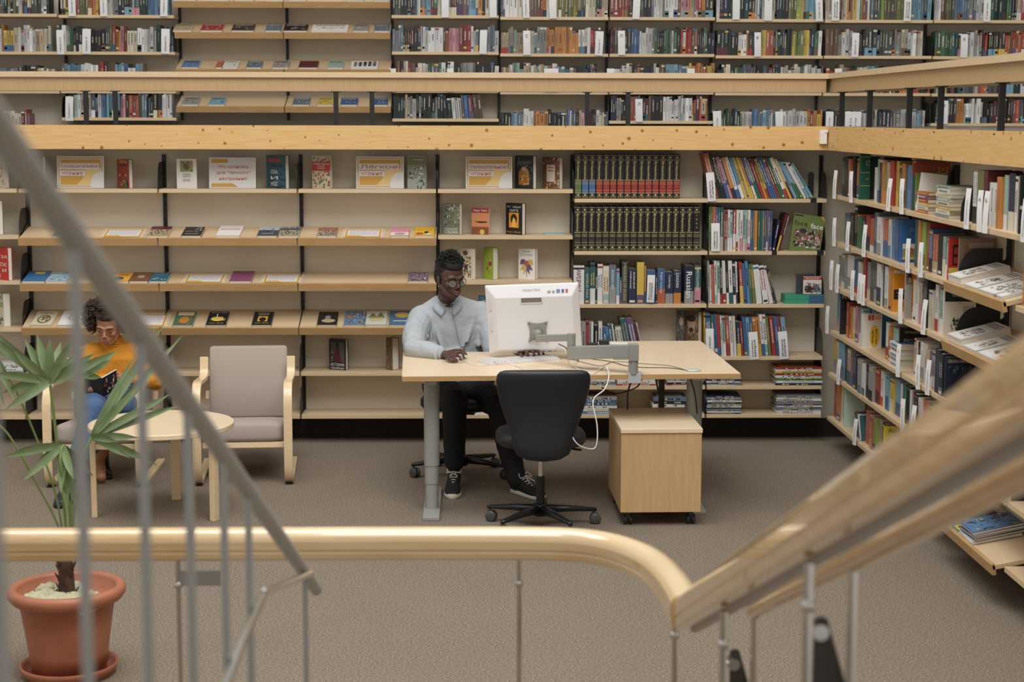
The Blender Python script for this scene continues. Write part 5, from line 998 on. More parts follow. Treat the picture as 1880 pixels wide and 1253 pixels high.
cable([atY(1026, 632, 9.2), atY(1040, 640, 9.1), atY(1046, 652, 9.05), dz(1062, 662)], .003, BCB, 'black cable dropping from the back of the monitor arm')
cable([atY(1018, 640, 9.34), atY(1030, 636, 9.25), atY(1040, 648, 9.15), dz(1046, 668), dz(1070, 676), dz(1100, 676)], .0025, WCB, 'white cable bundle dropping from the monitor to the desk')
cable([atY(1178, 698, 8.9), atY(1168, 712, 8.98), atY(1140, 722, 9.02), atY(1122, 722, 9.05), atY(1105, 712, 9.1)], .004, BCB, 'black cable looping under the desk edge')
cable([atY(1160, 698, 8.95), atY(1153, 720, 9.0), atY(1152, 745, 9.02), atY(1152, 752, 9.05)], .005, BCB, 'thick black cable hanging straight down to the pedestal')
cable([atY(1204, 697, 9.1), atY(1209, 720, 9.1), atY(1216, 748, 9.1)], .005, BCB, 'black cable hanging right of the monitor clamp')
cable([atY(1268, 697, 9.0), atY(1276, 725, 9.0), atY(1280, 760, 9.0)], .004, BCB, 'black cable hanging beside the right desk leg')
p = atZ(1109, 634, DZ); o = MB().box(-.03, .03, -.02, .02, 0, .03).box(-.1, -.035, -.01, .03, 0, .012).build('adapter', BLACK, bevel=.003); o.location = (p.x, p.y, DZ + .001); tag(o, 'small black adapter on the desk behind the monitor arm', 'adapter')
p = atZ(1134, 632, DZ); o = MB().box(-.06, .06, -.03, .04, 0, .006).build('note_pad', mat('white_card', (226,224,220), .6)); o.location = (p.x, p.y, DZ + .001); o.rotation_euler = (0, 0, -.1); tag(o, 'small white note pad behind the monitor arm', 'paper')
p = atZ(1116, 660, DZ); o = MB().box(-.03, .05, -.02, .02, 0, .014).build('cable_adapter', GREYP, bevel=.002); o.location = (p.x + .06, p.y, DZ + .001); tag(o, 'grey plug box lying under the monitor arm', 'adapter')
# ------------------------------------------------------------------ office chairs
def office_chair(x, y, rz, start, label, seat_z=.44, zoff=0):
    c = empty('office_chair', (x, y, 0), label, 'chair', 'black office chairs at the desk', rz)
    m = MB(); pad(m, (0, .03), .235, .225, seat_z, seat_z + .075, 2.8); m.build('seat', LEATHER, c)
    m = MB(); rows = [(.392, .03, .02), (.40, .09, .035), (.425, .135, .045), (.47, .155, .05), (.52, .163, .05), (.58, .182, .05), (.64, .203, .048), (.70, .222, .046), (.76, .235, .045), (.81, .240, .042), (.84, .236, .038), (.857, .222, .03), (.864, .20, .02)]
    R2 = []
    for z, a, b_ in rows:
        yy = -.20 - .03 * math.sin((z - .4) / .46 * PI) * -1 - .06 * (z - .4)
        R2.append(((0, yy, z + (seat_z - .44)), (1, 0, 0), (0, 1, 0), a, b_))
    superloft(m, R2, 36, 2.5); m.build('backrest', LEATHER, c)
    m = MB(); m.tube([(0, -.19, seat_z - .04), (0, 0, seat_z - .035)], .02, 8, flat=.5); m.box(-.09, .09, -.1, .1, seat_z - .035, seat_z - .002); m.tube([(.1, .0, seat_z - .02), (.2, .0, seat_z - .03)], .005, 8); m.build('mechanism', NYLON, c)
    m = MB(); m.tube([(.17, 0, seat_z - .028), (.215, 0, seat_z - .033)], .010, 8, flat=.6); m.build('lever', NYLON, c)
    m = MB(); m.tube([(0, 0, .24), (0, 0, seat_z - .03)], .014, 14); m.build('gas_lift', CHROME, c)
    m = MB(); m.tube([(0, 0, .085), (0, 0, .27)], .023, 16); m.build('column', NYLON, c)
    b = MB(); b.lathe([(0, .06), (.035, .06), (.042, .10), (.03, .125), (0, .125)], 16); bs = b.build('base_hub', NYLON, c)
    for k in range(5):
        a = math.radians(start + 72 * k); A = RZ(a)
        m = MB(A); superloft(m, [((.03, 0, .095), (0, 1, 0), (0, 0, 1), .026, .022), ((.15, 0, .09), (0, 1, 0), (0, 0, 1), .022, .016), ((.29, 0, .078), (0, 1, 0), (0, 0, 1), .015, .010), ((.305, 0, .075), (0, 1, 0), (0, 0, 1), .008, .008)], 12, 3)
        arm_ = m.build('base_arm', NYLON, c)
        m = MB(A @ T(.29, 0, .0) @ RZ(.6 + k))
        for s in (-1, 1): m.lathe([(0, -.008), (.022, -.008), (.029, -.005), (.029, .005), (.022, .008), (0, .008)], 20, M=T(s * .014, .008, .0292) @ RY(PI / 2))
        m.tube([(0, 0, .03), (0, 0, .075)], .007, 8); m.box(-.008, .008, -.012, .02, .03, .06); m.build('caster', mat('caster_grey', (74,74,72), .4), arm_)
    return c
office_chair(.352, 8.62, math.radians(1), 82, 'empty black office chair with its back to the camera, in front of the desk')
office_chair(-.07, 9.90, math.radians(172), 20, 'black office chair the man sits on, mostly hidden behind the desk', .42)
# ------------------------------------------------------------------ armchairs
def armchair(x, y, rz, label):
    c = empty('lounge_armchair', (x, y, 0), label, 'armchair', 'bentwood lounge armchairs', rz)
    for s in (-1, 1):
        pts = smooth_path([(0, .72, .016), (0, .5, .012), (0, .14, .012), (0, .06, .024), (0, .012, .08), (0, .0, .2), (0, .004, .4), (0, .012, .50), (0, .05, .565), (0, .12, .59), (0, .3, .578), (0, .46, .566), (0, .53, .572), (0, .565, .60), (0, .585, .68)], 6)
        m = MB(); m.ribbon([p + Vector((s * .262, 0, 0)) for p in pts], .05, .024); fr_ = m.build('side_frame', LAM, c, bevel=.003)
        m = MB(); m.box(s * .262 - .022, s * .262 + .022, .03, .12, -.0, .006); m.build('glide', BLACK, fr_)
    S = T(0, .06, .245) @ RX(math.radians(-7))
    m = MB(S); m.box(-.235, .235, .0, .56, -.03, .005); m.build('seat_frame', LAM, c, bevel=.004)
    m = MB(S); X, Z = (1, 0, 0), (0, 0, 1)
    superloft(m, [((0, yy, .062), X, Z, a, b_) for yy, a, b_ in ((-.012, .20, .03), (-.006, .222, .05), (.03, .232, .063), (.3, .232, .072), (.54, .232, .05), (.56, .22, .04))], 40, 7); m.build('seat_cushion', FABRIC, c)
    B = T(0, .60, .30) @ RX(math.radians(-14))
    m = MB(B); X, Y = (1, 0, 0), (0, 1, 0)
    superloft(m, [((0, 0, z), X, Y, a, b_) for z, a, b_ in ((0, .225, .02), (.01, .235, .03), (.2, .236, .033), (.42, .236, .03), (.435, .232, .024), (.442, .22, .014))], 40, 9); m.build('back_cushion', FABRIC, c)
    m = MB(B); m.box(-.262, .262, .02, .045, .12, .17); m.build('cross_rail', LAM, c)
    return c
armchair(-1.335, 9.60, math.radians(4.0), 'empty bentwood armchair with greige upholstery, right of the round table')
armchair(-2.185, 9.56, math.radians(1.0), 'bentwood armchair the woman in the yellow sweater sits in')
# round table
tb = empty('round_table', (-1.675, 8.93, 0), 'low round birch table between the two armchairs', 'table')
m = MB(); m.lathe([(0, .475), (.383, .475), (.386, .478), (.386, .500), (.383, .503), (0, .503)], 72, smooth=False); m.build('tabletop', TOP, tb, bevel=.002)
for a, q in ((88, .34), (190, .362), (332, .34)):
    A = RZ(math.radians(a)); m = MB(A)
    m.ribbon(smooth_path([(q, 0, 0), (q, 0, .25), (q, 0, .40), (q - .015, 0, .45), (.28, 0, .462), (.18, 0, .463)], 5), .05, .03, side=(0, 1, 0)); m.build('leg', LAM, tb, bevel=.003)
# ------------------------------------------------------------------ potted palm
PT = atZ(128, 1237, 0); PX, PY = PT.x, PT.y
palm = empty('potted_palm', (PX, PY, 0), 'fan palm in a terracotta coloured pot on the carpet behind the handrail', 'plant')
TERR = mix_mat('terracotta_plastic', (172,108,78), (160,96,68), 8, rough=.5)
m = MB(); m.lathe([(0, .012), (.14, .012), (.142, .05), (.148, .05), (.15, .10), (.165, .2), (.178, .29), (.186, .292), (.206, .30), (.22, .318), (.222, .338), (.21, .352), (.192, .352), (.182, .342), (.18, .30), (.0, .30)], 56); m.build('pot', TERR, palm)
m = MB(); m.lathe([(0, 0), (.165, 0), (.182, .03), (.186, .045), (.18, .048), (.172, .035), (.155, .011), (0, .011)], 56); m.build('saucer', TERR, palm)
MOSS = mat('pale_moss', (196,190,158), .95, bump=(120, .8, (1, 1, 1), .01))
m = MB(); r = R_(3)
for i in range(16):
    a = r.uniform(0, 2 * PI); d = r.uniform(.04, .135); rr_ = r.uniform(.04, .065); m.ball((d * math.cos(a), d * math.sin(a), .30), (rr_, rr_, .028 + r.uniform(0, .012)), n=14, m=8)
mo = m.build('moss', MOSS, palm); q_ = mo.modifiers.new('fuse', 'REMESH'); q_.mode = 'VOXEL'; q_.voxel_size = .004; tx = bpy.data.textures.new('moss_lumps', 'CLOUDS'); tx.noise_scale = .018; q_ = mo.modifiers.new('lumps', 'DISPLACE'); q_.texture = tx; q_.strength = .022; q_.mid_level = .5
TR = mix_mat('palm_trunk_fibre', (84,56,38), (48,34,26), 30, rough=.9)
m = MB(); m.tube([(-.0, 0, .28), (.0, .0, .38), (-.004, 0, .50), (0, 0, .56)], [.035, .03, .026, .02], 12)
for i in range(40):
    a = r.uniform(0, 2 * PI); z = r.uniform(.30, .54); m.tube([(.026 * math.cos(a), .026 * math.sin(a), z), (.045 * math.cos(a), .045 * math.sin(a), z + .03)], [.008, .002], 5)
m.build('trunk', TR, palm)
def leaf_mat():
    m_ = mix_mat('palm_leaf', (104,124,78), (132,150,108), 14, (1, 1, 1), .45, .3, .7); b_ = m_.node_tree.nodes['Principled BSDF']; return m_
LEAF = leaf_mat(); STEM = mat('palm_stem', (112,132,70), .5)
def P6(px, py, dy=0.0): q = atY(px, py, PY + dy); return q - Vector((PX, PY, 0))
def blade(m, a, b, w_, droop=.0, fold=Vector((0, -1, 0)), curl=0):
    a, b = Vector(a), Vector(b); d = b - a; L = d.length; t = d.normalized(); s = t.cross(fold); s = s.normalized() if s.length > 1e-4 else Vector((1, 0, 0)); nn = s.cross(t).normalized()
    vs = []; K = 9
    for i in range(K):
        u = i / (K - 1); wd = w_ * (0.18 + 1.05 * math.sin(PI * min(1, u * .8 + .12)) ** .8) * (1 - u ** 5) * .5
        p = a + d * u + Vector((0, 0, -droop * L * u * u))
        vs += [p - s * wd + nn * wd * .45, p - nn * 0, p + s * wd + nn * wd * .45]
    fs = []
    for i in range(K - 1):
        q = 3 * i; fs += [(q, q + 1, q + 4, q + 3), (q + 1, q + 2, q + 5, q + 4)]
    m.add(vs, fs, smooth=True)
def fan(hub, hdy, tips, w_, stem, stem_r=.004):
    H = P6(*hub, hdy); f = MB()
    for tpx, tpy, tdy, dr in tips: blade(f, H, P6(tpx, tpy, tdy), w_, dr)
    fr_ = f.build('fan_leaf', LEAF, palm)
    pts = [P6(x, y, d) for x, y, d in stem] + [H]
    m = MB(); m.tube(smooth_path(pts, 5), stem_r, 8); m.build('leaf_stem', STEM, fr_)
fan((92, 702), -.02, [(-60, 598, -.1, -.1), (-30, 606, .0, -.1), (-8, 618, .05, -.05), (22, 640, -.08, 0), (45, 622, .06, 0), (68, 612, .04, 0), (92, 620, -.03, 0), (112, 628, .06, 0), (134, 622, -.06, 0), (156, 640, .03, 0), (176, 648, 0, 0), (200, 655, .05, 0), (214, 650, -.03, -.04), (8, 745, -.1, .1), (2, 700, .0, .25), (-20, 670, -.1, .15)], .03, [(124, 1035, 0), (118, 930, 0), (104, 810, -.01)], .006)
fan((168, 803), .05, [(245, 664, .12, -.05), (302, 594, .15, 0), (262, 700, .1, 0), (309, 650, .2, 0), (336, 615, .24, 0), (280, 742, .15, .0), (255, 796, .1, .1), (292, 842, .1, .12), (240, 830, .0, .15), (316, 722, .15, 0), (333, 735, .2, .05), (215, 800, .0, .2)], .026, [(130, 1035, 0), (136, 930, .0), (150, 850, .02)], .006)
fan((155, 690), .1, [(216, 646, .15, -.05), (205, 660, .1, 0), (150, 660, .1, 0), (186, 690, .1, .1), (110, 690, .1, .2)], .022, [(128, 1035, .02), (132, 900, .06), (146, 780, .09)], .004)
fan((116, 818), -.04, [(4, 830, -.1, .1), (12, 822, .0, .15), (38, 884, -.12, .02), (60, 850, -.05, .2), (112, 908, -.1, 0), (124, 950, -.08, 0), (142, 940, -.02, 0), (160, 905, .03, .05), (172, 872, .06, .05), (135, 880, -.1, .02)], .026, [(126, 1035, 0), (128, 940, -.05), (112, 860, -.08), (112, 830, -.06)], .005)
fan((-12, 770), -.05, [(-60, 760, -.1, 0), (-70, 800, -.1, 0), (-50, 830, 0, 0), (-30, 735, 0, 0)], .026, [(124, 1035, 0), (105, 962, 0), (62, 880, -.02), (20, 805, -.04)], .004)
fan((-20, 640), .05, [(24, 650, 0, .15), (18, 690, 0, .1), (8, 745, 0, .02), (30, 735, -.05, .05), (-60, 640, 0, 0)], .02, [(122, 1035, 0), (100, 900, .05), (40, 740, .08), (0, 670, .06)], .004)
# ------------------------------------------------------------------ foreground: staircase and its railings
STX0, STX1 = -.36, .49
st = MB()
for i in range(13):
    y1 = 4.0 - .3 * i; z = .118 * (i + 1); st.box(STX0, STX1, y1 - .33, y1, z - .04, z)
for x in (STX0 + .02, STX1 - .06): st.add([(x, 4.0, 0), (x + .04, 4.0, 0), (x + .04, 3.6, 0), (x, 3.6, 0), (x, .1, 1.5), (x + .04, .1, 1.5), (x + .04, .1, 1.36), (x, .1, 1.36)], [(0, 1, 2, 3), (4, 7, 6, 5), (0, 4, 5, 1), (3, 2, 6, 7), (0, 3, 7, 4), (1, 5, 6, 2)])
st.box(-1.6, 1.8, -1.4, .1, 1.5, 1.6)
struct(st.build('floor_stairs', mix_mat('stair_wood', (150,120,88), (138,108,78), 6, rough=.5)))
GM = mat('grey_painted_rail', (158,160,158), .4, metal=.2)
lr = empty('stair_railing', (-.378, 2.5, 0), 'grey metal stair railing descending across the left foreground, out of focus', 'railing')
def LP(px, py, Y): q = atY(px, py, Y); return Vector((-.378 + .378, Y - 2.5, q.z))
def zl(Y): return CAM_H - (-.58 + .435 * Y)
pts = [(0, Y - 2.5, zl(Y)) for Y in (-.3, 1.0, 2.0, 3.0, 3.93)]
m = MB(); m.tube(pts, .0148, 12, flat=.85); m.ball(pts[-1], .0146, n=12, m=8); m.build('handrail', GM, lr)
for Y in (.4, .7, 1.0, 1.31, 1.60, 1.90, 2.20, 2.50, 2.77, 3.68):
    m = MB(); z = zl(Y); m.tube([(0, Y - 2.5, z - .01), (0, Y - 2.5, max(0, z - 1.02))], .0062, 12); m.build('baluster', GM, lr)
m = MB(); q = [LP(546, 1054, 3.68), LP(505, 1068, 3.3), LP(470, 1086, 2.9), LP(455, 1098, 2.84), LP(425, 1165, 2.62), LP(385, 1253, 2.41), LP(350, 1330, 2.25)]
m.tube(smooth_path([(0.012, v.y, v.z) for v in q], 5), .008, 12); m.build('lower_rail', CHROME, lr)
# timber handrail
hr = empty('timber_handrail', (0, 4.3, 0), 'thick varnished timber handrail crossing the foreground, then rising to the right', 'railing')
ZR = atY(700, 996, 4.3).z
path = [Vector((-3.2, 4.3, ZR)), Vector((-2.0, 4.3, ZR)), Vector((-1.0, 4.3, ZR))] + [Vector((x, 4.3, ZR)) for x in (-.72,)]
cur = [atZ(px, py, ZR) for px, py in ((940, 996), (1040, 998), (1110, 1006), (1165, 1022), (1208, 1046), (1240, 1082), (1262, 1122))]
def section(m, pts, mi=0, w_=.040, h_=.05, side=None, sd0=None, sd1=None):
    """rounded handrail section with a groove low on each flank, swept along pts"""
    prof = []
    for t in range(0, 181, 18): a = math.radians(t); prof.append((w_ * math.cos(a), h_ * .25 + h_ * .75 * math.sin(a)))
    prof += [(-w_ * 1.0, -h_ * .25), (-w_ * .88, -h_ * .36), (-w_ * .96, -h_ * .5), (-w_ * .9, -h_ * .85), (-w_ * .7, -h_), (w_ * .7, -h_), (w_ * .9, -h_ * .85), (w_ * .96, -h_ * .5), (w_ * .88, -h_ * .36), (w_ * 1.0, -h_ * .25)]
    n = len(prof); vs = []; k = len(pts)
    for i, p in enumerate(pts):
        t = (pts[min(i + 1, k - 1)] - pts[max(i - 1, 0)]).normalized(); s = t.cross(Vector((0, 0, 1))).normalized()
        if i == 0 and sd0 is not None: s = sd0
        if i == k - 1 and sd1 is not None: s = sd1
        u = s.cross(t).normalized() if not (i == k - 1 and sd1 is not None) and not (i == 0 and sd0 is not None) else Vector((0, 0, 1))
        for a, b_ in prof: vs.append(p + s * a + u * b_)
    fs = [(i * n + j, i * n + (j + 1) % n, (i + 1) * n + (j + 1) % n, (i + 1) * n + j) for i in range(k - 1) for j in range(n)]
    m.add(vs, [f for q, f in enumerate(fs) if q % n < 10], mi=mi, smooth=True); m.add(vs, [f for q, f in enumerate(fs) if q % n >= 10], mi=mi); m.add(vs[:n], [tuple(reversed(range(n)))], mi=mi); m.add(vs[-n:], [tuple(range(n))], mi=mi)
C = cur[-1]; top = atX(1880, 714, C.x + .035); dirv = (top - C); end = C + dirv * 1.6
jx = atZ(358, 996, ZR).x
L0 = lambda v: v - Vector((0, 4.3, 0))
m = MB(); section(m, [L0(Vector((x, 4.3, ZR))) for x in (-3.2, -2, -1.2, jx)], h_=.041); m.build('rail', HAND, hr)
m = MB(); section(m, [L0(p) for p in [Vector((jx + .004, 4.3, ZR)), Vector((-.3, 4.3, ZR))] + smooth_path(cur, 6)], h_=.041); m.build('rail', mix_mat('varnished_handrail_curve', (222,196,154), (208,178,132), 3, (1.2, 1.2, 16), .18, .3, .7, coat=1.0), hr)
m = MB(); section(m, [L0(C + Vector((0, .03, 0)) - Vector((0, 0, .012))), L0(C + dirv * .05), L0(C + dirv * .3), L0(C + dirv * .7), L0(end)], w_=.033, h_=.040); m.build('rising_rail', HAND, hr)
m = MB(); m.ribbon([L0(C + dirv * t) + Vector((.016, 0, -.047)) for t in (.0, .5, 1, 1.6)], .016, .008); m.build('steel_strip', GM, hr)
def hpost(x, y, z1, z0=0.0, r_=.0075, nm='baluster', mt=None): m = MB(); m.tube([(x, y - 4.3, z0), (x, y - 4.3, z1)], r_, 14); m.lathe([(0, 0), (.0105, 0), (.0105, .016), (0, .016)], 12, M=T(x, y - 4.3, z1 - .075)); m.build(nm, mt or CHROME, hr)
for px in (953, 328, -260): x = atY(px, 1100, 4.3).x; hpost(x, 4.3, ZR - .045, 0, .0068)
xq = atY(388, 1062, 4.3)
m = MB(); xa = atY(328, 1100, 4.3).x; m.box(xa, xa + .11, -.004, .004, xq.z - .02, xq.z + .02); m.build('bracket', STEEL, hr)
hpost(cur[-2].x + .0, cur[-2].y, ZR - .045, 0, .007)
for px, Yb_ in ((1330, None), (1487, None)):
    t = 0.0
    for _ in range(200):
        if proj(C + dirv * t)[0] >= px: break
        t += .01
    p = C + dirv * t; hpost(p.x, p.y, p.z - .05, max(0, p.z - 1.0), .0082)
# second slim rail on the far side of the balusters
sr = empty('slim_handrail', (0, 4.3, 0), 'slim round wooden handrail running just right of the thick timber one', 'railing')
A_, B_ = atX(1385, 1122, .59), atX(1880, 872, .59); D_ = (B_ - A_); A0 = A_
m = MB(); m.tube([L0(A0), L0(A_ + D_ * .3), L0(A_ + D_), L0(A_ + D_ * 1.7)], .0185, 16); m.build('rail', HAND, sr)
for px in (1385, 1568):
    t = 0.0
    while proj(A_ + D_ * t)[0] < px and t < 2: t += .005
    p = A_ + D_ * t; m = MB(); m.tube([(p.x, p.y - 4.3, max(0, p.z - .95)), (p.x, p.y - 4.3, p.z - .016)], .0082, 14); m.build('baluster', CHROME, sr)
# dark fixing plates with bolts
for k_, (apx, apy, x0p, x1p, Y_) in enumerate(((1505, 1132, 1490, 1552, 2.56), (1347, 1192, 1338, 1374, 3.42))):
    a = atY(apx, apy, Y_); b0 = atY(x0p, 1300, Y_); b1 = atY(x1p + 12, 1300, Y_)
    o = MB(); M_ = T(a.x, Y_, b0.z) @ RX(PI / 2)
    o.prism([(b0.x - a.x, -.25), (b1.x - a.x, -.25), (b1.x - a.x, 0), (.012, a.z - b0.z - .004), (.004, a.z - b0.z), (-.008, a.z - b0.z - .004), (b0.x - a.x, a.z - b0.z - .06)], -.003, .003, M=M_)
    ob_ = o.build('plate', mat('dark_steel_plate', (74,70,66), .4, metal=.6), sr)
    ob_.location = (0, -4.3, 0)
    m = MB(); q = atY(apx - 2, apy + 24, Y_); m.tube([(q.x, Y_ - 4.3 - .02, q.z), (q.x, Y_ - 4.3 + .01, q.z)], .013, 16); m.tube([(q.x - .02, Y_ - 4.3 - .012, q.z), (q.x, Y_ - 4.3 - .012, q.z)], .007, 10); m.build('bolt', CHROME, sr)
# ------------------------------------------------------------------ people
def cap(m, pts, rs, n=14, flat=1.0, up=None):
    """tapered limb with round ends through pts"""
    pts = [Vector(p) for p in pts]
    if len(pts) > 2: 
        sp = smooth_path(pts, 4); k = len(pts) - 1; rr = []
        for i in range(len(sp)):
            t = i / 4; a = min(int(t), k - 1); f = t - a; f = f * f * (3 - 2 * f); rr.append(rs[a] * (1 - f) + rs[a + 1] * f)
    else: sp, rr = pts, list(rs)
    m.tube(sp, rr, n, flat=flat, up=up)
    if flat == 1.0: m.ball(sp[0], rr[0], n=n, m=8); m.ball(sp[-1], rr[-1], n=n, m=8)
def melt(m, name, mt, parent, vox, sm=4, fac=.5, disp=None):
    o = m.build(name, mt, parent); r_ = o.modifiers.new('fuse', 'REMESH'); r_.mode = 'VOXEL'; r_.voxel_size = vox; r_.use_smooth_shade = True
    s_ = o.modifiers.new('relax', 'SMOOTH'); s_.iterations = sm; s_.factor = fac
    if disp:
        tx = bpy.data.textures.new(name + '_folds', 'CLOUDS'); tx.noise_scale = disp[0]; d = o.modifiers.new('folds', 'DISPLACE'); d.texture = tx; d.strength = disp[1]; d.mid_level = .5; d.texture_coords = 'LOCAL'
    return o
class Head:
    def __init__(s, c, yaw, pitch, k=1.0, roll=0.0):
        f = Vector((math.sin(yaw) * math.cos(pitch), -math.cos(yaw) * math.cos(pitch), -math.sin(pitch)))
        u = Vector((0, 0, 1)); u = (u - f * u.dot(f)).normalized(); S = u.cross(f)
        u2 = (u * math.cos(roll) + S * math.sin(roll)); S = u2.cross(f)
        s.M = Matrix(((S.x, f.x, u2.x, c.x), (S.y, f.y, u2.y, c.y), (S.z, f.z, u2.z, c.z), (0, 0, 0, 1))) @ Matrix.Scale(k, 4)
    def p(s, x, y, z): return s.M @ Vector((x, y, z))
def head_blobs(m, H, fem=False):
    k = m.M; m.M = H.M
    m.ball((0, -.012, .035), (.074, .095, .086), n=24, m=16); m.ball((0, .022, -.005), (.066, .068, .075), n=24, m=16)
    m.ball((0, .034, -.052), (.051, .053, .046), n=20, m=12); m.ball((0, .062, -.088), (.026, .024, .022), n=14, m=10)
    for s_ in (-1, 1):
        m.tube([(s_ * .055, .0, -.042), (s_ * .038, .04, -.078), (s_ * .013, .062, -.094)], [.021, .018, .016], 12)
        m.ball((s_ * .04, .062, -.022), (.024, .022, .02), n=14, m=10)
        m.ball((s_ * .074, -.004, -.008), (.009, .017, .030), n=12, m=10); m.ball((s_ * .074, .004, -.03), (.007, .010, .012), n=10, m=8)
        m.ball((s_ * .012, .099, -.034), (.0095, .011, .0085), n=12, m=8)
        m.ball((s_ * .031, .068, .000), (.016, .014, .011), n=12, m=8)
    m.tube([(-.05, .066, .022), (-.025, .084, .022), (0, .086, .018), (.025, .084, .022), (.05, .066, .022)], [.010, .012, .010, .012, .010], 10)
    m.tube([(0, .086, .012), (0, .098, -.01), (0, .108, -.030)], [.0085, .0095, .0125], 12)
    m.ball((0, .086, -.062), (.027, .015, .020), n=16, m=10)
    cap(m, [(-.022, .088, -.063), (0, .098, -.059), (.022, .088, -.063)], [.004, .0068, .004], 10)
    cap(m, [(-.019, .088, -.071), (0, .097, -.073), (.019, .088, -.071)], [.004, .0078, .004], 10)
    m.M = k
def face_paint(par, H, skin_dark, lipc, closed=True):
    m = MB(H.M)
    for s_ in (-1, 1):
        m.tube([(s_ * .014, .0965, .022), (s_ * .03, .0985, .029), (s_ * .048, .084, .024)], [.0022, .003, .0015], 6)
    m.build('eyebrows', mat('brow_hair', (24,18,15), .8), par)
    m = MB(H.M)
    for s_ in (-1, 1):
        m.tube([(s_ * .018, .0815, -.003), (s_ * .025, .0835, -.0065), (s_ * .031, .0835, -.0078), (s_ * .038, .0815, -.0065), (s_ * .045, .0765, -.003)], [.0012, .002, .0023, .002, .001], 6)
        if not closed: m.ball((s_ * .031, .0775, -.011), (.0055, .0045, .0045), n=10, m=6)
    m.build('eyelashes', mat('lash', (16,12,10), .7), par)
    m = MB(H.M)
    cap(m, [(-.021, .0905, -.0635), (-.008, .1000, -.0595), (0, .1005, -.0612), (.008, .1000, -.0595), (.021, .0905, -.0635)], [.0022, .0052, .005, .0052, .0022], 8)
    cap(m, [(-.017, .0915, -.0715), (0, .1005, -.0735), (.017, .0915, -.0715)], [.003, .0065, .003], 8)
    m.build('lips', mat('lips_' + par.name, lipc, .45), par)
def hand(m, wrist, palm_c, up, dirs, thumb, k=1.0):
    """palm from wrist to palm_c; dirs: five-segment finger tip targets, each (base, mid, tip)"""
    w_, pc = Vector(wrist), Vector(palm_c)
    for i, pts in enumerate(dirs): cap(m, pts, [.0105 * k, .009 * k, .0075 * k], 10); m.tube([w_, Vector(pts[0])], [.017 * k, .0115 * k], 10)
    cap(m, thumb, [.014 * k, .0105 * k, .008 * k], 10)
    m.ball(pc, (.034 * k, .036 * k, .016 * k), n=14, m=8)
def skin_mat(name, c, c2): 
    m_ = mix_mat(name, c, c2, 14, rough=.48, lo=.3, hi=.7); m_.node_tree.nodes['Principled BSDF'].inputs['Subsurface Weight'].default_value = .08; m_.node_tree.nodes['Principled BSDF'].inputs['Subsurface Scale'].default_value = .01; return m_
def cloth(name, c, c2, sc=5, bk=.5):
    m_ = mix_mat(name, c, c2, sc, rough=.85, lo=.25, hi=.75, detail=3); nt = m_.node_tree; b_ = nt.nodes['Principled BSDF']
    tc = nt.nodes.new('ShaderNodeTexCoord'); n1 = nt.nodes.new('ShaderNodeTexNoise'); n1.inputs['Scale'].default_value = 6; n1.inputs['Detail'].default_value = 2; n1.inputs['Distortion'].default_value = .8
    bp = nt.nodes.new('ShaderNodeBump'); bp.inputs['Strength'].default_value = bk; bp.inputs['Distance'].default_value = .03
    nt.links.new(tc.outputs['Object'], n1.inputs['Vector']); nt.links.new(n1.outputs['Fac'], bp.inputs['Height']); nt.links.new(bp.outputs[0], b_.inputs['Normal']); return m_
P = atY
# ---------------- the man
SK1 = skin_mat('skin_dark', (88,60,46), (74,49,37))
man = empty('person', (-.12, 9.95, 0), 'person in a pale grey shirt and round glasses working at the computer desk', 'person')
MI = T(.12, -9.95, 0)
H = Head(P(826, 510, 9.80), math.radians(30), math.radians(12), 1.0, math.radians(-2))
nb = P(822, 555, 9.93); ch = P(829, 612, 9.96); wa = P(832, 680, 9.97); pe = Vector((-.12, 10.02, .57))
shR, shL = P(775, 584, 9.94), P(880, 577, 9.98)
elR, wrR = P(760, 644, 9.50), P(813, 651, 9.375)
elL, wrL = P(906, 646, 9.80), P(945, 650, 9.62)
hipR, hipL = Vector((-.21, 10.0, .53)), Vector((-.03, 10.0, .53))
knR, knL = P(835, 738, 9.52), P(915, 745, 9.58)
anR, anL = P(834, 860, 9.51), P(950, 893, 9.38)
m = MB(MI); head_blobs(m, Head(H.p(0, 0, 0), 0, 0)) if False else None
m.M = None; mm = MB(MI @ H.M); mm.M = None
hb = MB(); head_blobs(hb, Head(Vector(), 0, 0)); 
HM = MI @ H.M
sw = Matrix(((1, 0, 0, 0), (0, -1, 0, 0), (0, 0, 1, 0), (0, 0, 0, 1)))
body = MB(MI)
def put_head(dst, Hd):
    hb = MB(); hd = Head.__new__(Head); hd.M = Matrix.Identity(4); head_blobs(hb, hd)
    dst.add([Hd.M @ Vector(v) for v in hb.v], hb.f, smooth=True)
put_head(body, H)
cap(body, [H.p(0, -.022, -.02), H.p(0, -.026, -.09), nb + Vector((0, .0, .01)), ch], [.055, .052, .06, .10])
body.tube([nb, ch, wa, pe], [.07, .12, .11, .13], 20)
for s_, e_, w_ in ((shR, elR, wrR), (shL, elL, wrL)): cap(body, [nb - Vector((0, 0, .03)), s_], [.06, .055]); cap(body, [s_, e_], [.05, .04]); cap(body, [e_, w_], [.04, .026])
for h_, k_, a_ in ((hipR, knR, anR), (hipL, knL, anL)): cap(body, [h_, k_], [.085, .055]); cap(body, [k_, (k_ + a_) / 2 + Vector((0, .015, 0)), a_], [.052, .05, .032])
for a_, t_ in ((anR, P(831, 900, 9.33)), (anL, P(972, 905, 9.30))): cap(body, [a_, Vector((a_.x, a_.y, .085)), Vector((t_.x, t_.y + .04, .035))], [.032, .026, .018])
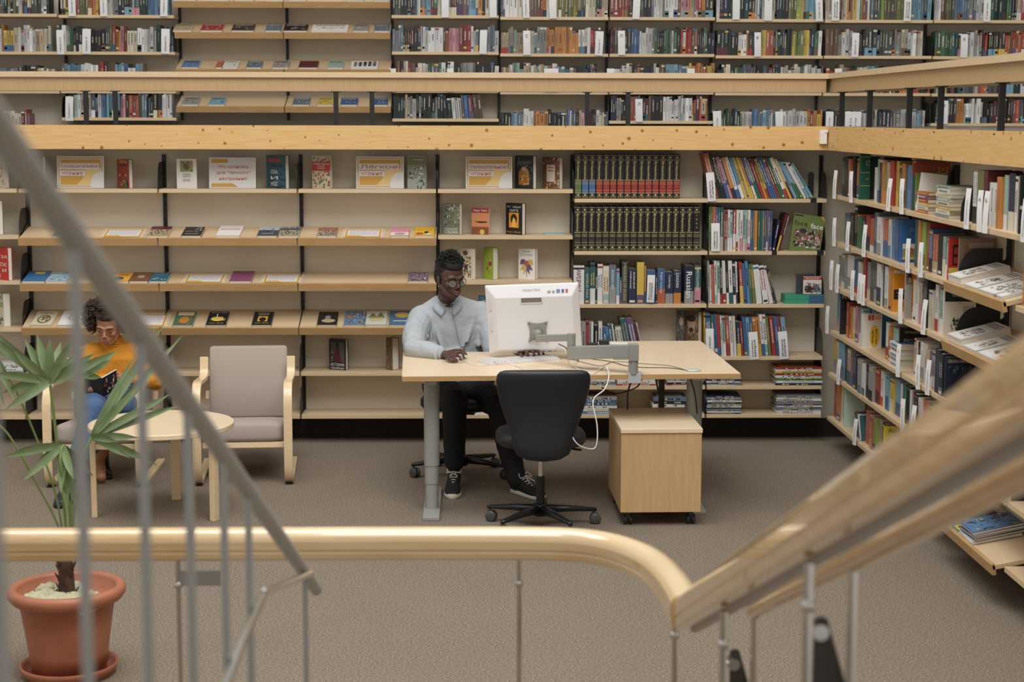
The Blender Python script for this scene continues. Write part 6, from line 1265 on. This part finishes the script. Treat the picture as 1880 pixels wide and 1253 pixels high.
# right hand on the mouse: fingers over the shell
pm = P(826, 650, 9.345); hz = DZ
def hp(px, py, h): q = atZ(px, py, DZ + h); return q
hand(body, wrR, hp(828, 650, .035), None, [
    [hp(836, 644, .042), hp(847, 643, .045), hp(856, 651, .024)], [hp(838, 648, .042), hp(848, 648, .044), hp(852, 657, .026)],
    [hp(835, 652, .038), hp(843, 655, .036), hp(846, 661, .020)], [hp(830, 654, .032), hp(836, 659, .026), hp(839, 664, .010)]],
    [hp(820, 654, .03), hp(827, 660, .022), hp(834, 664, .010)])
# left hand resting on the keyboard behind the monitor
kx = lambda px, py, h: atZ(px, py, DZ + h)
hand(body, wrL, kx(958, 644, .04), None, [[kx(962, 645, .04), kx(968, 648, .042), kx(970, 653, .022)], [kx(970, 644, .042), kx(979, 647, .044), kx(981, 652, .022)],
    [kx(976, 643, .042), kx(987, 646, .044), kx(990, 651, .022)], [kx(980, 642, .038), kx(994, 645, .038), kx(998, 650, .022)]], [kx(953, 647, .03), kx(956, 651, .026), kx(959, 655, .022)], .95)
bo = melt(body, 'body', SK1, man, .0032, 3, .5)
face_paint(man, H, None, (112, 72, 62), False)
m = MB(MI @ H.M)
for s_ in (-1, 1): m.ball((s_ * .031, .0755, -.010), (.013, .005, .0055), n=12, m=8)
m.build('eye_whites', mat('eye_white', (150,140,130), .3), man)
for o in man.children:
    if o.name.startswith(('eyebrows', 'eyelashes', 'lips')): o.matrix_local = MI
# hair: short upright twists
HR = mat('black_hair', (17,15,15), .75, bump=(200, .6)); r = R_(11); m = MB(MI @ H.M)
m.ball((0, -.022, .048), (.079, .092, .084), n=24, m=14); m.ball((0, .015, .082), (.066, .07, .042), n=20, m=10)
for s_ in (-1, 1): m.ball((s_ * .068, -.025, .01), (.012, .045, .05), n=14, m=10)
for i in range(520):
    a = r.uniform(0, 2 * PI); e_ = r.uniform(.28, 1.57) ; ce = math.cos(e_)
    d = Vector((math.sin(a) * ce, math.cos(a) * ce, math.sin(e_)))
    if d.y > .55 and d.z < .55: continue
    q = Vector((0, -.008, .05)) + Vector((d.x * .073, d.y * .086, d.z * .082)); L = r.uniform(.012, .034) * (.45 + .75 * max(0, d.z))
    t_ = (d + Vector((r.uniform(-.6, .6), r.uniform(-.5, .6), r.uniform(-.2, .5)))).normalized(); k_ = t_.cross(Vector((r.uniform(-1, 1), r.uniform(-1, 1), .3))).normalized()
    m.tube([q, q + t_ * L * .5 + k_ * .003, q + t_ * L * .85 - k_ * .003, q + t_ * L], [.0062, .0058, .005, .0022], 6)
m.build('hair', HR, man)
# glasses
m = MB(MI @ H.M); GX = .034; GB = mat('glasses_frame', (40,36,34), .3, metal=.6)
for s_ in (-1, 1):
    m.tube([(s_ * GX + .0235 * math.cos(t), .104 - abs(s_ * GX + .0235 * math.cos(t)) ** 2 * 4, -.006 + .022 * math.sin(t)) for t in [2 * PI * j / 24 for j in range(24)]], .0014, 6, closed=True)
    m.tube([(s_ * (GX + .023), .093, .004), (s_ * .070, .06, .004), (s_ * .078, -.005, .002)], .0014, 6)
m.tube([(-.0115, .105, -.0), (0, .110, .002), (.0115, .105, -.0)], .0014, 6)
gl = m.build('glasses', GB, man)
m = MB(MI @ H.M)
for s_ in (-1, 1): m.add([(s_ * GX + .022 * math.cos(t), .1035 - abs(s_ * GX + .022 * math.cos(t)) ** 2 * 4, -.006 + .0205 * math.sin(t)) for t in [2 * PI * j / 24 for j in range(24)]], [tuple(range(24))])
lm = mat('lens_glass', (200,205,200), .05, spec=.6); lm.node_tree.nodes['Principled BSDF'].inputs['Alpha'].default_value = .22; m.build('lens', lm, gl)
m = MB(MI @ H.M); m.ball((-.076, .008, -.045), .0038, n=8, m=6); m.ball((-.077, .008, -.036), .002, n=8, m=6); m.build('earring', CHROME, man)
# shirt
SH = cloth('pale_blue_grey_shirt', (174,178,181), (163,168,171), 4, .7)
m = MB(MI)
def ring_t(c, A, B, a, b_): return (c, A, B, a, b_)
X_, Y_, Z_ = (1, 0, 0), (0, 1, 0), (0, 0, 1)
superloft(m, [((pe.x + .01, 9.98, .55), X_, Y_, .195, .135), ((pe.x + .01, 9.97, .66), X_, Y_, .185, .13), ((wa.x, 9.97, .76), X_, Y_, .183, .128), ((ch.x, 9.965, .87), X_, Y_, .195, .128), ((ch.x - .004, 9.96, .97), X_, Y_, .19, .115),
              ((nb.x + .004, 9.95, 1.02), X_, Y_, .15, .09), ((nb.x, 9.94, 1.05), X_, Y_, .095, .068), ((nb.x, 9.93, 1.075), X_, Y_, .064, .06)], 40, 2.5)
cap(m, [nb + Vector((-.05, .01, -.03)), shR + Vector((.01, 0, .0))], [.07, .075]); cap(m, [nb + Vector((.05, .01, -.03)), shL + Vector((-.01, 0, 0))], [.07, .075])
cap(m, [shR, (shR + elR) / 2 + Vector((-.02, .02, -.01)), elR + Vector((-.0, .01, .012))], [.08, .076, .062]); cap(m, [elR + Vector((0, 0, .01)), (elR + wrR) / 2 + Vector((0, .0, .012)), wrR + (elR - wrR) * .12 + Vector((0, 0, .008))], [.058, .052, .042])
cap(m, [shL, (shL + elL) / 2 + Vector((.02, .02, 0)), elL], [.08, .074, .06]); cap(m, [elL, wrL + (elL - wrL) * .12], [.058, .044])
# fold rolls
for a_, b_, r1 in ((P(775, 615, 9.86), P(800, 640, 9.83), .02), (P(765, 628, 9.68), P(785, 618, 9.72), .018), (P(800, 600, 9.86), P(812, 640, 9.83), .016), (P(858, 600, 9.86), P(850, 640, 9.83), .014), (P(884, 606, 9.9), P(878, 634, 9.86), .02), (P(748, 632, 9.52), P(770, 626, 9.52), .016), (P(815, 650, 9.83), P(850, 640, 9.83), .016), (P(790, 596, 9.85), P(792, 632, 9.83), .012), (P(868, 590, 9.87), P(858, 628, 9.83), .012), (P(752, 612, 9.75), P(776, 604, 9.80), .016), (P(780, 640, 9.41), P(790, 650, 9.38), .012), (P(765, 636, 9.46), P(772, 652, 9.42), .012)):
    cap(m, [a_, b_], [r1, r1 * .7], 10)
melt(m, 'shirt', SH, man, .0055, 7, .5, (.11, .012))
m = MB(MI)                                            # cuff, collar and placket
d = (wrR - elR).normalized(); q = wrR + (elR - wrR) * .10
m.tube([q - d * .01, q + d * .012], [.046, .044], 20, cap=False); m.tube([q - d * .01, q + d * .012], [.043, .041], 20, cap=False); m.build('cuff', SH, man)
m = MB(MI)
cz = nb.z + .05
for s_ in (-1, 1):
    base = [(s_ * .012, -.098, -.035), (s_ * .045, -.085, -.004), (s_ * .068, -.035, .022), (s_ * .060, .03, .035), (0, .062, .04)]
    off = [(s_ * .034, -.118, -.075), (s_ * .080, -.094, -.035), (s_ * .096, -.035, -.01), (s_ * .078, .045, .005), (0, .078, .008)]
    b1 = smooth_path([Vector((nb.x, 9.945, nb.z)) + Vector(v) for v in base], 5); o1 = smooth_path([Vector((nb.x, 9.945, nb.z)) + Vector(v) for v in off], 5); n_ = len(b1)
    i1 = [v + Vector((0, 0, -.004)) for v in o1]
    m.add(b1 + o1, [(i, i + 1, n_ + i + 1, n_ + i) for i in range(n_ - 1)], smooth=True)
    st_ = [v + Vector((-s_ * .004, .004, -.035)) for v in b1]; m.add(b1 + st_, [(i, i + 1, n_ + i + 1, n_ + i) for i in range(n_ - 1)], smooth=True)
co = m.build('collar', cloth('collar_cloth', (176,183,188), (168,175,180), 4, .2), man); so = co.modifiers.new('thick', 'SOLIDIFY'); so.thickness = .004; so.offset = 0
m = MB(MI); pts = [P(829, 560, 9.83), P(832, 580, 9.822), P(838, 605, 9.818), P(842, 625, 9.815), P(846, 637, 9.82)]
m.tube(pts, .0022, 6); m.tube([P(846, 637, 9.82), P(853, 637, 9.822)], .0022, 6); m.build('placket_seam', mat('seam_shadow', (112,118,124), .9), man)
# trousers
PT_ = cloth('black_trousers', (20,20,23), (15,15,18), 5, .5)
m = MB(MI)
superloft(m, [((pe.x, 10.02, .50), X_, Y_, .16, .13), ((pe.x, 10.02, .58), X_, Y_, .175, .13), ((pe.x, 10.0, .66), X_, Y_, .165, .12)], 24, 2.5)
for h_, k_, a_ in ((hipR, knR, anR), (hipL, knL, anL)):
    cap(m, [h_, (h_ + k_) / 2, k_], [.10, .092, .078]); cap(m, [k_, (k_ + a_) / 2 + Vector((0, .01, 0)), a_ + Vector((0, 0, .035))], [.074, .066, .058])
cap(m, [hipR + Vector((.09, -.08, -.0)), (knR + knL) / 2 + Vector((0, .22, .02))], [.07, .05])
melt(m, 'trousers', PT_, man, .007, 6, .5, (.06, .012))
def sneaker(par, MIx, heel, toe, k=1.0, boot=False, mt=None, name='shoe', solec=(214,208,192)):
    heel, toe = Vector(heel), Vector(toe); d = (toe - heel); d.z = 0; L = d.length; d.normalize(); a = math.atan2(d.y, d.x) - PI / 2
    M = MIx @ T(heel.x, heel.y, 0) @ RZ(a)            # local +y heel to toe
    X, Z = (1, 0, 0), (0, 0, 1); m = MB(M)
    ys = [(-.015, .028, .010), (0, .036, .014), (.06, .036, .014), (.13, .041, .014), (.2, .047, .014), (.25, .043, .014), (.278, .028, .013), (.29, .012, .01)]
    superloft(m, [((0, y * L / .28, .013), X, Z, w_ * k, .014) for y, w_, h in ys], 24, 4); so_ = None
    m2 = MB(M); up = [(-.010, .030, .035, .05), (.015, .036, .05, .06), (.07, .036, .05, .062), (.115, .038, .042, .052), (.16, .041, .034, .04), (.21, .044, .026, .032), (.25, .040, .020, .026), (.275, .026, .014, .022)]
    superloft(m2, [((0, y * L / .28, zc), X, Z, w_ * k, h) for y, w_, h, zc in up], 24, 2.6)
    if boot: superloft(m2, [((0, .03 * L / .28, .06), X, (0, 1, 0), .038, .05), ((0, .028 * L / .28, .14), X, (0, 1, 0), .040, .048), ((0, .025 * L / .28, .17), X, (0, 1, 0), .043, .05)], 20, 2.4)
    up_ = m2.build(name, mt, par)
    m.build('sole', mat('sole_%d' % solec[0], solec, .6), up_)
    m3 = MB(M); r = R_(2)
    if not boot: m3.tube([(-.0 + .04 * math.cos(t), .035 * L / .28 + .044 * math.sin(t), .112 - .012 * math.sin(t)) for t in [2 * PI * j / 16 for j in range(16)]], .0055, 6, closed=True)
    for i in range(6):
        y = (.085 + .021 * i) * L / .28; z = .108 - .0105 * i
        m3.tube([(-.024, y, z - .006), (0, y + .004, z + .006), (.024, y, z - .006)], .0028, 5); m3.tube([(-.022, y, z - .004), (.022, y + .02, z - .012)], .0024, 5)
    for s_ in (() if boot else (-1, 1)): m3.tube(smooth_path([(0, .085 * L / .28, .115), (s_ * .03, .07, .128), (s_ * .04, .1, .105), (s_ * .012, .1, .112)], 4), .0024, 5); m3.tube([(0, .09, .115), (s_ * .02, .15, .09)], .0022, 5)
    m3.build('laces', mat('lace_white' if not boot else 'lace_black', (222,216,204) if not boot else (50,50,54), .8), up_)
BK = mat('black_canvas', (20,20,22), .8, bump=(150, .2))
t1, t2 = atZ(830, 908, .02), atZ(990, 916, .02)
sneaker(man, MI, (anR.x + .002, anR.y + .06, 0), (t1.x, t1.y - .03, 0), 1.05, mt=BK)
sneaker(man, MI, (anL.x - .01, 9.42, 0), (t2.x + .02, 9.22, 0), 1.05, mt=BK)
# ---------------- the woman
SK2 = skin_mat('skin_tan', (172,122,92), (160,110,82))
wo = empty('person', (-2.18, 9.95, 0), 'person with curly dark hair in a mustard turtleneck reading in the left armchair', 'person'); WI = T(2.18, -9.95, 0)
H2 = Head(P(199, 597, 9.93), math.radians(-4), math.radians(22), .96, math.radians(3))
nb = P(210, 640, 10.02); ch = P(210, 668, 10.03); wa = P(210, 705, 10.06); pe = Vector((-2.17, 10.0, .43))
shR, shL = P(168, 650, 10.0), P(254, 648, 10.02)
elR, wrR = P(148, 700, 9.86), P(172, 706, 9.70); elL, wrL = P(287, 700, 9.90), P(236, 700, 9.72)
hipR, hipL = Vector((-2.26, 9.98, .45)), Vector((-2.08, 9.98, .45))
knR, knL = P(172, 752, 9.52), P(228, 742, 9.55)
anR, anL = P(128, 898, 9.26), P(183, 842, 9.78)
b = MB(WI); put_head(b, H2)
cap(b, [H2.p(0, -.022, -.02), H2.p(0, -.03, -.09), nb], [.05, .045, .05]); b.tube([nb, ch, wa, pe], [.06, .10, .10, .13], 20)
for s_, e_, w_ in ((shR, elR, wrR), (shL, elL, wrL)): cap(b, [nb, s_], [.05, .045]); cap(b, [s_, e_], [.042, .034]); cap(b, [e_, w_], [.034, .022])
for h_, k_, a_ in ((hipR, knR, anR), (hipL, knL, anL)): cap(b, [h_, k_], [.085, .052]); cap(b, [k_, (k_ + a_) / 2 + Vector((0, .015, 0)), a_], [.05, .046, .03])
cap(b, [anR, Vector((anR.x, anR.y, .06)), Vector((anR.x - .0, anR.y - .12, .04))], [.03, .035, .028]); cap(b, [anL, Vector((anL.x, anL.y, .06)), Vector((anL.x + .03, anL.y - .1, .04))], [.03, .035, .028])
def Q(px, py, y): return P(px, py, y)
hand(b, wrL, Q(226, 698, 9.70), None, [[Q(222, 694, 9.69), Q(214, 691, 9.675), Q(209, 694, 9.66)], [Q(221, 698, 9.69), Q(213, 697, 9.675), Q(208, 701, 9.665)], [Q(221, 702, 9.69), Q(213, 703, 9.68), Q(208, 706, 9.67)], [Q(222, 706, 9.70), Q(216, 709, 9.69), Q(211, 712, 9.68)]], [Q(226, 692, 9.71), Q(220, 687, 9.70), Q(214, 686, 9.70)], .85)
hand(b, wrR, Q(172, 708, 9.68), None, [[Q(173, 704, 9.665), Q(176, 710, 9.65), Q(180, 715, 9.655)], [Q(170, 706, 9.66), Q(172, 713, 9.65), Q(177, 719, 9.655)], [Q(166, 708, 9.66), Q(168, 716, 9.65), Q(173, 722, 9.66)], [Q(163, 710, 9.67), Q(164, 717, 9.66), Q(168, 723, 9.67)]], [Q(176, 703, 9.69), Q(180, 704, 9.70), Q(184, 706, 9.70)], .85)
melt(b, 'body', SK2, wo, .004, 3, .5)
face_paint(wo, H2, None, (150, 88, 76))
for o in wo.children:
    if o.name.startswith(('eyebrows', 'eyelashes', 'lips')): o.matrix_local = WI
m = MB(WI @ H2.M); r = R_(5)
m.ball((0, -.028, .052), (.088, .092, .092), n=24, m=14); m.ball((0, .036, .086), (.064, .05, .032), n=18, m=10)
for s_ in (-1, 1): m.ball((s_ * .092, -.025, .01), (.035, .05, .075), n=14, m=10)
for i in range(1500):
    d = Vector((r.gauss(0, 1.2), r.gauss(-.1, 1), r.gauss(.3, .9))).normalized()
    if i > 1050: d = Vector((r.choice((-1, 1)), r.uniform(-.5, .28), r.uniform(-.45, .7))).normalized()
    if d.y > .3 and d.z < .5 and abs(d.x) < .75: continue
    if d.z < -.5: continue
    q = Vector((0, -.022, .045)) + Vector((d.x * .092, d.y * .088, d.z * .092)); L = r.uniform(.035, .07) * (.6 + .65 * abs(d.x))
    t_ = (d + Vector((r.uniform(-.4, .4), r.uniform(-.3, .3), r.uniform(-.9, .15)))).normalized(); a = t_.cross(Vector((.3, .2, 1))).normalized(); c_ = t_.cross(a); ph = r.uniform(0, 6)
    m.tube([q + t_ * L * u + (a * math.cos(ph + 11 * u) + c_ * math.sin(ph + 11 * u)) * .008 for u in [j / 7 for j in range(8)]], [.0046] * 7 + [.002], 5)
m.build('hair', mat('dark_brown_curls', (58,38,28), .7), wo)
m = MB(WI @ H2.M); m.ball((-.074, .004, -.048), .004, n=8, m=6); m.build('earring', mat('brass_earring', (190,150,80), .3, metal=1), wo)
SW = cloth('mustard_sweater', (206,140,36), (194,128,28), 5, .45)
m = MB(WI)
superloft(m, [((pe.x + .01, 10.03, .40), X_, Y_, .165, .12), ((wa.x, 10.04, .52), X_, Y_, .165, .12), ((ch.x, 10.04, .64), X_, Y_, .175, .12), ((ch.x, 10.03, .70), X_, Y_, .17, .11), ((nb.x, 10.03, .755), X_, Y_, .13, .08), ((nb.x, 10.02, .785), X_, Y_, .08, .06)], 36, 2.5)
nk = H2.p(0, -.028, -.105); cap(m, [nb + Vector((0, 0, -.01)), nk + Vector((0, .0, .0))], [.066, .056])
for s_, e_, w_ in ((shR, elR, wrR), (shL, elL, wrL)):
    cap(m, [nb + (s_ - nb) * .15 - Vector((0, 0, .015)), s_], [.066, .066]); cap(m, [s_, (s_ + e_) / 2, e_], [.064, .06, .054]); cap(m, [e_, w_ + (e_ - w_) * .25], [.054, .036])
for a_, b_, r1 in ((P(280, 690, 9.86), P(292, 705, 9.86), .02), (P(270, 688, 9.85), P(280, 705, 9.84), .018), (P(172, 690, 9.9), P(225, 700, 9.9), .016)): cap(m, [a_, b_], [r1, r1], 10)
melt(m, 'sweater', SW, wo, .006, 6, .5, (.06, .012))
m = MB(WI)
for k_ in range(4): 
    c_ = nb + (nk - nb) * (.35 + .22 * k_); ax = (nk - nb).normalized(); m.tube([c_ + Vector((math.cos(t) * .060, math.sin(t) * .058, -math.sin(t) * .0)) for t in [2 * PI * j / 20 for j in range(20)]], .009, 8, closed=True)
m.build('turtleneck_folds', SW, wo)
JN = cloth('blue_jeans', (78,104,138), (60,84,118), 7, .5)
m = MB(WI)
superloft(m, [((pe.x, 10.0, .37), X_, Y_, .16, .13), ((pe.x, 10.0, .46), X_, Y_, .17, .13), ((pe.x, 10.02, .52), X_, Y_, .15, .11)], 24, 2.5)
for h_, k_, a_ in ((hipR, knR, anR), (hipL, knL, anL)):
    cap(m, [h_, (h_ + k_) / 2, k_], [.098, .09, .074]); cap(m, [k_, (k_ * .5 + a_ * .5) + Vector((0, .012, 0)), a_ + Vector((0, 0, .06 if a_ is anR else .07))], [.072, .062, .052])
melt(m, 'jeans', JN, wo, .007, 6, .5, (.06, .012))
BB = mat('black_boot_leather', (30,34,42), .35)
q = atZ(205, 872, .02); sneaker(wo, WI, (anL.x - .01, anL.y + .04, 0), (q.x + .0, q.y, 0), 1.05, True, BB, 'boot', (28, 30, 34))
sneaker(wo, WI, (anR.x, anR.y + .04, 0), (anR.x - .01, anR.y - .2, 0), 1.0, True, BB, 'boot', (28, 30, 34))
# open book in her hands
S0 = P(190, 729, 9.62); A1 = P(154, 722, 9.68); A2 = P(216, 714, 9.66)
bk_ = empty('open_book', S0, 'open paperback with dark cover held by the reading woman', 'book'); BI = Matrix.Translation(-S0)
UPV = Vector((0, -.2, .97)).normalized()
def wing(m, a, b, hgt, th, bulge=0.0, mi=0):
    a, b = Vector(a), Vector(b); nn = (b - a).cross(UPV).normalized(); vs = []; n_ = 7
    for i in range(n_):
        t = i / (n_ - 1); p = a + (b - a) * t + nn * bulge * math.sin(PI * t)
        for k_ in (0, 1): vs += [p + UPV * hgt * k_, p + UPV * hgt * k_ + nn * th]
    fs = []
    for i in range(n_ - 1):
        q = 4 * i; fs += [(q, q + 4, q + 6, q + 2), (q + 1, q + 3, q + 7, q + 5), (q, q + 1, q + 5, q + 4), (q + 2, q + 6, q + 7, q + 3)]
    fs += [(0, 2, 3, 1), (4 * n_ - 4, 4 * n_ - 3, 4 * n_ - 1, 4 * n_ - 2)]
    m.add(vs, fs, mi=mi, smooth=False)
off = UPV * 0.0
m = MB(BI); wing(m, S0, A1, .115, .002); wing(m, S0, A2, .115, .002); m.build('cover', mat('black_cover_gloss', (24,24,28), .3), bk_)
m = MB(BI); e_ = Vector((0, .0045, .004)); wing(m, S0 + e_, A1 + e_, .112, -.010 if (A1 - S0).cross(UPV).y < 0 else .010); wing(m, S0 + e_, A2 + e_, .112, .010 if (A2 - S0).cross(UPV).y > 0 else -.010); m.build('pages', PAPER, bk_)
m = MB(BI); dd = (A2 - S0); nn_ = dd.cross(UPV).normalized(); r = R_(4)
for i in range(22):
    u, v = r.uniform(.1, .8), r.uniform(.01, .09); c_ = S0 + dd * u + UPV * v + Vector((0, -.004, 0)); a_ = dd * r.uniform(.05, .16); b_ = UPV * r.uniform(.008, .02)
    m.add([c_, c_ + a_, c_ + a_ * .6 + b_, c_ + b_], [(0, 1, 2, 3)], r.choice('rkiuws'))
m.build('cover_picture', PRINT, bk_)
# ------------------------------------------------------------------ light
w = bpy.data.worlds.new('world'); SC.world = w; w.use_nodes = True
bg = w.node_tree.nodes['Background']; bg.inputs[0].default_value = lin((255, 250, 244)); bg.inputs[1].default_value = 0.60
def area(name, loc, rot, size, power, col=(.965, .985, 1), sy=None):
    l = bpy.data.lights.new(name, 'AREA'); l.energy = power; l.color = col; l.size = size
    if sy: l.shape = 'RECTANGLE'; l.size_y = sy
    o = bpy.data.objects.new(name, l); COL.objects.link(o); o.location = loc; o.rotation_euler = rot
area('skylight', (-1.5, 6.5, 7.5), (math.radians(10), 0, 0), 5, 330, sy=4)
area('skylight', (1.5, 3.0, 7.5), (math.radians(35), 0, 0), 5, 330, sy=3)
